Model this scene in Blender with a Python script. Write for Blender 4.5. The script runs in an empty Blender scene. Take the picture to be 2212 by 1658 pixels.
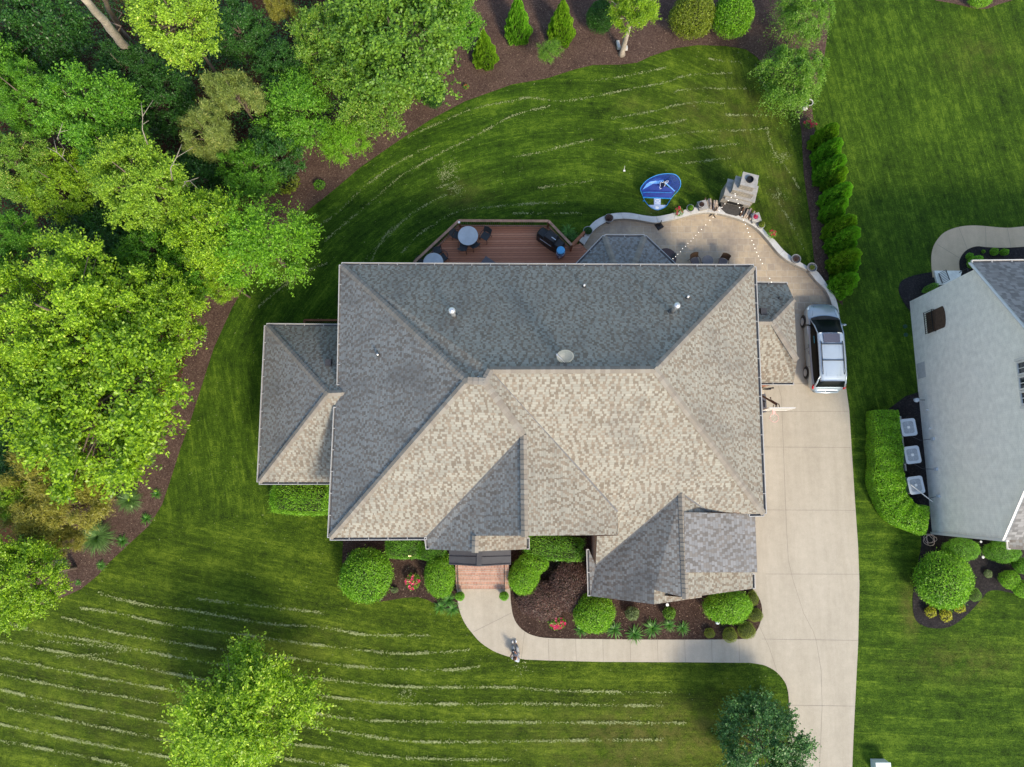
import bpy, math, random
import numpy as np
from mathutils import Vector, Matrix
SC = bpy.context.scene
COL = SC.collection
PI = math.pi
R_ = math.radians
rng = np.random.default_rng(7)
random.seed(11)

# ------------------------------------------------------------------ camera
FPX, CAMH = 1520.0, 41.0                       # focal length in px of a 2212 px wide frame, height above ground
_n = np.array([24.0, -236.0, -FPX]); _n /= np.linalg.norm(_n)
_Z = -_n
_X = np.array([1.0, 0, 0]) - _Z[0] * _Z; _X /= np.linalg.norm(_X)
_Y = np.cross(_Z, _X)
WM = np.array([_X, _Y, _Z])                    # camera axes -> world
cam_d = bpy.data.cameras.new("camera")
cam = bpy.data.objects.new("camera", cam_d); COL.objects.link(cam)
cam_d.sensor_fit = 'HORIZONTAL'; cam_d.sensor_width = 36.0
cam_d.lens = FPX / 2212.0 * 36.0
cam_d.clip_start = 0.5; cam_d.clip_end = 2000
cam.matrix_world = Matrix.Translation((0, 0, CAMH)) @ Matrix([list(r) for r in WM]).to_4x4()
SC.camera = cam

# ------------------------------------------------------------------ light
SUN_EL, SUN_AZ = R_(37), R_(150)               # azimuth clockwise from north (+y)
world = bpy.data.worlds.new("World"); SC.world = world; world.use_nodes = True
wn = world.node_tree.nodes; wl = world.node_tree.links
sky = wn.new('ShaderNodeTexSky'); sky.sky_type = 'NISHITA'; sky.sun_disc = False
sky.sun_elevation = SUN_EL; sky.sun_rotation = SUN_AZ
sky.air_density = 1.2; sky.dust_density = 1.6; sky.ozone_density = 1.0
wl.new(sky.outputs[0], wn['Background'].inputs[0]); wn['Background'].inputs[1].default_value = 0.15
sd = bpy.data.lights.new("sun", 'SUN'); sd.energy = 2.4; sd.angle = R_(10); sd.color = (1.0, 0.87, 0.68)
sun = bpy.data.objects.new("sun", sd); COL.objects.link(sun)
sdir = Vector((math.sin(SUN_AZ) * math.cos(SUN_EL), math.cos(SUN_AZ) * math.cos(SUN_EL), math.sin(SUN_EL)))
sun.rotation_euler = sdir.to_track_quat('Z', 'Y').to_euler(); sun.location = (20, -30, 60)
SC.view_settings.view_transform = 'Standard'; SC.view_settings.look = 'None'
SC.view_settings.exposure = 0.84; SC.view_settings.gamma = 1.0
try:
    SC.cycles.max_bounces = 6; SC.cycles.transparent_max_bounces = 8
except Exception: pass

# ------------------------------------------------------------------ helpers
def U(px, py, z=0.0):
    """point at height z seen at (px, py) of the 2212x1658 photograph"""
    d = WM @ np.array([px - 1106.0, 829.0 - py, -FPX])
    t = (CAMH - z) / (-d[2])
    return Vector((float(d[0] * t), float(d[1] * t), float(z)))
def MPP(z=0.0): return (CAMH - z) / 1545.0     # metres per photograph px at height z

def tag(o, label=None, cat=None, group=None, kind=None):
    if label: o['label'] = label
    if cat: o['category'] = cat
    if group: o['group'] = group
    if kind: o['kind'] = kind
    return o
def thing(name, label, cat, loc=(0, 0, 0), rz=0.0, group=None):
    o = bpy.data.objects.new(name, None); COL.objects.link(o)
    o.empty_display_size = 0.3
    o.location = loc; o.rotation_euler = (0, 0, rz)
    return tag(o, label, cat, group)
def kids(o): return [c for c in COL.objects if c.parent == o]
def dup(root, loc, rz=0.0, label=None, scale=None):
    """copy of a thing with copies of its parts and sub-parts"""
    r = root.copy(); COL.objects.link(r); r.location = loc; r.rotation_euler = (0, 0, rz)
    if label: r['label'] = label
    if scale: r.scale = scale
    for ch in kids(root):
        c = ch.copy(); COL.objects.link(c); c.parent = r
        for g in kids(ch):
            d = g.copy(); COL.objects.link(d); d.parent = c
    return r

class MB:
    def __init__(s): s.v = []; s.f = []; s.m = []; s.uv = {}
    def add(s, vs, fs, mi=0):
        b = len(s.v); s.v.extend([tuple(v) for v in vs])
        for f in fs: s.f.append(tuple(i + b for i in f)); s.m.append(mi)
    def box(s, c, d, rz=0, mi=0, rot=None, taper=1.0):
        M = rot if rot is not None else Matrix.Rotation(rz, 3, 'Z')
        vs = []
        for k in (-1, 1):
            t = taper if k == 1 else 1.0
            for (i, j) in ((-1, -1), (1, -1), (1, 1), (-1, 1)):
                vs.append(Vector(c) + M @ Vector((i * d[0] / 2 * t, j * d[1] / 2 * t, k * d[2] / 2)))
        s.add(vs, [(0, 3, 2, 1), (4, 5, 6, 7), (0, 1, 5, 4), (1, 2, 6, 5), (2, 3, 7, 6), (3, 0, 4, 7)], mi)
    def bar(s, p, q, w, h=None, mi=0, up=(0, 0, 1)):
        p = Vector(p); q = Vector(q); h = h or w
        a = (q - p); L = a.length; a.normalize()
        u = Vector(up)
        if abs(a.dot(u)) > 0.98: u = Vector((1, 0, 0))
        x = a.cross(u).normalized(); y = x.cross(a)
        M = Matrix((x, a, y)).transposed()
        s.box((p + q) / 2, (w, L, h), rot=M, mi=mi)
    def tube(s, pts, r, n=8, mi=0, close=True):
        pts = [Vector(p) for p in pts]
        rr = r if isinstance(r, (list, tuple)) else [r] * len(pts)
        rings = []
        for i, p in enumerate(pts):
            a = (pts[min(i + 1, len(pts) - 1)] - pts[max(i - 1, 0)])
            if a.length < 1e-6: a = Vector((0, 0, 1))
            a.normalize()
            u = Vector((0, 0, 1)) if abs(a.z) < 0.95 else Vector((1, 0, 0))
            x = a.cross(u).normalized(); y = a.cross(x)
            rings.append([p + (x * math.cos(2 * PI * k / n) + y * math.sin(2 * PI * k / n)) * rr[i] for k in range(n)])
        vs = [v for g in rings for v in g]; fs = []
        for i in range(len(pts) - 1):
            for k in range(n):
                a, b = i * n + k, i * n + (k + 1) % n
                fs.append((a, b, b + n, a + n))
        if close: fs.append(tuple(range(n))[::-1]); fs.append(tuple(range((len(pts) - 1) * n, len(pts) * n)))
        s.add(vs, fs, mi)
    def lathe(s, prof, c=(0, 0, 0), n=20, mi=0, sx=1, sy=1):
        vs = []; fs = []
        for (r, z) in prof:
            for k in range(n):
                a = 2 * PI * k / n; vs.append((c[0] + r * math.cos(a) * sx, c[1] + r * math.sin(a) * sy, c[2] + z))
        for i in range(len(prof) - 1):
            for k in range(n):
                a, b = i * n + k, i * n + (k + 1) % n
                fs.append((a, b, b + n, a + n))
        if prof[0][0] > 1e-4: fs.append(tuple(range(n))[::-1])
        if prof[-1][0] > 1e-4: fs.append(tuple(range((len(prof) - 1) * n, len(prof) * n)))
        s.add(vs, fs, mi)
    def prism(s, pts, z0, z1, mi=0, side=None):
        n = len(pts)
        ar = sum(pts[i][0] * pts[(i + 1) % n][1] - pts[(i + 1) % n][0] * pts[i][1] for i in range(n))
        if ar < 0: pts = pts[::-1]
        vs = [(p[0], p[1], z0) for p in pts] + [(p[0], p[1], z1) for p in pts]
        s.add(vs, [tuple(range(n, 2 * n))], mi)
        s.add(vs, [(i, (i + 1) % n, n + (i + 1) % n, n + i) for i in range(n)], mi if side is None else side)
    def ell(s, c, r, n=12, m=7, mi=0, jit=0.0):
        vs = []; fs = []
        for i in range(m + 1):
            th = PI * i / m
            for k in range(n):
                a = 2 * PI * k / n; q = 1 + random.uniform(-jit, jit)
                vs.append((c[0] + r[0] * math.sin(th) * math.cos(a) * q, c[1] + r[1] * math.sin(th) * math.sin(a) * q, c[2] + r[2] * math.cos(th) * q))
        for i in range(m):
            for k in range(n):
                a, b = i * n + k, i * n + (k + 1) % n
                fs.append((a, a + n, b + n, b))
        s.add(vs, fs, mi)
    def build(s, name, mats, parent=None, origin=(0, 0, 0), smooth=False, loc=None):
        me = bpy.data.meshes.new(name)
        o3 = Vector(origin)
        me.from_pydata([tuple(Vector(v) - o3) for v in s.v], [], s.f)
        mats = mats if isinstance(mats, (list, tuple)) else [mats]
        for m in mats: me.materials.append(m)
        me.polygons.foreach_set('material_index', s.m)
        if smooth: me.polygons.foreach_set('use_smooth', [True] * len(s.f))
        me.update()
        ob = bpy.data.objects.new(name, me); COL.objects.link(ob)
        if parent is not None: ob.parent = parent
        if loc is not None: ob.location = loc
        elif parent is None: ob.location = origin
        return ob

def fast_mesh(name, verts, faces_n, mats, parent=None, smooth=False, loc=None, attr=None):
    """verts (N,3); every face uses faces_n consecutive verts"""
    nv = len(verts); nf = nv // faces_n
    me = bpy.data.meshes.new(name)
    me.vertices.add(nv); me.vertices.foreach_set('co', np.asarray(verts, dtype=np.float32).ravel())
    me.loops.add(nv); me.loops.foreach_set('vertex_index', np.arange(nv, dtype=np.int32))
    me.polygons.add(nf)
    me.polygons.foreach_set('loop_start', np.arange(0, nv, faces_n, dtype=np.int32))
    if attr is not None:
        a = me.attributes.new('lawn', 'FLOAT_VECTOR', 'POINT'); a.data.foreach_set('vector', np.asarray(attr, dtype=np.float32)[:, :3].ravel()); a = me.attributes.new('across', 'FLOAT', 'POINT'); a.data.foreach_set('value', np.asarray(attr, dtype=np.float32)[:, 3].copy())
    mats = mats if isinstance(mats, (list, tuple)) else [mats]
    for m in mats: me.materials.append(m)
    me.update(calc_edges=True)
    o = bpy.data.objects.new(name, me); COL.objects.link(o)
    if parent is not None: o.parent = parent
    if loc is not None: o.location = loc
    return o

def smooth_pts(pts, sub=4, closed=False):
    P = [np.array(p[:2], float) for p in pts]; n = len(P); out = []
    rg = range(n) if closed else range(n - 1)
    for i in rg:
        p0 = P[(i - 1) % n] if closed or i > 0 else P[0]; p1 = P[i]; p2 = P[(i + 1) % n]
        p3 = P[(i + 2) % n] if closed or i + 2 < n else P[-1]
        for k in range(sub):
            t = k / sub
            out.append(0.5 * ((2 * p1) + (-p0 + p2) * t + (2 * p0 - 5 * p1 + 4 * p2 - p3) * t * t + (-p0 + 3 * p1 - 3 * p2 + p3) * t ** 3))
    if not closed: out.append(P[-1])
    return [tuple(p) for p in out]
def G(pts, z=0.0): return [tuple(U(x, y, z)[:2]) for x, y in pts]
def inside(x, y, poly):
    x = np.asarray(x); y = np.asarray(y); c = np.zeros(x.shape, bool)
    P = np.array([p[:2] for p in poly]); n = len(P)
    for i in range(n):
        x1, y1 = P[i]; x2, y2 = P[i - 1]
        if y1 == y2: continue
        c ^= ((y1 > y) != (y2 > y)) & (x < (x2 - x1) * (y - y1) / (y2 - y1) + x1)
    return c

# ------------------------------------------------------------------ materials
def new_mat(name):
    m = bpy.data.materials.new(name); m.use_nodes = True
    nt = m.node_tree; b = nt.nodes['Principled BSDF']
    return m, nt, b
def lnk(nt, a, b): nt.links.new(a, b)
def ramp(nt, fac, stops, interp='LINEAR'):
    r = nt.nodes.new('ShaderNodeValToRGB'); r.color_ramp.interpolation = interp
    e = r.color_ramp.elements
    while len(e) < len(stops): e.new(0.5)
    for i, (p, c) in enumerate(stops): e[i].position = p; e[i].color = (*c, 1)
    nt.links.new(fac, r.inputs[0]); return r.outputs[0]
def noise(nt, vec, scale, detail=4, rough=0.6, dist=0.0):
    n = nt.nodes.new('ShaderNodeTexNoise'); n.inputs['Scale'].default_value = scale
    n.inputs['Detail'].default_value = detail; n.inputs['Roughness'].default_value = rough
    n.inputs['Distortion'].default_value = dist
    if vec is not None: nt.links.new(vec, n.inputs['Vector'])
    return n.outputs['Fac']
def mixc(nt, fac, a, b, mode='MIX'):
    m = nt.nodes.new('ShaderNodeMix'); m.data_type = 'RGBA'; m.blend_type = mode
    for k, v in ((0, fac), (6, a), (7, b)):
        if isinstance(v, (int, float)): m.inputs[k].default_value = v
        elif isinstance(v, tuple): m.inputs[k].default_value = (*v, 1)
        else: nt.links.new(v, m.inputs[k])
    return m.outputs[2]
def mth(nt, op, a, b=None, c=None):
    m = nt.nodes.new('ShaderNodeMath'); m.operation = op
    for k, v in ((0, a), (1, b), (2, c)):
        if v is None: continue
        if isinstance(v, (int, float)): m.inputs[k].default_value = v
        else: nt.links.new(v, m.inputs[k])
    return m.outputs[0]
def bump(nt, b, h, strength=0.3, dist=0.02):
    n = nt.nodes.new('ShaderNodeBump'); n.inputs['Strength'].default_value = strength; n.inputs['Distance'].default_value = dist
    nt.links.new(h, n.inputs['Height']); nt.links.new(n.outputs[0], b.inputs['Normal'])
def wpos(nt):
    return nt.nodes.new('ShaderNodeNewGeometry').outputs['Position']
def scalev(nt, v, s):
    m = nt.nodes.new('ShaderNodeMapping'); m.inputs['Scale'].default_value = s; nt.links.new(v, m.inputs[0]); return m.outputs[0]

def plain(name, col, rough=0.6, metal=0.0, var=0.12, nscale=6, spec=0.4, coat=0.0, bmp=0.0):
    m, nt, b = new_mat(name)
    tc = nt.nodes.new('ShaderNodeTexCoord').outputs['Object']
    f = noise(nt, tc, nscale, 5)
    lo = tuple(c * (1 - var) for c in col); hi = tuple(min(1, c * (1 + var)) for c in col)
    lnk(nt, ramp(nt, f, [(0.3, lo), (0.7, hi)]), b.inputs['Base Color'])
    b.inputs['Roughness'].default_value = rough; b.inputs['Metallic'].default_value = metal
    b.inputs['Specular IOR Level'].default_value = spec; b.inputs['Coat Weight'].default_value = coat
    if bmp: bump(nt, b, noise(nt, tc, nscale * 6, 4), bmp, 0.01)
    return m

def leaf_mat(name, dark, light, tip=None, trans=0.35, tipamt=0.0):
    m, nt, b = new_mat(name)
    g = nt.nodes.new('ShaderNodeNewGeometry'); oi = nt.nodes.new('ShaderNodeObjectInfo')
    f = mth(nt, 'ADD', mth(nt, 'MULTIPLY', g.outputs['Random Per Island'], 0.6), mth(nt, 'MULTIPLY', noise(nt, g.outputs['Position'], 0.9, 3), 0.55))
    f = mth(nt, 'ADD', f, mth(nt, 'MULTIPLY', mth(nt, 'SUBTRACT', oi.outputs['Random'], 0.5), 0.12))
    stops = [(0.2, dark), (0.85, light)]
    if tip: stops.append((0.97, tip))
    c = ramp(nt, f, stops)
    lnk(nt, c, b.inputs['Base Color'])
    b.inputs['Roughness'].default_value = 0.42; b.inputs['Specular IOR Level'].default_value = 0.45
    t = nt.nodes.new('ShaderNodeBsdfTranslucent')
    lnk(nt, mixc(nt, 1.0, c, (1.0, 1.15, 0.55), 'MULTIPLY'), t.inputs[0])
    mx = nt.nodes.new('ShaderNodeMixShader'); mx.inputs[0].default_value = trans
    lnk(nt, b.outputs[0], mx.inputs[1]); lnk(nt, t.outputs[0], mx.inputs[2])
    lnk(nt, mx.outputs[0], nt.nodes['Material Output'].inputs[0])
    return m

def shingle_mat(name, light, dark, rowh=0.128, w=0.33, stain=0.32):
    m, nt, b = new_mat(name)
    uv = nt.nodes.new('ShaderNodeUVMap').outputs[0]
    sx = nt.nodes.new('ShaderNodeSeparateXYZ'); lnk(nt, uv, sx.inputs[0])
    rw = mth(nt, 'DIVIDE', sx.outputs[1], rowh); row = mth(nt, 'FLOOR', rw); fr = mth(nt, 'FRACT', rw)
    def wno(a, b_, k):
        cb = nt.nodes.new('ShaderNodeCombineXYZ'); lnk(nt, a, cb.inputs[0]); lnk(nt, b_, cb.inputs[1]); cb.inputs[2].default_value = k
        n = nt.nodes.new('ShaderNodeTexWhiteNoise'); n.noise_dimensions = '3D'; lnk(nt, cb.outputs[0], n.inputs[0]); return n.outputs[0]
    a_ = mth(nt, 'ADD', mth(nt, 'DIVIDE', sx.outputs[0], w), mth(nt, 'MULTIPLY', wno(row, row, 1.0), 9.0))
    cell = mth(nt, 'FLOOR', a_); fx = mth(nt, 'FRACT', a_)
    big = noise(nt, uv, 0.9, 4, 0.6)
    wid = mth(nt, 'ADD', mth(nt, 'MULTIPLY', wno(cell, row, 2.0), 0.55), mth(nt, 'MULTIPLY', big, 0.45))
    st_ = mth(nt, 'MULTIPLY', wno(cell, row, 7.0), mth(nt, 'SUBTRACT', 1.0, wid)); isd = mth(nt, 'MULTIPLY', mth(nt, 'GREATER_THAN', fx, st_), mth(nt, 'LESS_THAN', fx, mth(nt, 'ADD', st_, mth(nt, 'SUBTRACT', wid, 0.06))))
    tone = mth(nt, 'MULTIPLY', mth(nt, 'SUBTRACT', wno(cell, row, 3.0), 0.5), 0.30)
    lt = mixc(nt, wno(mth(nt, 'FLOOR', mth(nt, 'MULTIPLY', a_, 0.4)), row, 4.0), tuple(x * 0.86 for x in light), tuple(x * 1.10 for x in light))
    dk = mixc(nt, wno(cell, row, 5.0), tuple(x * 0.82 for x in dark), tuple(x * 1.25 for x in dark))
    f = mth(nt, 'SUBTRACT', 1.0, isd)
    c = mixc(nt, isd, lt, dk)
    # shadow line painted along the butt edge of each course
    edge = mth(nt, 'LESS_THAN', fr, 0.12)
    c = mixc(nt, mth(nt, 'MULTIPLY', edge, 0.30), c, tuple(x * 0.45 for x in dark))
    gr = noise(nt, uv, 60, 3, 0.7)
    c = mixc(nt, mth(nt, 'MULTIPLY', gr, 0.3), c, (0.16, 0.15, 0.14))
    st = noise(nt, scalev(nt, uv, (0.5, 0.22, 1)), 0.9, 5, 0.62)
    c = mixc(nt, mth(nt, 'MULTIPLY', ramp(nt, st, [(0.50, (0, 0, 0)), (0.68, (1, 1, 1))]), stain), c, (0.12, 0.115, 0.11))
    lnk(nt, c, b.inputs['Base Color']); b.inputs['Roughness'].default_value = 0.93; b.inputs['Specular IOR Level'].default_value = 0.2
    hgt = mth(nt, 'ADD', mth(nt, 'MULTIPLY', mth(nt, 'SUBTRACT', 1.0, fr), 1.0), mth(nt, 'MULTIPLY', isd, 0.6))
    bump(nt, b, hgt, 0.6, 0.012)
    return m

def brick_mat(name, c1, c2, mortar, w=0.21, h=0.075, rot=False, gen='Object', ms=0.012):
    m, nt, b = new_mat(name)
    tc = nt.nodes.new('ShaderNodeTexCoord').outputs['Object']
    sx = nt.nodes.new('ShaderNodeSeparateXYZ'); lnk(nt, tc, sx.inputs[0])
    cb = nt.nodes.new('ShaderNodeCombineXYZ')
    if gen == 'wall':
        lnk(nt, mth(nt, 'ADD', sx.outputs[0], sx.outputs[1]), cb.inputs[0]); lnk(nt, sx.outputs[2], cb.inputs[1])
    elif rot: lnk(nt, sx.outputs[1], cb.inputs[0]); lnk(nt, sx.outputs[0], cb.inputs[1])
    else: lnk(nt, sx.outputs[0], cb.inputs[0]); lnk(nt, sx.outputs[1], cb.inputs[1])
    br = nt.nodes.new('ShaderNodeTexBrick'); lnk(nt, cb.outputs[0], br.inputs['Vector'])
    br.inputs['Scale'].default_value = 1; br.inputs['Brick Width'].default_value = w; br.inputs['Row Height'].default_value = h
    br.inputs['Mortar Size'].default_value = ms; br.inputs['Mortar Smooth'].default_value = 0.2
    br.inputs['Color1'].default_value = (*c1, 1); br.inputs['Color2'].default_value = (*c2, 1); br.inputs['Mortar'].default_value = (*mortar, 1)
    c = mixc(nt, 0.5, br.outputs[0], ramp(nt, noise(nt, tc, 3, 6), [(0.3, (0.6, 0.6, 0.6)), (0.7, (1, 1, 1))]), 'MULTIPLY')
    lnk(nt, c, b.inputs['Base Color']); b.inputs['Roughness'].default_value = 0.85
    bump(nt, b, mth(nt, 'SUBTRACT', 1.0, br.outputs['Fac']), 0.4, 0.01)
    return m

M = {}
M['shingle'] = shingle_mat('shingles', (0.325, 0.314, 0.265), (0.212, 0.178, 0.136))
M['shingle_w'] = shingle_mat('shaded stained shingles', (0.265, 0.270, 0.26), (0.175, 0.157, 0.138), stain=0.62)  # darker base puts west-slope shade into the colour, on top of algae stains
M['shingle_big'] = shingle_mat('large shingles', (0.255, 0.26, 0.26), (0.18, 0.165, 0.15), 0.14, 0.34)
M['shingle_grey'] = shingle_mat('grey shingles', (0.27, 0.27, 0.27), (0.17, 0.17, 0.17), 0.16, 0.6)
M['cap'] = plain('ridge cap shingles', (0.30, 0.27, 0.23), 0.95, var=0.2, nscale=2)
M['white_trim'] = plain('white trim', (0.62, 0.61, 0.58), 0.5, var=0.05)
M['gutter'] = plain('aged gutter', (0.50, 0.49, 0.46), 0.5, 0.2, var=0.1, nscale=3)
M['gutter_in'] = plain('gutter inside', (0.13, 0.13, 0.13), 0.7, var=0.3, nscale=4)
M['brick'] = brick_mat('red brick wall', (0.30, 0.12, 0.07), (0.40, 0.19, 0.12), (0.45, 0.40, 0.34), gen='wall')
M['paver'] = brick_mat('brick step', (0.42, 0.19, 0.12), (0.55, 0.30, 0.20), (0.50, 0.44, 0.38), 0.085, 0.26, gen='Object')
M['white_brick'] = brick_mat('painted white brick', (0.98, 0.95, 0.87), (0.92, 0.89, 0.81), (0.82, 0.79, 0.71), 0.215, 0.075, gen='wall', ms=0.008)
M['black_metal'] = plain('black metal', (0.025, 0.025, 0.027), 0.4, 0.3)
M['dark_plastic'] = plain('dark grey plastic', (0.05, 0.05, 0.055), 0.5)
M['galv'] = plain('galvanised metal', (0.62, 0.63, 0.64), 0.35, 0.7)
M['steel'] = plain('brushed steel', (0.7, 0.7, 0.7), 0.25, 0.9)
M['white_plastic'] = plain('white plastic', (0.78, 0.78, 0.76), 0.4, var=0.03)
M['glass'] = plain('dark window glass', (0.012, 0.018, 0.02), 0.06, 0.0, spec=0.9)
M['lead'] = plain('lead boot', (0.05, 0.055, 0.06), 0.5)
M['bark'] = plain('bark', (0.16, 0.12, 0.09), 0.9, var=0.4, nscale=5, bmp=0.6)
M['pale_bark'] = plain('pale bark', (0.36, 0.31, 0.25), 0.9, var=0.3, nscale=5, bmp=0.4)
M['terrace'] = plain('metal roofing', (0.085, 0.085, 0.088), 0.5, 0.4, nscale=2)
M['stone_cap'] = plain('limestone cap', (0.56, 0.55, 0.52), 0.8, var=0.12, nscale=3, bmp=0.2)
M['rust'] = plain('rusty brown metal', (0.10, 0.05, 0.035), 0.6)

# concrete
def concrete_mat(name, base, sp=0.16):
    m, nt, b = new_mat(name); p = wpos(nt)
    c = ramp(nt, noise(nt, p, 0.35, 5, 0.6), [(0.3, tuple(x * 0.90 for x in base)), (0.7, tuple(x * 1.06 for x in base))])
    c = mixc(nt, 0.55, c, ramp(nt, noise(nt, p, 2.2, 6, 0.7), [(0.35, tuple(x * 0.88 for x in base)), (0.7, tuple(x * 1.08 for x in base))]))
    c = mixc(nt, 0.5, c, ramp(nt, noise(nt, scalev(nt, p, (1.3, .16, 1)), 1.0, 5, 0.7), [(0.38, (0.84, 0.83, 0.81)), (0.6, (1.03, 1.03, 1.03))]), 'MULTIPLY')
    c = mixc(nt, 0.6, c, ramp(nt, noise(nt, p, 38, 3, 0.8), [(0.35, (0.80, 0.80, 0.80)), (0.65, (1.10, 1.10, 1.10))]), 'MULTIPLY')
    lnk(nt, c, b.inputs['Base Color']); b.inputs['Roughness'].default_value = 0.9; b.inputs['Specular IOR Level'].default_value = 0.2
    bump(nt, b, noise(nt, p, 45, 4), 0.25, 0.01); return m
M['concrete'] = concrete_mat('aggregate concrete', (0.47, 0.425, 0.342))
M['concrete_tan'] = concrete_mat('tan concrete', (0.60, 0.46, 0.31))
M['joint'] = plain('concrete joint', (0.22, 0.19, 0.16), 0.95)

def patio_mat():
    m, nt, b = new_mat('stamped patio'); p = wpos(nt)
    w = noise(nt, p, 1.3, 3)
    br = nt.nodes.new('ShaderNodeTexBrick'); lnk(nt, p, br.inputs['Vector'])
    br.inputs['Scale'].default_value = 1; br.inputs['Brick Width'].default_value = 0.62; br.inputs['Row Height'].default_value = 0.40
    br.offset = 0.4; br.squash = 0.66; br.squash_frequency = 3; br.offset_frequency = 2
    br.inputs['Mortar Size'].default_value = 0.012; br.inputs['Mortar Smooth'].default_value = 0.3; br.inputs['Bias'].default_value = -0.35
    br.inputs['Color1'].default_value = (0.50, 0.40, 0.275, 1); br.inputs['Color2'].default_value = (0.34, 0.28, 0.215, 1); br.inputs['Mortar'].default_value = (0.52, 0.47, 0.38, 1)
    c = mixc(nt, ramp(nt, noise(nt, p, 0.45, 5, 0.65), [(0.42, (0, 0, 0)), (0.66, (0.65, 0.65, 0.65))]), br.outputs[0], (0.30, 0.25, 0.20))
    c = mixc(nt, 0.6, c, ramp(nt, noise(nt, p, 5, 6, 0.7), [(0.3, (0.72, 0.70, 0.68)), (0.7, (1.1, 1.1, 1.1))]), 'MULTIPLY')
    lnk(nt, c, b.inputs['Base Color']); b.inputs['Roughness'].default_value = 0.75
    bump(nt, b, mth(nt, 'ADD', noise(nt, p, 8, 5), mth(nt, 'MULTIPLY', br.outputs['Fac'], -1.5)), 0.5, 0.012); return m
M['patio'] = patio_mat()

def mulch_mat(name, a, bb, c_, fleck=0.70):
    m, nt, b = new_mat(name); p = wpos(nt)
    f = noise(nt, p, 11, 6, 0.78, 0.6)
    c = ramp(nt, f, [(0.28, a), (0.5, bb), (0.68, c_)])
    c = mixc(nt, 0.7, c, ramp(nt, noise(nt, p, 0.8, 4), [(0.3, (0.6, 0.55, 0.55)), (0.7, (1.15, 1.1, 1.05))]), 'MULTIPLY')
    fl = noise(nt, scalev(nt, p, (1, 1.7, 1)), 26, 2, 0.5)
    c = mixc(nt, ramp(nt, fl, [(fleck, (0, 0, 0)), (fleck + 0.05, (0.8, 0.8, 0.8))]), c, (0.36, 0.27, 0.20))
    lnk(nt, c, b.inputs['Base Color']); b.inputs['Roughness'].default_value = 0.95; b.inputs['Specular IOR Level'].default_value = 0.15
    bump(nt, b, noise(nt, p, 16, 5, 0.75), 0.9, 0.05); return m
M['mulch'] = mulch_mat('brown mulch', (0.034, 0.021, 0.017), (0.095, 0.060, 0.048), (0.20, 0.145, 0.115))
M['mulch_dark'] = mulch_mat('dark brown mulch', (0.018, 0.011, 0.009), (0.055, 0.034, 0.026), (0.14, 0.10, 0.08), 0.72)  # darker brown than the main mulch, for the two front beds
M['mulch_black'] = mulch_mat('black mulch', (0.012, 0.011, 0.012), (0.028, 0.026, 0.028), (0.07, 0.062, 0.062), 0.78)
M['litter'] = mulch_mat('forest floor', (0.02, 0.012, 0.008), (0.07, 0.035, 0.02), (0.16, 0.09, 0.05))

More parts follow.
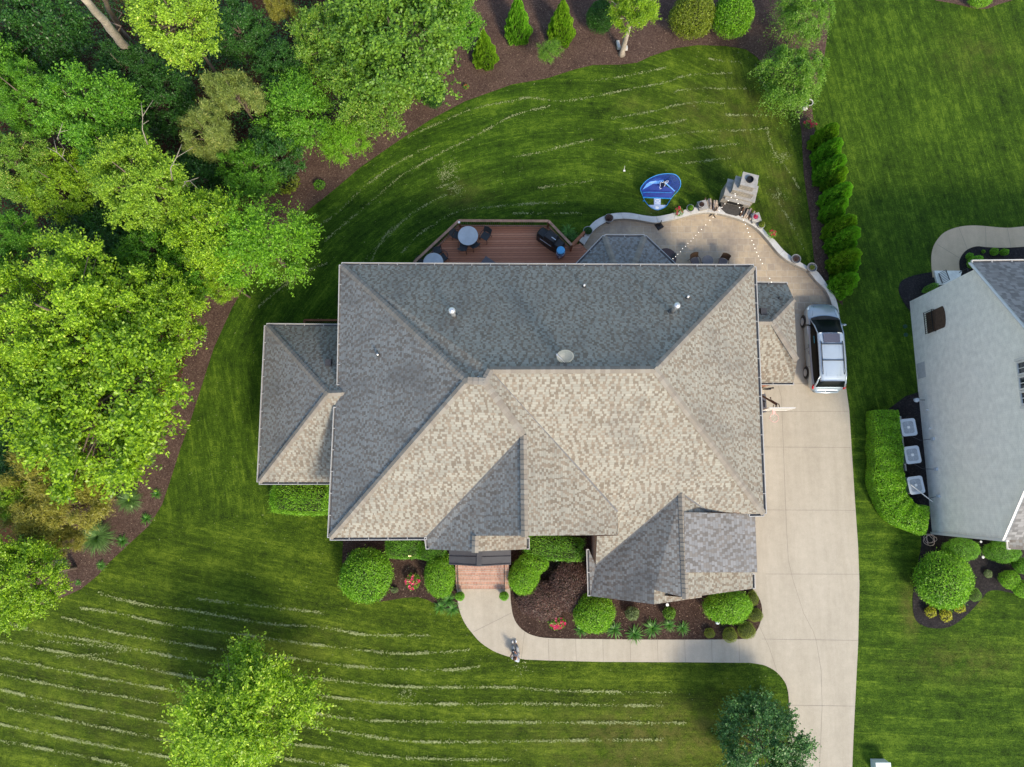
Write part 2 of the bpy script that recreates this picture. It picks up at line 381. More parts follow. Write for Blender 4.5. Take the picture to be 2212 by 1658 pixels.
def lawn_mat(name, blade=False):
    m, nt, b = new_mat(name); p = wpos(nt)
    at = nt.nodes.new('ShaderNodeAttribute'); at.attribute_name = 'lawn'
    sx = nt.nodes.new('ShaderNodeSeparateXYZ'); lnk(nt, at.outputs['Vector'], sx.inputs[0])
    mow, dry, warm = sx.outputs[0], sx.outputs[1], sx.outputs[2]
    f = noise(nt, p, 0.28, 6, 0.68); f2 = noise(nt, p, 2.6, 5, 0.7); f3 = noise(nt, p, 14, 4, 0.75)
    a2 = nt.nodes.new('ShaderNodeAttribute'); a2.attribute_name = 'across'; acr = a2.outputs['Fac']
    sp = nt.nodes.new('ShaderNodeSeparateXYZ'); lnk(nt, p, sp.inputs[0]); cv = nt.nodes.new('ShaderNodeCombineXYZ')
    lnk(nt, mth(nt, 'MULTIPLY', acr, 3.2), cv.inputs[0]); lnk(nt, mth(nt, 'MULTIPLY', sp.outputs[0], 0.45), cv.inputs[1]); lnk(nt, mth(nt, 'MULTIPLY', sp.outputs[1], 0.45), cv.inputs[2])
    f4 = noise(nt, cv.outputs[0], 1.6, 5, 0.75)
    v = mth(nt, 'ADD', mth(nt, 'MULTIPLY', f, 0.34), mth(nt, 'MULTIPLY', f2, 0.36))
    v = mth(nt, 'ADD', v, mth(nt, 'MULTIPLY', f3, 0.50))
    v = mth(nt, 'ADD', v, mth(nt, 'MULTIPLY', f4, 0.42))
    v = mth(nt, 'MULTIPLY', mth(nt, 'SUBTRACT', v, 0.21), 1.0)
    v = mth(nt, 'ADD', mth(nt, 'MULTIPLY', mth(nt, 'SUBTRACT', v, 0.6), 1.45), 0.6)
    v = mth(nt, 'ADD', v, mth(nt, 'MULTIPLY', mow, 0.06))
    if blade:
        g = nt.nodes.new('ShaderNodeNewGeometry')
        v = mth(nt, 'ADD', mth(nt, 'MULTIPLY', v, 0.8), mth(nt, 'MULTIPLY', g.outputs['Random Per Island'], 0.3))
    ph = mth(nt, 'FRACT', mth(nt, 'DIVIDE', acr, 0.89)); ln = mth(nt, 'MULTIPLY', mth(nt, 'LESS_THAN', mth(nt, 'ABSOLUTE', mth(nt, 'SUBTRACT', mth(nt, 'ADD', ph, mth(nt, 'MULTIPLY', mth(nt, 'SUBTRACT', f2, .5), .12)), 0.5)), 0.035), ramp(nt, noise(nt, p, 1.6, 4, .7), [(.42, (0, 0, 0)), (.62, (1, 1, 1))]))
    v = mth(nt, 'ADD', v, mth(nt, 'MULTIPLY', ln, 0.13))
    cool = ramp(nt, v, [(0.38, (0.011, 0.030, 0.002)), (0.62, (0.041, 0.100, 0.005)), (0.88, (0.145, 0.250, 0.018))])
    wrm = ramp(nt, v, [(0.38, (0.017, 0.033, 0.002)), (0.62, (0.066, 0.110, 0.005)), (0.88, (0.190, 0.250, 0.020))])
    c = mixc(nt, warm, cool, wrm)
    dn = mth(nt, 'MULTIPLY', dry, ramp(nt, noise(nt, p, 1.1, 5, 0.7), [(0.35, (0, 0, 0)), (0.62, (1, 1, 1))]))
    c = mixc(nt, dn, c, ramp(nt, f3, [(0.3, (0.085, 0.09, 0.015)), (0.7, (0.17, 0.16, 0.04))]))
    lnk(nt, c, b.inputs['Base Color']); b.inputs['Roughness'].default_value = 0.85; b.inputs['Specular IOR Level'].default_value = 0.15
    if not blade: bump(nt, b, mth(nt, 'ADD', noise(nt, p, 9, 5, 0.8), mth(nt, 'MULTIPLY', noise(nt, p, 40, 3, 0.8), 0.5)), 1.0, 0.06)
    return m
M['lawn'] = lawn_mat('lawn'); M['blade'] = lawn_mat('grass blades', True)
M['clip'] = plain('dry clippings', (0.31, 0.35, 0.15), 0.9, var=0.3, nscale=9)

# ------------------------------------------------------------------ ground outlines (photograph px -> ground)
BED_NW = G([(-60, -60), (1640, -60), (1700, -60), (1800, -60), (1792, 40), (1778, 140), (1752, 215), (1757, 262), (1763, 300), (1785, 400), (1800, 500), (1816, 600), (1820, 660),
    (1806, 648), (1791, 622), (1766, 587), (1758, 560), (1751, 477), (1741, 414), (1736, 375), (1731, 282), (1726, 260), (1716, 235), (1690, 200), (1655, 155), (1636, 125),
    (1611, 107), (1568, 100), (1506, 98), (1456, 105), (1406, 122), (1376, 136), (1343, 140), (1281, 141), (1243, 150), (1181, 170), (1106, 183), (1003, 220), (928, 260), (853, 310),
    (778, 362), (728, 405), (690, 436), (653, 464), (600, 515), (550, 585), (502, 664), (462, 752), (410, 914), (390, 969), (367, 1041), (350, 1091), (322, 1136), (275, 1179),
    (232, 1219), (212, 1243), (175, 1273), (120, 1298), (50, 1321), (0, 1334), (-80, 1345), (-500, 1345), (-500, -400), (-60, -400)])
BED_L = G([(742, 1150), (739, 1215), (750, 1275), (785, 1302), (823, 1300), (873, 1292), (903, 1290), (923, 1296), (945, 1308), (975, 1322), (994, 1318), (990, 1290), (987, 1262), (986, 1150)])
BED_R = smooth_pts(G([(1100, 1272), (1103, 1295), (1107, 1325), (1116, 1347), (1133, 1364), (1155, 1374), (1192, 1379), (1300, 1381), (1450, 1382), (1596, 1381), (1622, 1375), (1638, 1356), (1646, 1325), (1642, 1298), (1630, 1278), (1600, 1255)]), 3) + G([(1600, 1120), (1100, 1150)])
BED_AC = G([(1988, 846), (1955, 857), (1925, 880), (1890, 905), (1888, 1040), (1900, 1090), (1950, 1140), (1990, 1160)]) + smooth_pts(G([(1990, 1180), (1983, 1215), (1979, 1243), (1971, 1293), (1976, 1336), (1996, 1353), (2029, 1358), (2059, 1351), (2094, 1323), (2121, 1293), (2135, 1278), (2160, 1276), (2212, 1288), (2300, 1300)]), 3) + G([(2300, 1150), (2020, 1140)])
BED_N1 = smooth_pts(G([(2016, 588), (1990, 592), (1964, 599), (1946, 609), (1941, 627), (1947, 645), (1961, 667), (1975, 680)]), 3) + G([(2010, 660), (2070, 620), (2030, 590)])
BED_N2 = smooth_pts(G([(2074, 590), (2071, 570), (2076, 554), (2089, 540), (2109, 533), (2134, 535), (2171, 536), (2212, 534), (2300, 530)]), 3) + G([(2300, 600), (2080, 610)])
BED_TR = smooth_pts(G([(2000, -12), (2020, 1), (2049, 6), (2084, 14), (2106, 19), (2134, 19), (2154, 11), (2190, 0), (2220, -10)]), 3) + G([(2220, -60), (2000, -60)])
WALK_N = smooth_pts(G([(2014, 600), (2011, 564), (2014, 539), (2024, 519), (2041, 502), (2071, 491), (2109, 488), (2171, 493), (2212, 490), (2300, 484)]), 4) + \
         smooth_pts(G([(2300, 530), (2212, 534), (2171, 536), (2134, 535), (2109, 533), (2089, 540), (2076, 554), (2071, 570), (2075, 600)]), 4)
DRIVE = G([(1590, 700), (1640, 668), (1808, 665), (1812, 700), (1820, 780), (1826, 829), (1834, 886), (1839, 966), (1846, 1079), (1853, 1179), (1856, 1262), (1853, 1393), (1848, 1493), (1843, 1593), (1838, 1720), (1700, 1720)]) + \
        smooth_pts(G([(1703, 1640), (1704, 1568), (1704, 1531), (1702, 1495), (1694, 1472), (1677, 1452), (1659, 1441), (1645, 1436), (1620, 1432)]), 3) + \
        G([(1500, 1431), (1300, 1430), (1183, 1427)]) + smooth_pts(G([(1135, 1425), (1106, 1420), (1090, 1416), (1065, 1406), (1038, 1388), (1020, 1368), (1005, 1348), (995, 1326), (989, 1303), (987, 1270)]), 3) + \
        G([(1102, 1270)]) + smooth_pts(G([(1103, 1295), (1107, 1325), (1116, 1347), (1133, 1364), (1155, 1374), (1192, 1379), (1300, 1381), (1450, 1382), (1596, 1381), (1622, 1375), (1638, 1356), (1646, 1325), (1642, 1298), (1630, 1278)]), 3) + \
        G([(1612, 1255), (1600, 1150), (1600, 1000), (1590, 800)])
WALL_OUT = [(1250, 520), (1260, 507), (1278, 484), (1296, 471), (1321, 462), (1356, 460), (1393, 466), (1416, 468), (1441, 464), (1468, 457), (1496, 449.5), (1531, 446), (1560, 448), (1595, 459), (1633, 477), (1659, 507), (1674, 519), (1691, 539), (1709, 554), (1741, 574), (1766, 587), (1791, 622), (1806, 647), (1813, 676)]
WALL_IN = [(1262, 530), (1281, 500), (1303, 483), (1326, 474), (1361, 473), (1388, 477), (1416, 481.5), (1443, 477), (1468, 471), (1501, 462), (1531, 459), (1556, 462), (1593, 472), (1621, 484), (1643, 501), (1659, 519), (1684, 549), (1709, 567), (1744, 584), (1764, 607), (1786, 629.5), (1798, 659.5), (1801, 676)]
WZ = 0.45
def resample(P, n):
    P = np.array(P); d = np.r_[0, np.cumsum(np.hypot(*np.diff(P, axis=0).T))]; t = np.linspace(0, d[-1], n)
    return [tuple(v) for v in np.stack([np.interp(t, d, P[:, 0]), np.interp(t, d, P[:, 1])], -1)]
W_OUT = resample(smooth_pts(G(WALL_OUT, WZ), 5), 72); W_IN = resample(smooth_pts(G(WALL_IN, WZ), 5), 72)
mid_wall = [((a[0] + b[0]) / 2, (a[1] + b[1]) / 2) for a, b in zip(W_OUT, W_IN)]
PATIO = mid_wall + G([(1798, 680), (1640, 676), (1590, 700), (1240, 700), (1225, 560)])
DECKZ = 1.0
DECK = [tuple(U(x, y, DECKZ)[:2]) for x, y in [(904, 660), (904, 574), (990, 488), (1184, 489), (1230, 536), (1246, 526), (1282, 566), (1290, 660)]]
HOUSE_FOOT = [(-9.1, 11.3), (11.5, 11.3), (11.5, -1.0), (9.8, -4.6), (3.8, -4.6), (3.8, -2.0), (-9.1, -2.0)]

# ------------------------------------------------------------------ lawn
def lawn_attr(x, y):
    """mowing stripe, dry patch and warmth of the turf at ground points"""
    x = np.asarray(x, float); y = np.asarray(y, float)
    s = np.zeros_like(x)
    # front lawn: rows run down from the left and flatten towards the drive
    t = np.minimum(0, x + 3.5); g = -0.19 * t * (1 - np.exp(t / 3.0))
    fr = 1 / (1 + np.exp((y + 1.5) / 1.2)); lf = 1 / (1 + np.exp((x - 12.5) * 2))
    s += fr * lf * np.sin((y - g) * 2 * PI / 1.78)
    c = U(1250, 1050)
    r = np.hypot(x - c[0], y - c[1]); bk = 1 / (1 + np.exp(-(y - 8) / 1.2)) * (1 / (1 + np.exp((x - 17.0) * 2)))
    xx = np.maximum(x - c[0], 0); r2 = r + 0.012 * xx * xx
    s += bk * 0.8 * np.sin(r2 * 2 * PI / 1.7)
    lfm = (1 - fr) * (1 - bk) * lf
    s += lfm * 0.5 * np.sin(x * 2 * PI / 1.3 + y * 0.25)
    rt = 1 - lf
    up = 1 / (1 + np.exp(-(y - 4)))
    s += rt * (up * 0.35 * np.sin((x + 0.19 * y) * 2 * PI / 1.2) + (1 - up) * 0.6 * np.sin((y + 0.04 * x) * 2 * PI / 0.9))
    s += 0.35 * np.sin(x * 1.3 + 2 * np.sin(y * 0.7)) * np.sin(y * 0.9 + np.sin(x * .8)) * (1 - 0.5 * fr)
    d = np.zeros_like(x)
    for (px, py, rx, ry, a) in [(1420, 1590, 230, 60, 1.0), (1330, 1640, 120, 30, .9), (1540, 1600, 70, 40, .9), (1000, 420, 60, 45, .55), (1500, 240, 60, 60, .5), (1580, 300, 60, 50, .55), (1370, 225, 40, 25, .4),
                                (1420, 455, 45, 15, .9), (1690, 430, 40, 120, .7), (1968, 1320, 22, 45, 1.), (2090, 1430, 120, 40, .5), (600, 1395, 200, 60, .35), (250, 1500, 300, 150, .3), (2110, 120, 90, 70, .35), (1610, 260, 90, 120, .5), (2120, 1305, 14, 8, 1.)]:
        q = U(px, py); k = MPP()
        d = np.maximum(d, a * np.exp(-(((x - q[0]) / (rx * k)) ** 2 + ((y - q[1]) / (ry * k)) ** 2)))
    w = np.clip(0.75 * fr * lf + 0.45 * bk * np.clip((x + 2) / 12, 0, 1) + 0.15 * rt + 0.3 * lfm + 0.1, 0, 1)
    ac = np.where(fr > .5, y - g, np.where(bk > .5, r2, x * .97 + y * .2)); ac = np.where(lf < .5, np.where(up > .5, x + .19 * y, y + .04 * x) + 50, ac)
    return np.stack([s, d, w, ac], -1)

gx = np.linspace(-36, 36, 520); gy = np.linspace(-24, 38, 450)
X, Yg = np.meshgrid(gx, gy); nx, ny = len(gx), len(gy)
Zg = 0.0 * X
me = bpy.data.meshes.new('lawn'); nv = nx * ny
me.vertices.add(nv); me.vertices.foreach_set('co', np.stack([X, Yg, Zg], -1).astype(np.float32).ravel())
i = np.arange(nv).reshape(ny, nx); q = np.stack([i[:-1, :-1], i[:-1, 1:], i[1:, 1:], i[1:, :-1]], -1).reshape(-1, 4)
me.loops.add(q.size); me.loops.foreach_set('vertex_index', q.ravel().astype(np.int32))
me.polygons.add(len(q)); me.polygons.foreach_set('loop_start', np.arange(0, q.size, 4, dtype=np.int32))
a = me.attributes.new('lawn', 'FLOAT_VECTOR', 'POINT'); LA = lawn_attr(X.ravel(), Yg.ravel()).astype(np.float32); a.data.foreach_set('vector', LA[:, :3].ravel()); a = me.attributes.new('across', 'FLOAT', 'POINT'); a.data.foreach_set('value', LA[:, 3].copy())
me.materials.append(M['lawn']); me.update(calc_edges=True)
lawn = bpy.data.objects.new('lawn', me); COL.objects.link(lawn); lawn['kind'] = 'structure'
b = MB(); b.add([(-500, -500, -0.02), (500, -500, -0.02), (500, 500, -0.02), (-500, 500, -0.02)], [(0, 1, 2, 3)])
o = b.build('ground', M['lawn']); o['kind'] = 'structure'

def sheet(name, pts, z0, z1, mat, extra=None):
    b = MB(); b.prism(pts, z0, z1)
    if extra: extra(b)
    o = b.build(name, mat); o['kind'] = 'structure'; return o
sheet('mulch_bed', BED_NW, -0.05, 0.022, M['mulch'])
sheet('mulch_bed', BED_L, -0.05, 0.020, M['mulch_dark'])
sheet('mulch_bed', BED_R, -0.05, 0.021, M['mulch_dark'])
sheet('mulch_bed', BED_AC, -0.05, 0.022, M['mulch_black'])
sheet('mulch_bed', BED_N1, -0.05, 0.020, M['mulch_black'])
sheet('mulch_bed', BED_N2, -0.05, 0.021, M['mulch_black'])
sheet('mulch_bed', BED_TR, -0.05, 0.020, M['mulch'])
# leaf litter under the trees (inner part of the wooded bed)
sheet('forest_floor', G([(-480, -380), (1000, -380), (1000, -40), (820, 60), (700, 230), (560, 420), (470, 560), (430, 660), (380, 860), (300, 1000), (200, 1090), (60, 1170), (-200, 1200), (-480, 1200)]), -0.04, 0.034, M['litter'])

def joints(b, segs, z, w=0.014):
    for seg in segs:
        P = [U(x, y, z) for x, y in seg]
        for p, q_ in zip(P[:-1], P[1:]):
            d = (q_ - p).normalized(); s = Vector((-d.y, d.x, 0)) * w / 2
            b.add([p - s, q_ - s, q_ + s, p + s], [(0, 1, 2, 3)], 1)
b = MB(); b.prism(DRIVE, -0.08, 0.035)
js = [[(x, 1380.5 + (x - 1192) * 0.0015), (x + 1.5, 1430)] for x in (1184.5, 1243.5, 1302, 1361, 1420, 1479, 1537, 1596)]
js += [[(1133, 1366), (1126, 1424)], [(1022, 1366), (1104, 1325)], [(1640, 1352), (1662, 1400), (1678, 1450)]]
js += [[(1646, 966), (1839, 967.5)], [(1650, 1102), (1847, 1103)], [(1655, 1240.5), (1856, 1241)], [(1645, 1381), (1853, 1384)], [(1704, 1524), (1847, 1526)], [(1655, 890), (1834, 889)], [(1627, 829), (1826, 830)], [(1662, 1160), (1662, 1161)]]
js += [[(1680, 829), (1688, 860), (1692, 960), (1695, 1040), (1699, 1140), (1703, 1210), (1712, 1250), (1736, 1325), (1757, 1365), (1763, 1384), (1774, 1450), (1776, 1526), (1773, 1600), (1769, 1680)]]
joints(b, js, 0.039)
o = b.build('driveway', [M['concrete'], M['joint']]); o['kind'] = 'structure'
b = MB(); b.prism(WALK_N, -0.08, 0.036)
joints(b, [[(2024, 528), (2073, 558)], [(2071, 491), (2090, 540)], [(2129, 489), (2130, 535)], [(2176, 493), (2184, 536)]], 0.040)
o = b.build('walk', [M['concrete_tan'], M['joint']]); o['kind'] = 'structure'
sheet('patio', PATIO, -0.08, 0.046, M['patio'])

# mown turf: blades, and rows of dry clippings
NB = 330000
bx = rng.uniform(-34, 34, NB); by = rng.uniform(-23, 34, NB)
keep = np.ones(NB, bool)
for poly in (BED_NW, BED_L, BED_R, BED_AC, BED_N1, BED_N2, BED_TR, WALK_N, DRIVE, PATIO, DECK, HOUSE_FOOT):
    keep &= ~inside(bx, by, poly)
bx, by = bx[keep], by[keep]; n_ = len(bx)
ang = rng.uniform(0, 2 * PI, n_); L = rng.uniform(0.05, 0.11, n_); wd = rng.uniform(0.008, 0.018, n_); tl = rng.uniform(0.3, 1.0, n_)
hx, hy = np.cos(ang), np.sin(ang)
P0 = np.stack([bx - hy * wd, by + hx * wd, np.zeros(n_)], -1); P1 = np.stack([bx + hy * wd, by - hx * wd, np.zeros(n_)], -1)
P2 = np.stack([bx + hx * L * tl, by + hy * L * tl, L * np.sqrt(np.maximum(0.05, 1 - tl ** 2)) * 0.7 + 0.01], -1)
at = lawn_attr(bx, by)
fast_mesh('grass', np.stack([P0, P1, P2], 1).reshape(-1, 3), 3, M['blade'], attr=np.repeat(at, 3, 0))['kind'] = 'stuff'

CL5 = lambda pts, ox=0, oy=1243.5: [(ox + x / 4, oy + y / 4) for x, y in pts]
rows = []
def row(*parts): rows.append([p for q in parts for p in q])
c5 = lambda *p: CL5(p); c6 = lambda *p: CL5(p, 553); c7 = lambda *p: CL5(p, 1106)
row(c5((700, 280), (1000, 320), (1500, 430), (2212, 525)), c6((300, 570), (900, 640), (1300, 675), (1850, 640)))
row(c5((550, 360), (700, 400), (1000, 490), (1500, 575), (2212, 680)), c6((300, 710), (700, 770), (1200, 805), (1700, 812), (1940, 780)))
row(c5((60, 410), (400, 500), (900, 580), (1500, 700), (2212, 815)), c6((300, 860), (800, 915), (1300, 960), (2212, 965)), c7((300, 990), (700, 1000), (1400, 1010)))
row(c5((0, 570), (500, 655), (1100, 770), (1800, 905), (2212, 970)), c6((430, 1020), (900, 1075), (1300, 1105), (2212, 1105)), c7((500, 1110), (900, 1120), (1300, 1122)))
row(c5((0, 705), (650, 840), (1000, 905), (1640, 1015), (2212, 1120)), c6((430, 1175), (1000, 1250), (2212, 1265)), c7((600, 1268), (1200, 1270), (1500, 1270)))
row(c5((0, 850), (600, 970), (1100, 1050), (1540, 1140), (2212, 1260)), c6((480, 1310), (1150, 1410), (1500, 1435), (2212, 1430)), c7((750, 1420), (1300, 1415)))
row(c5((0, 980), (500, 1095), (1000, 1185), (1600, 1300), (2212, 1420)), c6((570, 1480), (1250, 1570), (2212, 1590)))
row(c5((60, 1140), (700, 1270), (1200, 1370), (1530, 1435)), c6((400, 1600), (800, 1650)))
row(c5((0, 1280), (700, 1430), (1200, 1520), (1650, 1600)))
row(c5((0, 1420), (700, 1555), (1150, 1650)))
row(c5((850, 140), (950, 180), (1300, 260), (1650, 300), (2212, 400)), c6((300, 430), (600, 450), (950, 510), (1500, 515)))
row(c5((1700, 200), (2212, 260)), c6((300, 290), (600, 325)))
row(c5((500, 700), (1100, 640), (300, 560)))
t6b = lambda *p: CL5(p, 553, 414.5); t7b = lambda *p: CL5(p, 1106, 414.5); t2 = lambda *p: CL5(p, 553, 0); t3 = lambda *p: CL5(p, 1106, 0)
bright = len(rows)
row(t6b((920, 610), (1100, 430), (1300, 230), (1500, 100), (1650, 30)))
row(t6b((1260, 530), (1400, 380), (1600, 250), (1800, 160), (2212, 120)), t7b((200, 105), (450, 100)))
row(t6b((600, 430), (700, 340), (950, 130), (1100, 0)), t2((1250, 1530), (1400, 1440), (1650, 1300), (1900, 1180), (2212, 1010)), t3((330, 920)))
row(t6b((500, 330), (700, 190), (900, 0)), t2((1180, 1440), (1500, 1270)))
row(t2((1300, 1200), (1600, 1060), (1900, 940), (2212, 880)), t3((150, 850), (450, 880), (770, 825), (1100, 760), (1330, 715), (1550, 650), (1900, 640)))
for p in (t3((680, 710), (1000, 660), (1330, 590)), t3((860, 1030), (1250, 960), (1400, 920), (1600, 890), (1830, 900)), t3((900, 1130), (1350, 1070), (1510, 1035)), t3((1100, 1230), (1400, 1170), (1650, 1140), (1940, 1135), (2212, 1115)),
          t3((1400, 800), (1620, 770), (2020, 775)), t3((1700, 515), (1980, 550)), t3((0, 1365), (200, 1330), (440, 1270), (700, 1210)), t3((1850, 1000), (2212, 1005)), t3((1460, 1420), (1880, 1370)), t3((220, 1630), (700, 1565)), t3((1240, 1330), (1950, 1245)),
          t6b((20, 1000), (200, 850), (420, 700), (620, 620)), t6b((1000, 600), (1080, 430), (1200, 300)), t7b((0, 190), (600, 190)), t3((2100, 560), (2150, 700), (2212, 800)), t2((1650, 1500), (1750, 1560), (1560, 1630)), t3((2200, 1100), (2250, 1300), (2400, 1500), (2480, 1650)), t7b((2300, 100), (2420, 300), (2520, 500))):
    row(p)
cp = []
for ri, rw in enumerate(rows):
    P = smooth_pts(G(rw), 6)
    w_ = 0.042
    dens = 115 if ri < 11 else 60
    for p, q_ in zip(P[:-1], P[1:]):
        Ls = math.hypot(q_[0] - p[0], q_[1] - p[1])
        ph = (0.25 + 0.75 * max(0, math.sin(p[0] * 1.7 + ri * 2.1) * math.sin(p[1] * 2.3 + p[0] * 0.6 + ri) + 0.45)) * random.choice([.35, .6, .8, 1.0, 1.4])
        k = int(Ls * dens * ph) + 1
        t = rng.random(k); 
        cp.append(np.stack([p[0] + (q_[0] - p[0]) * t + rng.normal(0, w_, k), p[1] + (q_[1] - p[1]) * t + rng.normal(0, w_, k)], -1))
cp.append(np.stack([rng.uniform(-30, 17, 1500), rng.uniform(-18, 28, 1500)], -1))
for (px, py, n) in [(960, 380, 160), (975, 360, 90), (985, 410, 90), (620, 610, 90), (660, 585, 60), (1125, 1440, 40), (880, 1500, 60), (1690, 340, 90), (1680, 420, 70)]:
    q_ = U(px, py); cp.append(rng.normal((q_[0], q_[1]), (0.25, 0.22), (n, 2)))
cp = np.concatenate(cp); kp = np.ones(len(cp), bool)
for poly in (BED_NW, BED_L, BED_R, DRIVE, PATIO, DECK, HOUSE_FOOT): kp &= ~inside(cp[:, 0], cp[:, 1], poly)
cp = cp[kp]; n_ = len(cp); ang = rng.uniform(0, 2 * PI, n_); L = rng.uniform(0.025, 0.085, n_); w2 = rng.uniform(0.005, 0.014, n_)
d1 = np.stack([np.cos(ang), np.sin(ang), rng.uniform(-.2, .3, n_)], -1) * L[:, None] / 2; d2 = np.stack([-np.sin(ang), np.cos(ang), rng.uniform(-.3, .3, n_)], -1) * w2[:, None]
c3 = np.concatenate([cp, rng.uniform(0.05, 0.085, (n_, 1))], 1)
fast_mesh('grass_clippings', np.stack([c3 - d1 - d2, c3 + d1 - d2, c3 + d1 + d2, c3 - d1 + d2], 1).reshape(-1, 3), 4, M['clip'])['kind'] = 'stuff'
# bark chips on the mulch
NC = 26000
cx = rng.uniform(-30, 33, NC); cy = rng.uniform(-9, 31, NC); kp = np.zeros(NC, bool)
for poly in (BED_NW, BED_L, BED_R): kp |= inside(cx, cy, poly)
kp &= ~inside(cx, cy, HOUSE_FOOT) 
cx, cy = cx[kp], cy[kp]; n_ = len(cx); ang = rng.uniform(0, 2 * PI, n_); L = rng.uniform(0.02, 0.07, n_); w2 = rng.uniform(0.006, 0.015, n_)
d1 = np.stack([np.cos(ang), np.sin(ang), rng.uniform(-.4, .4, n_)], -1) * L[:, None] / 2; d2 = np.stack([-np.sin(ang), np.cos(ang), rng.uniform(-.3, .3, n_)], -1) * w2[:, None]
c3 = np.stack([cx, cy, rng.uniform(0.04, 0.06, n_)], -1)
M['chip'] = plain('bark chips', (0.30, 0.21, 0.15), 0.9, var=0.6, nscale=14)
fast_mesh('bark_chips', np.stack([c3 - d1 - d2, c3 + d1 - d2, c3 + d1 + d2, c3 - d1 + d2], 1).reshape(-1, 3), 4, M['chip'])['kind'] = 'stuff'

# ------------------------------------------------------------------ houses
def RP(px, py, pl):
    """point of the sloping plane z = z0 + gx (x-x0) + gy (y-y0) seen at (px, py)"""
    (x0, y0, z0), gx_, gy_ = pl
    d = WM @ np.array([px - 1106.0, 829.0 - py, -FPX])
    t = (z0 - gx_ * x0 - gy_ * y0 - CAMH) / (d[2] - gx_ * d[0] - gy_ * d[1])
    return Vector((float(d[0] * t), float(d[1] * t), float(CAMH + d[2] * t)))

def roof_face(b, uvs, pts, eave_dir, th=0.12, mi=0, under=2):
    """one roof plane: polygon of 3-D points, given thickness; u runs along the eave"""
    e = Vector((eave_dir[0], eave_dir[1], 0)).normalized()
    nrm = Vector((0, 0, 0)); n = len(pts)
    for i in range(n):
        a, c = pts[i], pts[(i + 1) % n]
        nrm += Vector(((a.y - c.y) * (a.z + c.z), (a.z - c.z) * (a.x + c.x), (a.x - c.x) * (a.y + c.y)))
    nrm.normalize()
    if nrm.z < 0: nrm = -nrm; pts = pts[::-1]
    e = (e - nrm * e.dot(nrm)).normalized(); v = nrm.cross(e)
    if v.z < 0: v = -v; e = -e
    base = len(b.v); dn = Vector((0, 0, -th))
    b.v.extend([tuple(p) for p in pts]); b.v.extend([tuple(p + dn) for p in pts])
    b.f.append(tuple(range(base, base + n))); b.m.append(mi)
    b.f.append(tuple(range(base + 2 * n - 1, base + n - 1, -1))); b.m.append(under)
    for i in range(n):
        j = (i + 1) % n; b.f.append((base + i, base + n + i, base + n + j, base + j)); b.m.append(1)
    for i, p in enumerate(pts):
        uvs[base + i] = (p.dot(e), p.dot(v)); uvs[base + n + i] = (p.dot(e), p.dot(v))

def build_roof(name, faces, parent, mats, th=0.12):
    b = MB(); uvs = {}
    for fc_ in faces: roof_face(b, uvs, [Vector(p) for p in fc_[0]], fc_[1], th, fc_[2] if len(fc_) > 2 else 0)
    o = b.build(name, mats, parent, parent.location)
    lay = o.data.uv_layers.new(name='UVMap')
    for lp in o.data.loops: lay.data[lp.index].uv = uvs[lp.vertex_index]
    return o

def cap_mat(name, cols):
    m, nt, b = new_mat(name)
    g = nt.nodes.new('ShaderNodeNewGeometry')
    c = ramp(nt, g.outputs['Random Per Island'], [(i / len(cols), c_) for i, c_ in enumerate(cols)], 'CONSTANT')
    c = mixc(nt, 0.5, c, ramp(nt, noise(nt, g.outputs['Position'], 30, 4, .8), [(0.3, (.75, .75, .75)), (.7, (1.1, 1.1, 1.1))]), 'MULTIPLY')
    lnk(nt, c, b.inputs['Base Color']); b.inputs['Roughness'].default_value = 0.95; return m
M['capm'] = cap_mat('cap shingles', [(0.225, 0.20, 0.165), (0.255, 0.23, 0.195), (0.235, 0.21, 0.175), (0.265, 0.245, 0.21), (0.215, 0.19, 0.16)])
def ridge_cap(parent, lines, w=0.16, step=0.21, drop=None):
    for (p, q, *dr) in lines:
        b = MB()
        dp = dr[0] if dr else (.115 if abs(Vector(p).z - Vector(q).z) < .3 else .072)
        p = Vector(p); q = Vector(q)
        if p.z > q.z: p, q = q, p
        d = q - p; L = d.length; d.normalize(); s = Vector((d.y, -d.x, 0)).normalized()
        n = max(1, int(L / step))
        for i in range(n):
            a0 = p + d * (L * i / n); a1 = p + d * (L * (i + 1.25) / n)
            up0 = Vector((0, 0, 0.075)); up1 = Vector((0, 0, 0.05)); dd = Vector((0, 0, -dp))
            vs = [a0 - s * w + up0 + dd, a0 + up0, a0 + s * w + up0 + dd, a1 - s * w + up1 + dd, a1 + up1, a1 + s * w + up1 + dd]
            b.add(vs, [(0, 1, 4, 3), (1, 2, 5, 4)])
        b.build('ridge_cap', M['capm'], parent, parent.location)

def gutter(parent, p, q, out, w=0.13, h=0.11, mat=None):
    b = MB()
    """u-shaped channel hung on the outside of an eave; out = horizontal direction away from the roof"""
    p = Vector(p); q = Vector(q); o = Vector((out[0], out[1], 0)).normalized(); L = (q - p).length; d = (q - p).normalized()
    z = Vector((0, 0, -0.02))
    b.bar(p + o * (w - 0.012) + z, q + o * (w - 0.012) + z, 0.035, h, 0)             # outer lip
    b.bar(p + o * w * 0.45 + z * 4.2, q + o * w * 0.45 + z * 4.2, w * 0.85, 0.01, 1)  # bottom
    n = max(1, int(L / 0.95))
    for i in range(n + 1):
        a = p + d * min(L - 0.02, max(0.02, L * i / n)); b.box(a + o * w * 0.5 + Vector((0, 0, 0.02)), (0.035, w * 1.1, 0.012), rz=math.atan2(o.y, o.x) - PI / 2, mi=0)
    for e in (p, q): b.box(e + o * w * 0.5 + z, (0.02, w, h), rz=math.atan2(o.y, o.x) - PI / 2, mi=0)
    return b.build('gutter', [mat or M['gutter'], M['gutter_in']], parent, parent.location)

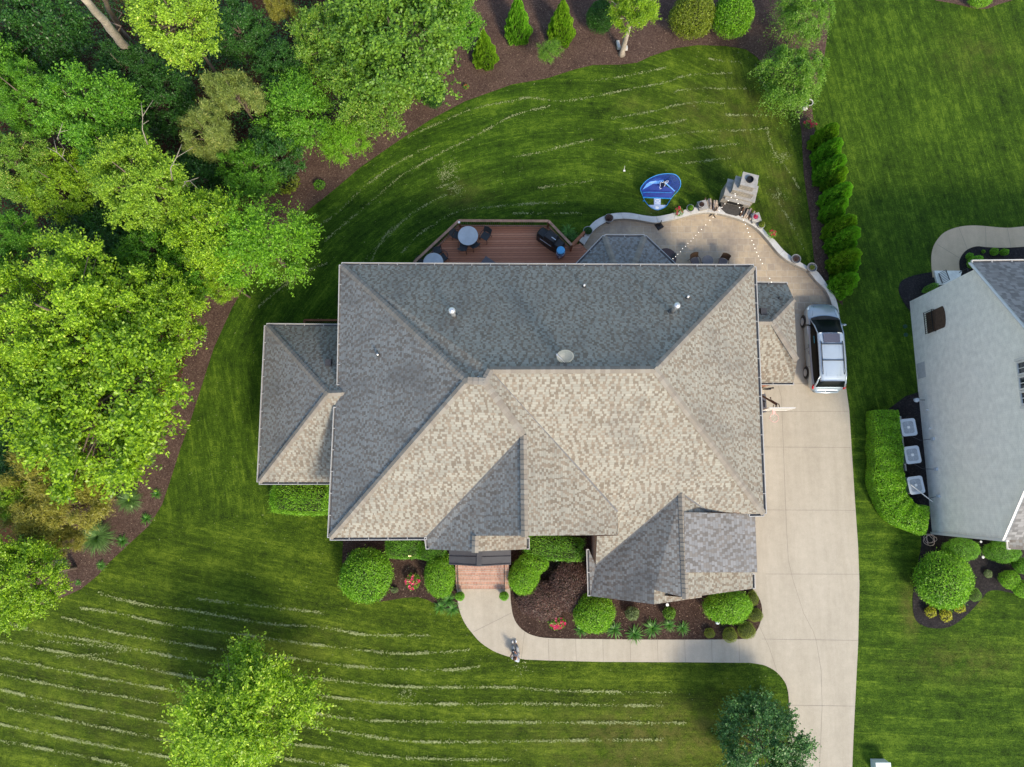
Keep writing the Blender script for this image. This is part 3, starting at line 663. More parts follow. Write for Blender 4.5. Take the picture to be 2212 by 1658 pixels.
def walls(parent, name, pts, z0, z1, mat):
    b = MB(); b.prism(pts, z0, z1); return b.build(name, mat, parent, parent.location)
def window(parent, c, w, h, nrm, frame, glassm, bars=(1, 2)):
    """window facing nrm (horizontal unit vector); c = centre on the wall surface"""
    n = Vector((nrm[0], nrm[1], 0)).normalized(); t = Vector((-n.y, n.x, 0)); c = Vector(c)
    b = MB(); up = Vector((0, 0, 1)); fw = 0.09; rz = math.atan2(t.y, t.x)
    for s in (-1, 1):
        b.box(c + t * s * (w / 2) + n * 0.03, (fw, 0.10, h + fw), rz=rz); b.box(c + up * s * (h / 2) + n * 0.034, (w + fw, 0.10, fw), rz=rz)
    for i in range(1, bars[0] + 1): b.box(c + t * (-w / 2 + w * i / (bars[0] + 1)) + n * 0.02, (0.035, 0.05, h), rz=rz)
    for i in range(1, bars[1] + 1): b.box(c + up * (-h / 2 + h * i / (bars[1] + 1)) + n * 0.018, (w, 0.045, 0.035), rz=rz)
    f = b.build('window', frame, parent, parent.location)
    g = MB(); g.box(c + n * 0.006, (w - 0.02, 0.03, h - 0.02), rz=rz); o = g.build('pane', glassm, f, parent.location)
    return f

M['shingle_lilac'] = shingle_mat('lilac grey shingles', (0.262, 0.265, 0.268), (0.18, 0.168, 0.155), 0.15, 0.38)
# ---- the main brick house
house = thing('brick_house', 'large brick house with grey and tan shingled hip roof in the middle', 'house', (1.0, 4.5, 0))
ZE, PT = 5.8, 0.775
A, B, C, D = U(738, 573, ZE), U(1628, 577, ZE), U(1650, 1110, ZE), U(713, 1162, ZE)
WP = (tuple(A), PT, 0.0); EP = (tuple(B), -PT, 0.0); NP = (tuple(A), 0.0, -0.755); SE = (tuple(C), 0.0, 0.80)
P1 = U(1010, 823, 11.12); P2 = U(1046, 825, 11.12); R1 = U(1060, 799.5, 10.98); R2 = U(1415, 798.5, 10.9)
V1 = U(1066, 806, 10.85); V2 = U(1334, 1106, 6.05); V3 = U(1332, 1156, 6.0)
W0 = U(1131, 940, 9.72); W1 = U(1133.5, 1158, 9.72)
E0 = U(922, 1161, ZE); E1 = U(926, 1187, ZE - 0.05)
S0 = U(1027, 1158, 7.72); S1 = U(1026, 1192, 7.72); S2 = U(1138, 1187, 5.9); S3 = U(1138, 1150, 5.9)
GZ, GR = 3.6, 7.05
T3 = RP(1287, 1222, SE); T2 = RP(1290, 1159, SE); T1 = RP(1332, 1157, SE)
Rg0 = RP(1472, 1066, SE); Rg1 = U(1481, 1292, Rg0.z)
g_nw = U(1272, 1187, GZ); g_sw = U(1275, 1288, GZ)
k1 = U(1413, 1306, 5.92); k0 = U(1413, 1275, 5.92)
SWc = RP(1334, 1120, SE)
faces = [
    ([A, B, R2, R1, P2, P1], (1, 0)),                                   # north
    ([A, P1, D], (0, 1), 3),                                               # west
    ([D, P1, P2, W0, E0], (1, 0)),                                      # front, west part
    ([B, C, R2], (0, 1)),                                               # east
    ([R1, R2, C, RP(1531, 1106, SE), Rg0, T3, T2, RP(1334, 1157, SE), V2 + Vector((0, 0, -0.02)), V1], (1, 0)),   # front, east part
    ([P2, R1, V1, V2, V3, W1, W0], (0, 1)),                             # big gable, east slope
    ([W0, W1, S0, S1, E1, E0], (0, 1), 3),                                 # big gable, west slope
    ([S0, S1, S2, S3], (0, 1)),                                         # entry gable, east slope
]
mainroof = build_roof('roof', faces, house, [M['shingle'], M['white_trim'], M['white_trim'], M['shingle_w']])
dz = 1.0
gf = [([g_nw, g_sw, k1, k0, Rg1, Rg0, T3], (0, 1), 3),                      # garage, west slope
      ([k0, k1, U(1516, 1291, 4.35), U(1516, 1262, 4.35)], (0, 1)),
      ([U(1480, 1200, Rg0.z), Rg1, U(1626, 1272, GZ), U(1625, 1200, GZ)], (0, 1)),
      ([Rg0, U(1478, 1112, Rg0.z), U(1528, 1112, 5.8), RP(1531, 1107, SE)], (0, 1))]
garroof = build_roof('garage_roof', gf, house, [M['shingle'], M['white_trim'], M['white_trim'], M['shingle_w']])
dorm = build_roof('dormer_roof', [([U(1478, 1107, Rg0.z + .04), U(1481, 1237, Rg0.z + .04), U(1636, 1237, 5.35), U(1631, 1110.5, 5.35)], (0, 1))], house, [M['shingle_lilac'], M['white_trim'], M['white_trim']])
b = MB()
dq = [U(1520, 1112, 3.0)[:2], U(1520, 1232, 3.0)[:2]]
dx0, dx1 = U(1478, 1107, Rg0.z)[0] + 0.3, U(1631, 1110, 5.35)[0] - 0.35
dy1, dy0 = U(1478, 1107, Rg0.z)[1] - 0.12, U(1481, 1237, Rg0.z)[1] + 0.3
b.prism([(dx0, dy0), (dx1, dy0), (dx1, dy1), (dx0, dy1)], 3.2, 5.2)
b.build('dormer_wall', M['brick'], house, house.location)
# side wing (west) and east wing
LZ = 3.0
a, b_, c, d = U(576, 704, LZ), U(733, 706, LZ), U(717, 1042, LZ), U(560, 1042, LZ)
h0 = U(708, 850.5, LZ + 3.15); h1 = U(747, 848.5, LZ + 3.15)
# the wing runs in under the main eave
b2 = Vector((A.x + 0.5, b_.y, LZ)); c2 = Vector((A.x + 0.5, c.y, LZ)); 
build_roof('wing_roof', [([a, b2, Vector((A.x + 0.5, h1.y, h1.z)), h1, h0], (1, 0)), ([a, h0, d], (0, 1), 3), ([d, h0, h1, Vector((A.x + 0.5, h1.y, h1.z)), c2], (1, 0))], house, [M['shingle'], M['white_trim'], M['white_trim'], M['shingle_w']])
RZ = 3.0
ra, rb = U(1620, 614, RZ), U(1701, 615, RZ); rc, rd = U(1714, 827, RZ), U(1625, 827, RZ)
rn = U(1715, 647, RZ + 0.9); rs = U(1722, 779, RZ + 1.2); ap = U(1669, 696, RZ + 2.15); apw = U(1630, 696, RZ + 2.15)
build_roof('wing_roof', [([ra, rb, rn, ap, apw], (1, 0)), ([rn, rs, ap], (0, 1)), ([apw, ap, rs, rc, rd], (1, 0))], house, [M['shingle'], M['white_trim'], M['white_trim'], M['shingle_w']])
BZ = 3.3
ba, bb, bc, bd = U(1247, 573, BZ), U(1306, 512, BZ), U(1392, 512, BZ), U(1457, 574, BZ)
bp, bq = U(1332, 585, BZ + 1.5), U(1366, 585, BZ + 1.5); ys = Vector((0, -1.0, 0))
build_roof('bay_roof', [([bb, bc, bq, bp], (1, 0)), ([ba, bb, bp], (1, 1)), ([bc, bd, bq], (1, -1))], house, [M['shingle_big'], M['white_trim'], M['white_trim']])
ridge_cap(house, [(A, P1), (D, P1), (P1, P2, .02), (P2, W0), (P2, R1, .05), (R1, R2), (B, R2), (C, R2), (W0, W1), (S0, S1), (a, h0), (d, h0), (h0, h1), (ap, rn), (ap, rs), (ap, apw), (Rg0, Rg1), (bb, bp), (bc, bq)])
# valley flashings
b = MB()
for p, q in ((V1, V2), (W0, E0), (Rg0, T3), (Rg0, RP(1531, 1107, SE))): b = MB(); b.bar(Vector(p) + Vector((0, 0, .012)), Vector(q) + Vector((0, 0, .012)), 0.085, 0.02); b.build('valley_flashing', M['gutter_in'], house, house.location)
# gutters
gutter(house, A, B, (0, 1)); gutter(house, A, RP(733, 832, WP), (-1, 0)); gutter(house, RP(726, 880, WP), D, (-1, 0)); gutter(house, D, E0, (0, -1)); gutter(house, B, C, (1, 0))
gutter(house, C, U(1618, 1111, ZE), (0, -1)); gutter(house, a, b2, (0, 1)); gutter(house, a, d, (-1, 0)); gutter(house, d, c2, (0, -1))
gutter(house, ra, rb, (0, 1)); gutter(house, rc, rd, (0, -1)); gutter(house, bb, bc, (0, 1)); gutter(house, ba, bb, (-1, 1)); gutter(house, bc, bd, (1, 1))
gutter(house, g_nw, g_sw, (-1, 0)); gutter(house, U(1625, 1240, GZ), U(1626, 1272, GZ), (1, 0)); gutter(house, U(1138, 1162, 5.9), S2, (1, 0)); gutter(house, E0, E1, (-1, 0))
# walls
def rect(x0, y0, x1, y1): return [(x0, y0), (x1, y0), (x1, y1), (x0, y1)]
OV = 0.45
sy = RP(1334, 1120, SE)
walls(house, 'wall', [(A.x + OV, A.y - OV), (B.x - OV, B.y - OV), (C.x - OV, C.y + OV), (V3.x - .5, C.y + OV), (V3.x - .5, D.y + OV), (D.x + OV, D.y + OV)], 0, ZE - 0.1, M['brick'])
walls(house, 'wall', [(E0.x + .45, D.y + 1), (E0.x + .45, W1.y + .35), (V3.x - .5, W1.y + .35), (V3.x - .5, D.y + 1)], 0, ZE - 0.15, M['brick'])
gm = MB(); gy = W1.y + .38
gm.add([(E0.x + .45, gy, ZE - .2), (V3.x - .5, gy, ZE - .2), (W1.x, gy, W1.z - .35)], [(0, 1, 2)]); gy2 = S1.y + .3
gm.add([(E1.x + .4, gy2, 0.8), (S2.x - .4, gy2, 0.8), (S2.x - .4, gy2, 5.7), (S1.x, gy2, S1.z - .3), (E1.x + .4, gy2, 5.6)], [(0, 1, 2, 3, 4)])
gw = U(1288, 1290, GZ); gx0, gx1 = g_sw.x + .45, U(1626, 1272, GZ).x - .45; gy3 = g_sw.y + .3
gm.add([(gx0, gy3, 0), (gx1, gy3, 0), (gx1, gy3, GZ), ((gx0 + gx1) / 2, gy3, Rg1.z - .5), (gx0, gy3, GZ)], [(0, 1, 2, 3, 4)])
gm.build('gable_wall', M['brick'], house, house.location)
walls(house, 'garage_wall', rect(gx0, gy3 + .02, gx1, C.y + 1.0), 0, GZ - 0.1, M['brick'])
walls(house, 'wall', rect(a.x + OV, d.y + OV, A.x + .6, a.y - OV), 0, LZ - .05, M['brick'])
walls(house, 'wall', rect(B.x - 1, rd.y + OV, rb.x - .35, ra.y - OV), 0, RZ - .05, M['brick'])
walls(house, 'wall', [(ba.x + .5, A.y - 1), (ba.x + .5, ba.y), (bb.x + .25, bb.y - .4), (bc.x - .25, bc.y - .4), (bd.x - .5, bd.y), (bd.x - .5, A.y - 1)], 0, BZ - .05, M['brick'])
for x in (-7.6, -4.8, 7.5, 10.0): window(house, (x, A.y - OV, 2.6), 1.2, 1.7, (0, 1), M['white_trim'], M['glass'])
for x in (-7.5, -5.6): window(house, (x, D.y + OV, 2.2), 1.2, 1.7, (0, -1), M['white_trim'], M['glass']); window(house, (x, D.y + OV, 4.7), 1.1, 1.1, (0, -1), M['white_trim'], M['glass'])
for y in (8.5, 6.0): window(house, (C.x - OV, y, 4.6), 1.1, 1.2, (1, 0), M['white_trim'], M['glass'])
window(house, ((gx0 + gx1) / 2, gy3, 1.9), 2.2, 1.5, (0, -1), M['white_trim'], M['glass'], (3, 2))
gd = MB()
for y in (1.9, 4.9): pass
gd.box((C.x - OV + .03, 1.4, 1.15), (.06, 2.7, 2.2));
for k in range(4): gd.box((C.x - OV + .065, 1.4, .4 + k * .5), (.03, 2.5, .36))
gd.build('garage_door', M['white_trim'], house, house.location)

# ---- things on the roof
def roof_pipe(label, px, py, z, r, h, cap=False, cat='vent pipe', mat=None):
    p = U(px, py, z); t = thing('roof_vent_pipe', label, cat, p, group='vent pipes on the brick house roof')
    b = MB(); b.lathe([(r * 2.1, -0.25), (r * 1.9, 0.05), (r * 1.15, 0.14)], n=16); b.build('flashing_boot', M['lead'], t, smooth=True)
    b = MB(); b.lathe([(r, -.2), (r, h)], n=16); b.build('pipe', mat or M['galv'], t, smooth=True)
    if cap:
        b = MB(); b.lathe([(r * 1.5, h), (r * 1.6, h + .05), (r * 1.55, h + .16), (r * 1.2, h + .22), (0, h + .26)], n=18)
        b.lathe([(r * 1.25, h - .08), (r * 1.5, h)], n=18); b.build('cap', M['galv'], t, smooth=True)
    return t
def zr(px, py, pl): return RP(px, py, pl).z
roof_pipe('thick metal flue with a round cap on the dark slope above the deck', 981, 684, zr(981, 684, NP), .11, .95, True)
roof_pipe('tall shiny flue with a pale round cap near the top right hip', 1450.5, 675, zr(1450.5, 675, NP), .10, 1.1, True, mat=M['steel'])
roof_pipe('small white plumbing vent high on the dark slope behind the octagonal bay roof', 1261.5, 619, zr(1261.5, 619, NP), .05, .25, mat=M['white_plastic'])
roof_pipe('small white plumbing vent just right above the tall shiny flue', 1484.5, 644, zr(1484.5, 644, NP), .05, .28, mat=M['white_plastic'])
roof_pipe('lone small white vent on the left-facing grey slope', 817, 768, zr(817, 768, WP), .045, .22, mat=M['white_plastic'])
RNP = (tuple(ra), 0.0, -0.76)
roof_pipe('little black vent stub on the small wing roof beside the car', 1683, 645, zr(1683, 645, RNP), .05, .2, mat=M['lead'])
def box_vent(label, px, py, pl):
    p = RP(px, py, pl); t = thing('box_vent', label, 'roof vent', p, group='square roof vents')
    b = MB(); b.box((0, 0, .0), (.55, .55, .04), rot=Matrix.Rotation(-math.atan(.76), 3, 'X')); b.build('base_plate', M['lead'], t)
    b = MB(); b.box((0, .02, .14), (.36, .40, .2), taper=.85); b.build('hood', M['dark_plastic'], t)
WNP = (tuple(a), 0.0, -0.73)
box_vent('dark square vent on the left wing roof', 711, 786, WNP); box_vent('dark square vent on the right wing roof next to the main gutter', 1647, 676, RNP)
# satellite dish
p = RP(1219, 778, NP)
t = thing('satellite_dish', 'oval light grey satellite dish just below the top ridge', 'satellite dish', p)
b = MB(); b.box((0, 0, .03), (.18, .22, .06), rot=Matrix.Rotation(-.64, 3, 'X')); b.tube([(0, 0, 0), (0, .02, .3), (0, .1, .5)], .025); b.build('mast', M['black_metal'], t)
Rt = Matrix.Rotation(R_(32), 4, 'X') 
b = MB(); pr = [(0.0, .0), (.12, .008), (.24, .03), (.33, .065), (.38, .09), (.385, .105), (.33, .082), (.24, .048), (.12, .022), (0, .012)]
b.lathe(pr, n=28, sx=1.0, sy=.82)
for i, v in enumerate(b.v): b.v[i] = tuple((Rt @ Vector(v)) + Vector((0, .1, .5)))
b.build('dish', plain('dish grey', (0.15, 0.17, 0.165), .5, var=.06), t, smooth=True)
b = MB(); b.tube([(0, -.2, .42), (-.16, -.1, .74), (-.34, .06, .78)], .012); b.box((-.36, .08, .78), (.07, .07, .07)); b.build('receiver_arm', M['galv'], t)

# ---- entry: metal porch roof, brick steps and rails
t = thing('porch', 'brick stoop with metal roof and handrails at the front door', 'porch', U(1043, 1245, 0))
b = MB(); MZ = 3.7; ridge0 = U(1036, 1186, MZ + .32); ridge1 = U(1035, 1223, MZ + .32)
for e, s in ((970, -1), (1103.5, 1)):
    p0, p1 = U(e, 1186, MZ), U(e, 1219, MZ)
    q = MB(); uv = {}; roof_face(b, uv, [Vector(p0), Vector(p1), ridge1, ridge0], (0, 1), .05)
    m0, m1 = (Vector(p0) + Vector(p1)) / 2, (ridge0 + ridge1) / 2
    b.bar(m0 + Vector((0, 0, .02)), m1 + Vector((0, 0, .02)), .03, .05)
    b.bar(Vector(p1) + Vector((0, 0, .02)), ridge1 + Vector((0, 0, .02)), .05, .05)
b.m = [0] * len(b.f)
b.bar(ridge0 + Vector((0, 0, .03)), ridge1 + Vector((0, 0, .03)), .26, .03)
b.build('metal_roof', M['terrace'], t, t.location)
b = MB(); x0, x1 = U(986, 1250).x, U(1100, 1250).x
ys_ = [U(1040, y).y for y in (1273, 1262.5, 1252, 1241.5, 1230.5)]
for k, y in enumerate(ys_): b.prism(rect(x0 + k * .001, y, x1 - k * .001, ys_[-1] + 2.2 if k == 4 else ys_[-1] + .02 * (5 - k)), 0, .16 * (k + 1), 0)
b.build('steps', M['paver'], t, t.location)
b = MB()
for k, y in enumerate(ys_): b.bar((x0 - .003, y + .012, .16 * (k + 1) + .003), (x1 + .003, y + .012, .16 * (k + 1) + .003), .03, .008)
b.build('mortar_nosing', plain('mortar', (.42, .37, .30), .9, var=.3), t, t.location)
b = MB()
for i, y in enumerate(np.linspace(ys_[0] + .02, ys_[-1] + 1.0, 5)): pass
for xs in (x0 + .19, x1 - .24):
    P = [(xs, ys_[0] + .05, .16), (xs, ys_[0] + .05, 1.02), (xs, ys_[-1], 1.68), (xs, ys_[-1] + 1.4, 1.68), (xs, ys_[-1] + 1.4, .8)]
    q = MB(); q.tube(P, .022, 6)
    n = 11
    for k in range(1, n): 
        yy = ys_[0] + .05 + (ys_[-1] - ys_[0]) * k / n; q.tube([(xs, yy, .16 + .64 * k / n), (xs, yy, 1.0 + .66 * k / n)], .009, 5)
    q.build('handrail', M['black_metal'], t, t.location)
b = MB(); cx_ = [U(980, 1222, 0).x, U(1096, 1222, 0).x]
for xs in (x0 + .1, x1 - .1): b = MB(); b.box((xs, ys_[-1] + 1.3, 2.2), (.2, .2, 2.85)); b.build('post', M['white_trim'], t, t.location)
b = MB(); dyy = gy2 + .0
b.box(((x0 + x1) / 2, gy2 - .04, 1.9), (1.1, .06, 2.15)); b.build('front_door', plain('dark door', (.05, .02, .015), .4), t, t.location)

# ---- rear deck
t = thing('timber_deck', 'reddish timber deck with railings behind the house', 'deck', U(1080, 560, 0))
def deck_mat():
    m, nt, b = new_mat('cedar decking'); p = wpos(nt); sx = nt.nodes.new('ShaderNodeSeparateXYZ'); lnk(nt, p, sx.inputs[0])
    k = mth(nt, 'DIVIDE', sx.outputs[1], 0.14); fr = mth(nt, 'FRACT', k); idx = mth(nt, 'FLOOR', k)
    wn_ = nt.nodes.new('ShaderNodeTexWhiteNoise'); wn_.noise_dimensions = '1D'; lnk(nt, idx, wn_.inputs['W'])
    g = noise(nt, scalev(nt, p, (1.2, 14, 1)), 3, 5, .7)
    c = ramp(nt, mth(nt, 'ADD', mth(nt, 'MULTIPLY', wn_.outputs[0], .3), mth(nt, 'MULTIPLY', g, .7)), [(.2, (.32, .115, .055)), (.5, (.52, .205, .105)), (.8, (.66, .33, .19))])
    c = mixc(nt, mth(nt, 'LESS_THAN', fr, .09), c, (.03, .014, .01)); lnk(nt, c, b.inputs['Base Color']); b.inputs['Roughness'].default_value = .6; return m
M['deck'] = deck_mat(); M['rail_wood'] = plain('weathered rail', (.33, .20, .14), .8, var=.35, nscale=4); M['cedar'] = plain('cedar', (.27, .10, .05), .7, var=.3, nscale=4)
b = MB(); b.prism(DECK, DECKZ - .06, DECKZ); b.build('deck_floor', M['deck'], t, t.location)
b = MB(); n = len(DECK)
for i in range(0, 5):
    p, q = DECK[i], DECK[i + 1]; b.bar((*p, DECKZ - .17), (*q, DECKZ - .17), .05, .22); b.bar((*p, DECKZ - .005), (*q, DECKZ - .005), .12, .02)
b.build('rim_board', M['cedar'], t, t.location)
for p in DECK[:6]:
    b = MB(); b.box((p[0] + .05 * (1 if p[0] < 0 else -1), p[1] - .08, (DECKZ - .1) / 2 - .02), (.14, .14, DECKZ - .15))
    b.build('support_post', M['cedar'], t, t.location)
RH = 1.0 + .95; ro = [U(x, y, RH) for x, y in [(894.5, 600), (894.5, 567), (991, 477), (1185, 478), (1235, 530)]]
ri_ = [Vector((p.x, p.y, 0)) for p in ro]
b = MB()
for p, q in zip(ro[:-1], ro[1:]): b.bar(p, q, .15, .035); b.bar(p - Vector((0, 0, .8)), q - Vector((0, 0, .8)), .04, .07)
b.build('rail_cap', M['rail_wood'], t, t.location)
for p, q in zip(ro[:-1], ro[1:]):
    b = MB(); L = (q - p).length; n = int(L / .12)
    for k in range(1, n): c_ = p.lerp(q, k / n); b.bar(c_ - Vector((0, 0, .03)), c_ - Vector((0, 0, .95)), .018, mi=0, up=(0, 1, 0))
    b.build('balusters', M['black_metal'], t, t.location)
for p in ro: b = MB(); b.box((p.x, p.y, (RH + .7) / 2 - .03), (.1, .1, RH - .72)); b.build('rail_post', M['cedar'], t, t.location)
b = MB(); b.box(tuple(ro[2] - Vector((-.02, .12, -.04))), (.12, .12, .05)); b.build('post_lamp', M['white_plastic'], t, t.location)
# steps down to the patio
s0, s1 = U(1248, 527, .7), U(1271, 549, .7); dirv = (s1 - s0).normalized(); nrm = Vector((-dirv.y, dirv.x, 0)); nrm = -nrm if nrm.x < 0 else nrm
e0 = U(1234, 537, 1.0); 
for k, (z, m_) in enumerate(((.98, M['deck']), (.67, plain('bleached tread', (.58, .42, .32), .8, var=.15)), (.34, M['deck']))):
    p = Vector((e0.x, e0.y, 0)) + nrm * (.0 + k * .32); q = p + dirv * 1.5
    b = MB(); b.bar((p.x, p.y, z), (q.x, q.y, z), .31, .05); b.bar((p.x + nrm.x * .13, p.y + nrm.y * .13, z - .18), (q.x + nrm.x * .13, q.y + nrm.y * .13, z - .18), .03, .28); b.build('stair_tread', m_, t, t.location)
b = MB(); p, q = ro[-1], U(1261.7, 503, 1.0); q.z = 1.1; b.bar(p, q, .15, .035); b.bar(p - Vector((0, 0, .3)), q - Vector((0, 0, .3)), .035, .12); b.bar(p - Vector((0, 0, .6)), q - Vector((0, 0, .55)), .035, .12); b.bar(q, (q.x, q.y, 0), .1); b.build('stair_rail', M['cedar'], t, t.location)
# small side deck by the wing
t = thing('side_landing', 'small dark timber landing with rail at the left wing', 'deck', U(695, 700, 0))
r = [U(735, 692, 1.0), U(657, 692, 1.0), U(658, 720, 1.0)]
b = MB()
for p, q in zip(r[:-1], r[1:]): b.bar(p, q, .12, .035)
b.build('rail_cap', M['cedar'], t, t.location)
b = MB()
for p, q in zip(r[:-1], r[1:]):
    n = int((q - p).length / .12)
    for k in range(n + 1): c_ = p.lerp(q, k / n); b.bar(c_ - Vector((0, 0, .03)), c_ - Vector((0, 0, 1.0)), .03, up=(0, 1, 0))
b.build('balusters', M['rust'], t, t.location)
b = MB(); b.prism([(r[1].x, r[1].y - .05), (r[0].x + .3, r[0].y - .05), (r[0].x + .3, r[2].y - .4), (r[1].x, r[2].y - .4)], -.04, .05); b.build('floor', plain('dark landing floor', (.012, .01, .01), .9), t, t.location)

# ---- seat wall round the patio
t = thing('seat_wall', 'curved low stone seat wall with pale caps around the patio', 'garden wall', U(1500, 480, 0))
b = MB(); NW_ = len(W_OUT)
for i in range(NW_ - 1):
    a0, a1, c0, c1 = W_OUT[i], W_OUT[i + 1], W_IN[i], W_IN[i + 1]
    g0 = .015 if i % 4 == 0 else 0
    f = lambda p, q, t_: (p[0] + (q[0] - p[0]) * t_, p[1] + (q[1] - p[1]) * t_)
    b.prism([f(a0, a1, g0 * 4), a1, c1, f(c0, c1, g0 * 4)], WZ - .06, WZ)
b.build('cap_stone', M['stone_cap'], t, t.location)
b = MB()
ins = lambda p, q, t_: (p[0] + (q[0] - p[0]) * t_, p[1] + (q[1] - p[1]) * t_)
b.prism([ins(p, q, .1) for p, q in zip(W_OUT, W_IN)] + [ins(p, q, .9) for p, q in zip(W_OUT, W_IN)][::-1], 0, WZ - .055)
b.build('wall_body', brick_mat('wall stone', (.42, .40, .36), (.34, .32, .28), (.25, .24, .22), .35, .12, gen='wall'), t, t.location)

# ---- neighbouring white house
n0, n1 = U(1964.5, 652, 0), U(2013, 1151, 0)
dv = (n1 - n0).normalized(); wn2 = Vector((dv.y, -dv.x, 0)); wn2 = -wn2 if wn2.x > 0 else wn2; ez = -wn2     # wn2 points west
nh = thing('white_house', 'white painted brick house with grey roof at the right edge', 'house', n0)
EZ = 6.35; Wd = (n1 - n0).length; RZ2 = EZ + Wd / 2 * .78
b = MB(); far = 14.0
tp = lambda s, e, z: n0 + dv * s + ez * e + Vector((0, 0, z))
b.add([tp(0, 0, 0), tp(Wd, 0, 0), tp(Wd, 0, EZ), tp(Wd / 2, 0, RZ2), tp(0, 0, EZ), tp(0, far, 0), tp(Wd, far, 0), tp(Wd, far, EZ), tp(Wd / 2, far, RZ2), tp(0, far, EZ)],
      [(0, 1, 2, 3, 4), (9, 8, 7, 6, 5), (0, 4, 9, 5), (1, 6, 7, 2)])
b.build('wall', M['white_brick'], nh, n0)
rk = -.12
build_roof('roof', [([tp(-.35, rk, EZ - .2), tp(-.35, far, EZ - .2), tp(Wd / 2, far, RZ2 + .1), tp(Wd / 2, rk, RZ2 + .1)], tuple(ez[:2])), ([tp(Wd + .0, rk, EZ - .0), tp(Wd / 2, rk, RZ2 + .1), tp(Wd / 2, far, RZ2 + .1), tp(Wd + .0, far, EZ)], tuple(ez[:2]))], nh, [M['shingle_grey'], M['white_trim'], M['white_trim']])
gutter(nh, tp(-.35, rk, EZ - .2), tp(-.35, far, EZ - .2), tuple((-dv)[:2]), mat=M['white_trim']); b = MB(); b.bar(tp(-.36, rk - .03, EZ - .28), tp(Wd / 2, rk - .03, RZ2 + .02), .05, .2, up=tuple(wn2)); b.bar(tp(Wd + .01, rk - .03, EZ - .08), tp(Wd / 2, rk - .03, RZ2 + .02), .05, .2, up=tuple(wn2))
b.bar(tp(Wd + .02, -.03, .0), tp(Wd + .02, -.03, EZ), .14, .14, up=(1, 0, 0)); b.build('rake_trim', [M['white_trim'], M['gutter_in']], nh, n0)
WPL = None
def on_wall(px, py):
    """point of the west wall seen at (px, py)"""
    d = WM @ np.array([px - 1106.0, 829.0 - py, -FPX]); C0 = Vector((0, 0, CAMH)); dd = Vector([float(v) for v in d])
    t_ = (n0 - C0).dot(wn2) / dd.dot(wn2); return C0 + dd * t_
# arched opening with a railing
q0, q1, q2, q3 = on_wall(2000, 677.5), on_wall(2038, 662), on_wall(2042.6, 706.6), on_wall(2004, 722)
sa = (q0 - n0).dot(dv); sb = (q3 - n0).dot(dv); za, zb = q0.z, q1.z
b = MB(); arch = [(sa, za), (sb, za)] + [((sa + sb) / 2 + (sb - sa) / 2 * math.cos(th), zb - .1 + .22 * math.sin(th)) for th in np.linspace(0, PI, 9)]
vs = [tp(s, -.012, z) for s, z in arch] + [tp(s, .25, z) for s, z in arch]; m_ = len(arch)
b.add([tp(s, -.012, z) for s, z in arch], [tuple(range(m_))])
oo = b.build('arched_door', plain('brown door', (.085, .052, .035), .8, var=.3), nh, n0)
b = MB(); hh = za + (zb - za) * .48
for z in (za + .06, hh): b.bar(tp(sa - .03, -.16, z), tp(sb + .03, -.16, z), .035)
for k in range(11): s = sa + (sb - sa) * k / 10; b.bar(tp(s, -.16, za + .05), tp(s, -.16, hh), .022, up=tuple(dv))
for s in (sa - .02, sb + .02): b.bar(tp(s, -.16, hh), tp(s, -.0, hh), .03)
b.build('railing', M['black_metal'], nh, n0)
q = on_wall(1992, 800); w_ = MB(); sq = (q - n0).dot(dv); w_.add([tp(sq - .45, -.012, .12), tp(sq + .45, -.012, .12), tp(sq + .45, -.012, .95), tp(sq - .45, -.012, .95)], [(0, 1, 2, 3)]); w_.build('utility_panel', plain('panel grey', (.52, .52, .52), .6), nh, n0)
q = on_wall(2192, 783); qb = on_wall(2196, 880); s_0, s_1 = (q - n0).dot(dv), (qb - n0).dot(dv)
for k in range(3):
    sc = s_0 + (s_1 - s_0) * (k + .5) / 3; window(nh, tp(sc, 0, 9.15), (s_1 - s_0) / 3 - .12, 1.5, tuple(wn2[:2]), M['white_trim'], M['glass'], (1, 2))
for s in (s_0 - .06, s_1 + .06): fr = MB(); fr.bar(tp(s, -.05, 8.3), tp(s, -.05, 10.0), .1, .12, up=tuple(dv)); fr.build('window_trim', M['white_trim'], nh, n0)
# lower roof at the bottom right of it
pz = 4.3
pr0 = U(2176, 1097, pz); pr1 = U(2182, 1187, pz)
build_roof('porch_roof', [([pr0, pr1, pr1 + Vector((4, -.1, 1.6)), pr0 + Vector((4, -.1, 1.6))], (0, 1))], nh, [M['shingle_big'], M['white_trim'], M['white_trim']])
gutter(nh, pr0, pr1, (-1, 0), mat=M['white_trim'])
b = MB(); b.prism([(pr0.x + .4, pr1.y + .35), (pr0.x + 4, pr1.y + .3), (pr0.x + 4, pr0.y), (pr0.x + .4, pr0.y)], 0, pz - .1); b.build('porch_wall', M['white_brick'], nh, n0)
# stone landing and railing on the north side
t = thing('stone_landing', 'white stone landing at the end of the curved tan walk', 'landing', U(2045, 600, 0))
b = MB(); b.prism(G([(2015, 587), (2075, 587), (2068, 612), (2022, 618)]), 0, .16); b.build('slab', M['white_brick'], t, t.location)
b = MB(); p, q = U(2027, 590, .95), U(2042, 583, .95)
ra_, rb_ = U(2027, 592, .2), U(2035, 613, .2)
for z in (.25, .95): b.bar((ra_.x, ra_.y, z), (rb_.x, rb_.y, z), .035)
for k in range(8): s = k / 7; c_ = ra_.lerp(rb_, s); b.bar((c_.x, c_.y, .16), (c_.x, c_.y, .97), .02, up=(0, 1, 0))
p_ = U(2072, 589, .16); b.bar(p_, (p_.x, p_.y, .95), .03, up=(0, 1, 0)); b.bar((p_.x, p_.y, .95), (p_.x + .1, p_.y - .7, .95), .035)
b.build('railing', M['black_metal'], t, t.location)

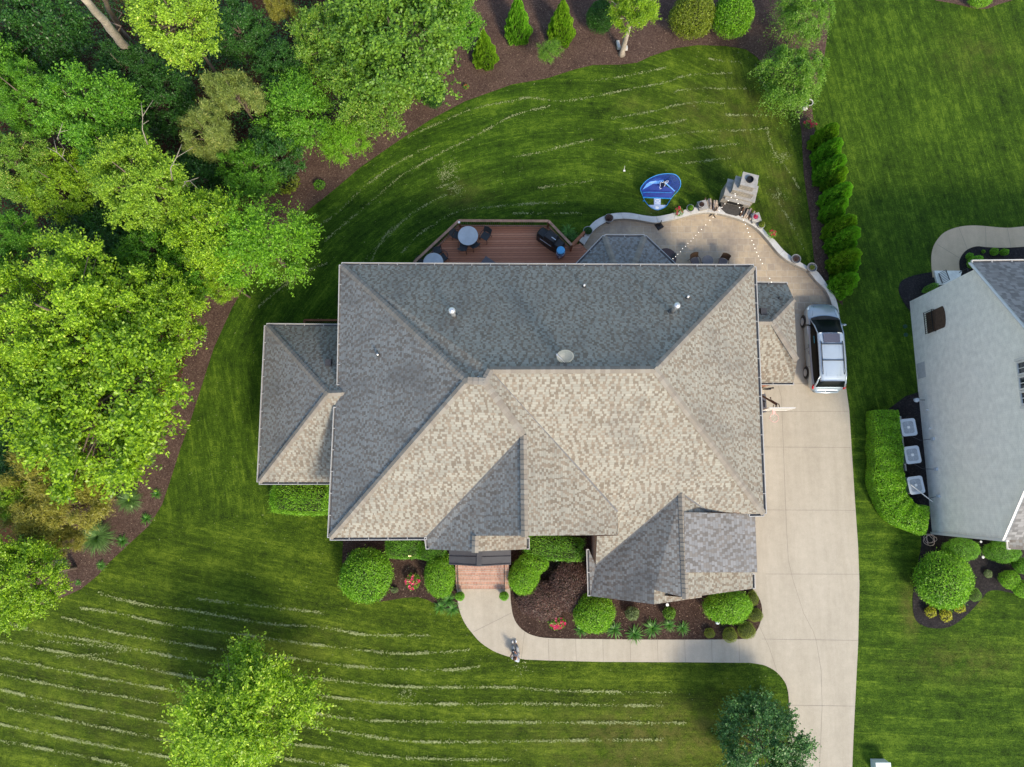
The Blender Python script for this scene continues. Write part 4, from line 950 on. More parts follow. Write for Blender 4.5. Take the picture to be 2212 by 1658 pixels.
# ------------------------------------------------------------------ foliage
M['leaf_lime'] = leaf_mat('lime leaves', (0.085, 0.19, 0.010), (0.42, 0.64, 0.028), (0.800, 0.920, 0.140))
M['leaf_yellow'] = leaf_mat('yellow green leaves', (0.10, 0.21, 0.014), (0.44, 0.66, 0.050), (0.800, 0.800, 0.160))
M['leaf_mid'] = leaf_mat('mid green leaves', (0.040, 0.14, 0.012), (0.22, 0.50, 0.032), (0.374, 0.612, 0.085), trans=0.4)
M['leaf_maple'] = leaf_mat('maple leaves', (0.075, 0.175, 0.018), (0.26, 0.46, 0.045), (0.756, 0.720, 0.180))
M['leaf_deep'] = leaf_mat('deep green leaves', (0.014, 0.058, 0.010), (0.065, 0.20, 0.026), (0.144, 0.336, 0.064), trans=0.25)
M['leaf_blue'] = leaf_mat('bluish green leaves', (0.025, 0.085, 0.020), (0.11, 0.27, 0.055), (0.255, 0.405, 0.075), trans=0.25)
M['leaf_bush'] = leaf_mat('bright shrub leaves', (0.060, 0.18, 0.010), (0.33, 0.64, 0.035), (0.400, 0.672, 0.064), trans=0.42)
M['leaf_arb'] = leaf_mat('arborvitae sprays', (0.08, 0.23, 0.018), (0.32, 0.68, 0.05), (0.320, 0.544, 0.064), trans=0.45)
M['leaf_gold'] = leaf_mat('golden mound leaves', (0.11, 0.16, 0.012), (0.32, 0.40, 0.035), (0.390, 0.416, 0.052))
M['leaf_brightyellow'] = leaf_mat('yellow leaves', (0.28, 0.30, 0.01), (0.60, 0.56, 0.03), (0.8, .75, .1))
M['leaf_purple'] = leaf_mat('purple barberry leaves', (0.045, 0.024, 0.020), (0.14, 0.075, 0.055), (0.221, 0.098, 0.065), trans=0.15)
M['leaf_pine'] = leaf_mat('pine needles', (0.08, 0.14, 0.025), (0.28, 0.36, 0.07), (0.570, 0.540, 0.150), trans=0.1)
M['leaf_olive'] = leaf_mat('olive needles', (0.12, 0.13, 0.016), (0.38, 0.36, 0.05), (0.476, 0.420, 0.070), trans=0.1)
M['leaf_pale'] = leaf_mat('pale leaves', (0.10, 0.16, 0.06), (0.26, 0.34, 0.14), (0.45, 0.50, 0.28))
M['blade_mid'] = leaf_mat('strap leaves', (0.038, 0.135, 0.018), (0.135, 0.345, 0.045), (0.330, 0.570, 0.120))
M['blade_grey'] = leaf_mat('ornamental grass', (0.06, 0.15, 0.03), (0.22, 0.38, 0.11), (0.442, 0.520, 0.312))
M['petal_red'] = leaf_mat('red petals', (0.45, 0.01, 0.03), (0.75, 0.03, 0.10), trans=0.2)
M['petal_pink'] = leaf_mat('pink petals', (0.55, 0.02, 0.10), (0.85, 0.06, 0.20), trans=0.2)

def unit(v): return v / np.maximum(1e-9, np.linalg.norm(v, axis=-1, keepdims=True))
def leaf_quads(c, d, nrm, L, W):
    """rhombic leaves: centre c, pointing along d, facing nrm"""
    d = unit(d); s = unit(np.cross(d, nrm)); L = L[:, None]; W = W[:, None]
    up = unit(np.cross(s, d))
    return np.stack([c - d * L * .5, c + s * W * .5 - up * L * .08 + d * L * .05, c + d * L * .5 - up * L * .05, c - s * W * .5 - up * L * .08 + d * L * .05], 1).reshape(-1, 3)

def crown_mesh(name, seed, n_clump=34, twigs=26, per=15, leaf=0.032, flat=0.75, lobes=5, spread=0.20, droop=0.0, aspect=0.66, low=-0.75, spiky=0.0, inner=0.35, armp=4):
    """crown of unit radius centred on the origin: limbs end in clumps, clumps carry twigs, twigs carry leaves"""
    r = np.random.default_rng(seed)
    d = unit(r.normal(size=(n_clump * 3, 3))); d = d[d[:, 2] > low][:n_clump]; n = len(d)
    lob = unit(r.normal(size=(lobes, 3)) * [1, 1, .5]); amp = 0.62 + 0.44 * np.max(np.abs(d @ lob.T) ** armp, axis=1) * r.uniform(.8, 1.1, n)
    rad = amp * np.where(r.random(n) < inner, r.uniform(.35, .75, n), r.uniform(.72, .92, n))
    cc = d * rad[:, None] * [1, 1, flat]
    cr = spread * r.uniform(.75, 1.35, n)
    td = unit(r.normal(size=(n, twigs, 3)) + d[:, None] * .9 + [0, 0, .45])
    tl = cr[:, None] * r.uniform(.55, 1.25 + spiky, (n, twigs))
    t = np.sort(r.uniform(.25, 1.0, (n, twigs, per)), -1)
    p = cc[:, None, None] + td[:, :, None] * (tl[..., None] * t)[..., None]
    p[..., 2] = p[..., 2] - droop * (tl[..., None] * t) ** 2 / spread
    p = p + r.normal(size=p.shape) * leaf * .45
    side = unit(r.normal(size=p.shape)); ld = unit(td[:, :, None] * .8 + side * .9)
    nr = unit(r.normal(size=p.shape) * .55 + [0, 0, 1.0] + d[:, None, None] * .5)
    P = p.reshape(-1, 3); k = len(P)
    v = leaf_quads(P, ld.reshape(-1, 3), nr.reshape(-1, 3), leaf * r.uniform(.5, 1.45, k), leaf * aspect * r.uniform(.6, 1.3, k))
    me_o = fast_mesh(name, v, 4, M['leaf_mid']); me = me_o.data; bpy.data.objects.remove(me_o)
    return me, cc
def limbs_mesh(name, cc, seed, thick=0.034):
    """trunk and limbs: origin at the ground; crown centre at (0,0,1) in its own units"""
    r = random.Random(seed); b = MB()
    b.tube([(0, 0, -.02), (r.uniform(-.02, .02), r.uniform(-.02, .02), .5), (0, 0, .95), (.02, .01, 1.35)], [thick * 1.35, thick, thick * .7, thick * .2], 9)
    for i, c in enumerate(cc):
        if i % 2: continue
        z0 = r.uniform(.55, 1.0); m = (c[0] * .45, c[1] * .45, z0 + (1 + c[2] * .35 - z0) * .55)
        b.tube([(0, 0, z0), m, (c[0], c[1], 1 + c[2] * .35)], [thick * .42, thick * .25, thick * .08], 6)
    o = b.build(name, M['bark'], smooth=True); me = o.data; bpy.data.objects.remove(o); return me

TREES = {}
for key, kw in dict(
        broad_a=dict(seed=1, n_clump=125, twigs=36, per=16, leaf=.028, flat=.62, spread=.17),
        broad_b=dict(seed=2, n_clump=95, twigs=32, per=15, leaf=.036, flat=.7, spread=.19, spiky=.3),
        broad_c=dict(seed=3, n_clump=75, twigs=30, per=14, leaf=.042, flat=.8, spread=.21, spiky=.3, inner=.3),
        loose=dict(seed=4, n_clump=60, twigs=26, per=17, leaf=.046, flat=.8, spread=.24, spiky=.6, aspect=.5),
        weep=dict(seed=5, n_clump=60, twigs=26, per=22, leaf=.050, flat=.9, spread=.26, spiky=.7, droop=1.1, aspect=.4),
        maple=dict(seed=6, n_clump=100, twigs=32, per=15, leaf=.036, flat=.75, spread=.19, spiky=.35, aspect=.8, inner=.4),
        spire=dict(seed=8, n_clump=70, twigs=32, per=22, leaf=.046, flat=1.15, spread=.20, spiky=1.0, aspect=.5, low=-.5, lobes=11, armp=14),
        pine=dict(seed=9, n_clump=40, twigs=34, per=26, leaf=.11, flat=1.1, spread=.20, spiky=.4, aspect=.11)).items():
    me_, cc_ = crown_mesh('crown_' + key, **kw); TREES[key] = (me_, limbs_mesh('trunk_' + key, cc_, kw['seed']), cc_)

def tree(name, label, cat, key, px, py, rpx, zc, mat, group=None, rz=None, flat=1.0, base=None, bark='bark', oval=1.0):
    """crown centre seen at (px, py) at height zc, crown radius rpx photograph px; stands on its own trunk"""
    c = U(px, py, zc); R = rpx * MPP(zc)
    rz = random.uniform(0, 6.28) if rz is None else rz
    if base is None: loc = Vector((c.x, c.y, 0))
    else: loc = U(*base)
    t = thing(name, label, cat, loc, rz, group)
    inv = Matrix.Rotation(-rz, 3, 'Z'); off = inv @ Vector((c.x - loc.x, c.y - loc.y, 0))
    cr = bpy.data.objects.new('crown', TREES[key][0]); COL.objects.link(cr); cr.parent = t
    cr.location = (off.x, off.y, zc); cr.scale = (R, R * oval, R * flat)
    cr.material_slots[0].link = 'OBJECT'; cr.material_slots[0].material = M[mat]
    tk = bpy.data.objects.new('trunk', TREES[key][1]); COL.objects.link(tk); tk.parent = t
    tk.scale = (R, R, zc); tk.material_slots[0].link = 'OBJECT'; tk.material_slots[0].material = M[bark]
    if base is not None:
        tk.matrix_basis = Matrix(((R, 0, off.x, 0), (0, R, off.y, 0), (0, 0, zc, 0), (0, 0, 0, 1)))
    return t
WOOD = 'trees of the wooded edge on the left'
TL = [
 ('broad_a', 150, 690, 215, 10.5, 'leaf_lime', 'deciduous_tree', 'huge bright lime green tree at the middle of the left edge', .8),
 ('broad_b', 215, 870, 225, 9.5, 'leaf_lime', 'deciduous_tree', 'wide lime tree leaning over the narrow mulch strip left of the wing', .8),
 ('broad_b', 320, 690, 135, 8.5, 'leaf_lime', 'deciduous_tree', 'rounded lime tree beside the exposed reddish mulch left of the house', .9),
 ('loose', 560, 520, 122, 8.0, 'leaf_bush', 'deciduous_tree', 'bright green tree with pointed outer twigs reaching over the back lawn', .8),
 ('broad_c', 455, 500, 105, 8.5, 'leaf_lime', 'deciduous_tree', 'yellow green tree tucked between the pointed lawn tree and the dark gap', .9),
 ('broad_b', 300, 395, 120, 10, 'leaf_yellow', 'deciduous_tree', 'yellow green tree with bare pale twigs above the dark gap', .8),
 ('broad_c', 190, 240, 115, 9.0, 'leaf_mid', 'deciduous_tree', 'mid green tree below the leaning bare trunk', .9),
 ('broad_a', 60, 215, 100, 9.0, 'leaf_mid', 'deciduous_tree', 'mid green tree near the upper left edge', .9),
 ('broad_c', 385, 45, 125, 11.0, 'leaf_yellow', 'deciduous_tree', 'pale yellow green tree at the top beside the leaning bare trunk', .8),
 ('broad_c', 70, 60, 130, 6.5, 'leaf_deep', 'deciduous_tree', 'dark green tree filling the upper left corner', .9),
 ('maple', 850, 85, 195, 8.5, 'leaf_maple', 'maple_tree', 'large maple with yellow tinged leaves at the top above the lawn curve', .75),
 ('maple', 800, 195, 105, 6.5, 'leaf_maple', 'maple_tree', 'lower maple crown overhanging the mulch beside the back lawn', .9),
 ('maple', 970, 35, 85, 7.0, 'leaf_mid', 'maple_tree', 'mid green maple behind the first cone shaped evergreen', .9),
 ('loose', 640, 235, 95, 5.0, 'leaf_mid', 'deciduous_tree', 'loose mid green tree between the pines and the big maple', .9),
 ('broad_c', 600, 330, 75, 4.0, 'leaf_deep', 'deciduous_tree', 'dark low tree just behind the small feathery tree at the mulch', .9),
 ('loose', 742, 300, 58, 3.6, 'leaf_bush', 'deciduous_tree', 'small feathery bright green tree standing in the mulch of the back bed', .9),
 ('broad_c', 520, 70, 80, 4.5, 'leaf_deep', 'deciduous_tree', 'dark tree in the gap between the pale tree and the big maple', .9),
 ('broad_c', 610, 150, 70, 4.2, 'leaf_deep', 'deciduous_tree', 'dark understory tree left of the big maple', .9),
 ('broad_c', 350, 215, 95, 4.0, 'leaf_deep', 'deciduous_tree', 'dark understory tree below the pale top tree', .9),
 ('broad_c', 420, 400, 85, 3.6, 'leaf_deep', 'deciduous_tree', 'dark understory tree under the second pine', .9),
 ('broad_b', 200, 540, 110, 4.5, 'leaf_deep', 'deciduous_tree', 'very dark tree in the gap above the huge lime tree', .8),
 ('broad_a', 25, 360, 105, 9.0, 'leaf_maple', 'deciduous_tree', 'greyish green tree cut off by the left edge', .9),
 ('broad_a', 0, 520, 90, 9.0, 'leaf_mid', 'deciduous_tree', 'green tree cut off by the left edge above the huge lime tree', .9),
 ('broad_b', 130, 400, 90, 7.5, 'leaf_lime', 'deciduous_tree', 'lime tree between the left edge and the tree with bare twigs', .9),
 ('broad_b', 20, 1250, 115, 8.0, 'leaf_lime', 'deciduous_tree', 'lime green tree cut off at the lower left by the bed end', .9),
 ('broad_c', 30, 1075, 55, 6.5, 'leaf_lime', 'deciduous_tree', 'small lime tree at the left edge between olive pines', .9),
 ('broad_c', 40, 980, 90, 3.0, 'leaf_deep', 'deciduous_tree', 'dark low tree at the left edge under the wide lime tree', .7),
 ('broad_b', -60, 820, 140, 9.0, 'leaf_lime', 'deciduous_tree', 'lime tree mostly beyond the left edge', .9),
 ('broad_c', -70, 120, 120, 9.0, 'leaf_mid', 'deciduous_tree', 'green tree mostly beyond the upper left edge', .9),
 ('broad_b', 400, 585, 90, 5.5, 'leaf_mid', 'deciduous_tree', 'mid green tree behind the rounded lime tree near the reddish mulch', .9),
 ('pine', 512, 210, 66, 6.8, 'leaf_pine', 'pine_tree', 'pine with pale yellow candles near the top of the woods', 1.1),
 ('pine', 452, 290, 62, 6.8, 'leaf_pine', 'pine_tree', 'second pine with yellow tips nearer the left', 1.1),
 ('pine', 612, 25, 40, 5.0, 'leaf_olive', 'pine_tree', 'small brownish pine at the top left of the big maple', 1.1),
 ('pine', 100, 1025, 80, 6.5, 'leaf_olive', 'pine_tree', 'olive yellow pine below the wide lime tree', 1.0),
 ('pine', 165, 1080, 72, 6.0, 'leaf_olive', 'pine_tree', 'olive yellow pine next to the ornamental grasses', 1.0),
 ('pine', 75, 1115, 70, 5.6, 'leaf_olive', 'pine_tree', 'olive pine behind the lower left lime tree', 1.0),
 ('pine', 300, 965, 45, 2.2, 'leaf_pine', 'pine_tree', 'low feathery evergreen at the mulch below the wide lime tree', .9),
 ('pine', 140, 1170, 40, 3.0, 'leaf_olive', 'pine_tree', 'small olive pine just left of the biggest ornamental grass', .9),
 ('broad_c', 250, 330, 90, 8.0, 'leaf_mid', 'deciduous_tree', 'mid green tree just above the tree with bare twigs', .9),
 ('broad_b', 270, 150, 75, 6.5, 'leaf_deep', 'deciduous_tree', 'dark tree at the foot of the leaning bare trunks', .9),
 ('broad_c', 330, 540, 80, 6.0, 'leaf_mid', 'deciduous_tree', 'mid green tree between the dark gap and the rounded lime tree', .9),
 ('broad_b', 540, 370, 80, 5.0, 'leaf_mid', 'deciduous_tree', 'mid green tree just right of the second pine', .9),
 ('broad_c', 700, 90, 90, 6.0, 'leaf_maple', 'maple_tree', 'yellow tipped left flank of the maple group at the top', .9),
 ('broad_a', 480, 600, 60, 6.0, 'leaf_lime', 'deciduous_tree', 'small lime tree under the pointed lawn tree beside the reddish mulch', .9),
 ('loose', 1730, 95, 92, 4.4, 'leaf_pale', 'weeping_tree', 'pale green drooping tree between the back lawn and the side lawn', .9),
]
for key, px, py, r, zc, mt, nm, lab, fl in TL[:-1]:
    zc *= .66; fl *= 1.12
    tree(nm, lab, nm.split('_')[0] + ' tree' if nm != 'deciduous_tree' else 'tree', key, px, py, r, zc, mt, WOOD, flat=fl)
M['leaf_weep'] = leaf_mat('weeping leaves', (0.05, 0.14, 0.012), (0.24, 0.46, 0.040), (0.510, 0.630, 0.180))
tree('weeping_tree', 'light green drooping tree between the back lawn and the side lawn', 'tree', 'weep', 1722, 150, 84, 2.6, 'leaf_weep', flat=1.0)
tree('weeping_tree', 'upper drooping tree touching the top edge beside the side lawn', 'tree', 'weep', 1748, 15, 72, 3.4, 'leaf_weep', flat=.9)
tree('deciduous_tree', 'yellow green spiky young tree on the front lawn at the bottom', 'tree', 'spire', 528, 1560, 150, 2.9, 'leaf_lime', base=(530, 1525), flat=.7)
tree('deciduous_tree', 'dark bluish green tree at the bottom beside the driveway', 'tree', 'broad_c', 1650, 1622, 110, 2.2, 'leaf_blue', flat=.72)
tree('deciduous_tree', 'small lime green tree with pale trunk at the top of the back bed', 'tree', 'maple', 1372, 12, 66, 4.2, 'leaf_lime', base=(1343, 118), bark='pale_bark')
_t = [o for o in COL.objects if o.get('label', '').startswith('small lime green tree with pale')][0]
_k = [k for k in kids(_t) if k.name.startswith('trunk')][0]; _c = [k for k in kids(_t) if k.name.startswith('crown')][0].location.copy(); COL.objects.unlink(_k); bpy.data.objects.remove(_k)
b = MB(); b.tube([(0, 0, -.02), (0, 0, .25), (_c.x * .3, _c.y * .3, 1.5), (_c.x * .8, _c.y * .8, 3.3), (_c.x, _c.y, 4.6)], [.26, .17, .14, .10, .03], 10)
for a_ in range(7): b.tube([(_c.x * .6, _c.y * .6, 2.5), (_c.x + .8 * math.cos(a_ * .9), _c.y + .8 * math.sin(a_ * .9), 3.9), (_c.x + 1.4 * math.cos(a_ * .9), _c.y + 1.4 * math.sin(a_ * .9), 4.5)], [.06, .035, .01], 6)
b.build('trunk', M['pale_bark'], _t, (0, 0, 0), smooth=True)
tree('sapling', 'thin grey green sapling in front of the third cone shaped evergreen', 'tree', 'loose', 1187, 108, 30, 2.0, 'leaf_weep', base=(1188, 140), flat=.8)
# bare leaning trunks in the upper left
for (p, q, zt, lab) in (((292, 128), (175, -12), 13, 'tall bare leaning tree trunk in the upper left'), ((258, 62), (215, -20), 12, 'thinner bare trunk beside the tall leaning one')):
    bs = U(*p, 2.0); tp_ = U(*q, zt); k_ = thing('tree_trunk', lab, 'trunk', (bs.x, bs.y, 0), group='bare trunks')
    w = .26 if zt == 13 else .15
    b = MB(); n = 9; P = [Vector((bs.x, bs.y, 0))] + [bs.lerp(tp_, k / n) + Vector((random.uniform(-.05, .05), random.uniform(-.05, .05), 0)) for k in range(n + 1)]
    b.tube(P, [w * 1.3] + [w * (1.1 - .5 * k / n) for k in range(n + 1)], 12); b.build('trunk', M['pale_bark'] if zt == 13 else M['bark'], k_, k_.location, smooth=True)
    b = MB()
    for k in (2, 4): b.tube([P[k + 1], P[k + 1] + Vector((random.uniform(-.5, .5), .3, .3)), P[k + 1] + Vector((random.uniform(-1, 1), .6, .7))], [w * .3, w * .2, .01], 6)
    b.build('branch_stub', M['bark'], k_, k_.location, smooth=True)
# pale dead twigs standing out of the crowns
M['deadwood'] = plain('dead wood', (.26, .23, .18), .9, var=.2)
for i, (px, py, zt, ln, an) in enumerate([(295, 290, 13.0, 1.6, 1.1), (350, 370, 12.6, 1.7, .6), (140, 352, 11.5, 1.1, 2.0), (110, 300, 11, 1.0, .3), (385, 385, 11.5, 1.2, -.5)]):
    c = U(px, py, zt); 
    k_ = thing('dead_branch', ['curved pale dead twig above the tree with bare twigs', 'forked pale dead twig lower right on the yellow green tree', 'small looping dead twig in the lime crown at left', 'short dead twig near the upper left trees', 'straight dead twig above the pointed lawn tree'][i], 'branch', c, an, group='bare twigs over the crowns')
    b = MB(); b.tube([(0, 0, -.9), (ln * .2, 0, -.15), (ln * .5, .12, .1), (ln, -.05, .3)], [.03, .022, .016, .006], 6); b.tube([(ln * .5, .12, .1), (ln * .8, .4, .25)], [.02, .008], 5); b.tube([(ln * .3, .05, -.05), (ln * .45, -.3, .2)], [.02, .008], 5)
    b.build('twig', M['deadwood'], k_, (0, 0, 0), smooth=True)

# ---- shrubs
def dome_mesh(name, seed, n, leaf, box=False, rough=.10, aspect=.62, bumps=7):
    r = np.random.default_rng(seed)
    d = unit(r.normal(size=(n, 3))); d[:, 2] = np.abs(d[:, 2]) * np.where(r.random(n) < .25, -.35, 1); d = unit(d)
    lob = unit(r.normal(size=(bumps * 4, 3)) * [1, 1, .8])
    near = np.max(d @ lob.T, axis=1); rad = 0.93 + rough * np.clip(near - .9, -.12, .1) * 7 + r.normal(0, rough * .35, n) - np.abs(r.normal(0, .075, n)) + np.where(r.random(n) < .05, r.uniform(.02, .13, n), 0)
    if box:
        p = d / np.max(np.abs(d), axis=1, keepdims=True) ** .75 * rad[:, None]
    else: p = d * rad[:, None]
    ld = unit(r.normal(size=(n, 3)) + d * .6); nr = unit(d + r.normal(size=(n, 3)) * .55)
    v = leaf_quads(p, ld, nr, leaf * r.uniform(.7, 1.35, n), leaf * aspect * r.uniform(.7, 1.3, n))
    o = fast_mesh(name, v, 4, M['leaf_bush']); me = o.data; bpy.data.objects.remove(o); return me
def core_mesh(box=False):
    b = MB(); b.ell((0, 0, 0), (.77, .77, .77), 16, 9)
    if box: b.v = [tuple(Vector(v) / max(.3, max(abs(c) for c in Vector(v) / .77)) ** .75) for v in b.v]
    o = b.build('core', M['bark'], smooth=True); me = o.data; bpy.data.objects.remove(o); return me
DOME = {'big': dome_mesh('dome_big', 21, 13000, .062), 'big2': dome_mesh('dome_big2', 22, 13000, .060, rough=.09), 'mid': dome_mesh('dome_mid', 23, 5200, .085), 'small': dome_mesh('dome_small', 24, 1800, .15, rough=.09),
        'box': dome_mesh('dome_box', 25, 12000, .06, box=True), 'fine': dome_mesh('dome_fine', 26, 9000, .06, aspect=.3), 'open': dome_mesh('dome_open', 27, 600, .22, rough=.22)}
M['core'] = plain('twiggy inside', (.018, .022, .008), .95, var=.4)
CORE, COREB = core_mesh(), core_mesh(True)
def shrub(name, label, px, py, rx, ry, h, mat, kind='mid', rz=0.0, cat='shrub', group=None, core=True, z0=0.0):
    """centre of the foliage seen at (px, py); rx, ry in photograph px; h = height in metres"""
    zc = z0 + h * .55; c = U(px, py, zc); k = MPP(zc)
    t = thing(name, label, cat, (c.x, c.y, z0), rz, group)
    f = bpy.data.objects.new('foliage', DOME[kind]); COL.objects.link(f); f.parent = t; f.location = (0, 0, h * .5); f.scale = (rx * k, ry * k, h * .5)
    f.material_slots[0].link = 'OBJECT'; f.material_slots[0].material = M[mat]
    if core:
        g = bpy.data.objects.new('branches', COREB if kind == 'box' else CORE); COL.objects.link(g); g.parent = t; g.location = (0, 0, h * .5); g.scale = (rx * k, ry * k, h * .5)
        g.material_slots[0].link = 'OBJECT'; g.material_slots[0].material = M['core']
    return t
SH = [
 ('round_shrub', 'largest clipped round shrub at the left end of the front bed', 789, 1244, 58, 58, 2.0, 'leaf_bush', 'big', 0),
 ('clipped_hedge', 'rectangular bright green hedge below the left wing roof', 652, 1077, 68, 36, 1.5, 'leaf_bush', 'box', -.05),
 ('clipped_hedge', 'low dark green hedge right under the front eave', 873, 1180, 40, 27, 1.2, 'leaf_mid', 'box', 0),
 ('clipped_hedge', 'short low hedge between the eave hedge and the porch roof', 935, 1192, 32, 20, 1.2, 'leaf_mid', 'box', -.1),
 ('round_shrub', 'egg shaped green shrub left of the brick steps', 949, 1243, 34, 48, 1.5, 'leaf_bush', 'big', .1),
 ('round_shrub', 'tall bright shrub right of the brick steps nearest the walk', 1131, 1247, 34, 38, 1.5, 'leaf_bush', 'big', 0),
 ('round_shrub', 'bright shrub between the step shrub and the dark barberry', 1152, 1216, 33, 27, 1.4, 'leaf_bush', 'mid', 0),
 ('clipped_hedge', 'wide dark hedge under the big front gable', 1197, 1183, 66, 27, 1.3, 'leaf_mid', 'box', -.08),
 ('barberry_shrub', 'dark purple brown barberry in the middle front bed', 1170, 1300, 52, 42, 1.0, 'leaf_purple', 'big2', 0),
 ('barberry_shrub', 'dark barberry against the garage wall', 1228, 1268, 42, 55, 1.1, 'leaf_purple', 'big2', 0),
 ('round_shrub', 'round lime shrub at the left corner of the garage gable', 1283, 1325, 45, 42, 1.7, 'leaf_bush', 'big', 0),
 ('round_shrub', 'wide bright shrub at the right corner of the garage gable', 1572, 1311, 52, 36, 1.6, 'leaf_bush', 'big', 0),
 ('small_shrub', 'small pale variegated shrub left in front of the garage gable', 1366, 1326, 15, 15, .7, 'leaf_pale', 'small', 0),
 ('small_shrub', 'small dull green shrub right in front of the garage gable', 1446, 1325, 14, 14, .7, 'leaf_weep', 'small', 0),
 ('golden_mound', 'smallest golden mound shrub beside the path light', 1533, 1368, 12, 11, .4, 'leaf_gold', 'fine', 0),
 ('golden_mound', 'golden mound shrub hanging over the walk edge', 1577, 1372, 16, 17, .55, 'leaf_gold', 'fine', 0),
 ('golden_mound', 'largest golden mound shrub at the bed corner', 1613, 1362, 20, 19, .65, 'leaf_gold', 'fine', 0),
 ('golden_mound', 'golden mound shrub beside the driveway', 1632, 1329, 17, 15, .55, 'leaf_gold', 'fine', 0),
 ('golden_mound', 'half hidden golden mound behind the wide corner shrub', 1626, 1293, 13, 17, .55, 'leaf_gold', 'fine', 0),
 ('round_shrub', 'largest round shrub in the black mulch beside the white house', 2040, 1254, 61, 60, 2.0, 'leaf_bush', 'big', 0),
 ('round_shrub', 'oval shrub directly below the white wall corner', 2076, 1188, 40, 25, 1.2, 'leaf_mid', 'big2', 0),
 ('round_shrub', 'oval shrub partly under the small lower roof at the right', 2165, 1192, 39, 25, 1.2, 'leaf_mid', 'big2', 0),
 ('round_shrub', 'small round lime shrub near the lawn edge at right', 2181, 1252, 21, 21, .9, 'leaf_bush', 'mid', 0),
 ('round_shrub', 'shrub cut by the right edge above the small lime shrub', 2208, 1222, 18, 18, .9, 'leaf_mid', 'mid', 0),
 ('round_shrub', 'shrub cut by the right edge below the small lime shrub', 2210, 1272, 22, 20, .9, 'leaf_bush', 'mid', 0),
 ('small_shrub', 'dull green low shrub tucked beside the largest black bed shrub', 2106, 1285, 14, 15, .5, 'leaf_weep', 'fine', 0),
 ('yellow_shrub', 'left one of three small bright yellow shrubs', 2010, 1322, 11, 11, .45, 'leaf_brightyellow', 'open', 0),
 ('yellow_shrub', 'lowest of three small bright yellow shrubs', 2043, 1329, 12, 13, .45, 'leaf_brightyellow', 'open', 0),
 ('yellow_shrub', 'right one of three small bright yellow shrubs', 2072, 1313, 12, 10, .45, 'leaf_brightyellow', 'open', 0),
 ('small_shrub', 'tiny pink and green plant alone in the black mulch', 2135, 1240, 9, 9, .3, 'leaf_pale', 'small', 0),
 ('round_shrub', 'dark round evergreen shrub beside the back lawn curve', 935, 197, 30, 38, 2.2, 'leaf_deep', 'big2', 0),
 ('round_shrub', 'dark green shrub left of the small lime tree at the top', 1298, 36, 35, 36, 2.2, 'leaf_deep', 'big2', 0),
 ('round_shrub', 'large yellow green shrub at the top of the back bed', 1496, 32, 56, 52, 2.8, 'leaf_gold', 'big', 0),
 ('round_shrub', 'large green shrub right of the yellow green one at the top', 1583, 32, 51, 50, 2.8, 'leaf_bush', 'big', 0),
 ('small_shrub', 'yellowish green shrub in the mulch by the pointed lawn tree', 618, 395, 30, 26, 1.0, 'leaf_gold', 'open', 0),
 ('small_shrub', 'sparse green sprout in the back mulch', 690, 400, 13, 12, .4, 'leaf_mid', 'open', 0),
 ('small_shrub', 'green shrub in the small bed at the top right', 2118, 0, 28, 17, 1.0, 'leaf_bush', 'mid', 0),
 ('juniper', 'low spreading juniper against the white house corner', 2010, 622, 22, 8, .6, 'leaf_arb', 'fine', .45),
 ('small_shrub', 'largest green shrub by the white roof corner', 2108, 566, 19, 14, .9, 'leaf_arb', 'small', .4),
 ('small_shrub', 'small shrub at the inner curve of the tan walk', 2095, 554, 8, 8, .5, 'leaf_arb', 'small', 0),
 ('small_shrub', 'first little shrub under the white gutter', 2148, 544, 9, 9, .5, 'leaf_bush', 'small', 0),
 ('small_shrub', 'second little shrub under the white gutter nearer the edge', 2170, 545, 10, 8, .5, 'leaf_bush', 'small', 0),
 ('small_shrub', 'tiny sprout in the curved black bed of the tan walk', 2124, 544, 4, 4, .25, 'leaf_bush', 'open', 0),
 ('small_shrub', 'tiny grey sprout beside the left rose bush', 852, 1275, 8, 6, .25, 'leaf_pale', 'open', 0),
]
for nm, lab, px, py, rx, ry, h, mt, kd, rz in SH:
    shrub(nm, lab, px, py, rx, ry, h, mt, kd, rz, cat={'clipped_hedge': 'hedge'}.get(nm, 'shrub'))
# understory stuff of the woods
r = np.random.default_rng(90); pts = []
poly = G([(-60, -60), (1030, -60), (960, 90), (800, 210), (690, 290), (600, 350), (540, 450), (440, 560), (400, 700), (350, 860), (270, 960), (200, 1060), (60, 1120), (-60, 1150)])
uc = rng.uniform((-33, -7), (2, 34), (1500, 2)); uc = uc[inside(uc[:, 0], uc[:, 1], poly)]
n_ = 90; ctr = np.repeat(uc, n_, 0); off = r.normal(0, .38, (len(ctr), 3)) * [1, 1, .8]; base_h = np.repeat(r.uniform(.2, 1.2, len(uc)), n_)
c3 = np.concatenate([ctr, base_h[:, None]], 1) + off; c3[:, 2] = np.maximum(.05, c3[:, 2]); k = len(c3)
v = leaf_quads(c3, r.normal(size=(k, 3)) * [1, 1, .4], unit(r.normal(size=(k, 3)) * .5 + [0, 0, 1]), r.uniform(.09, .18, k), r.uniform(.05, .10, k))
fast_mesh('undergrowth', v, 4, M['leaf_deep'])['kind'] = 'stuff'

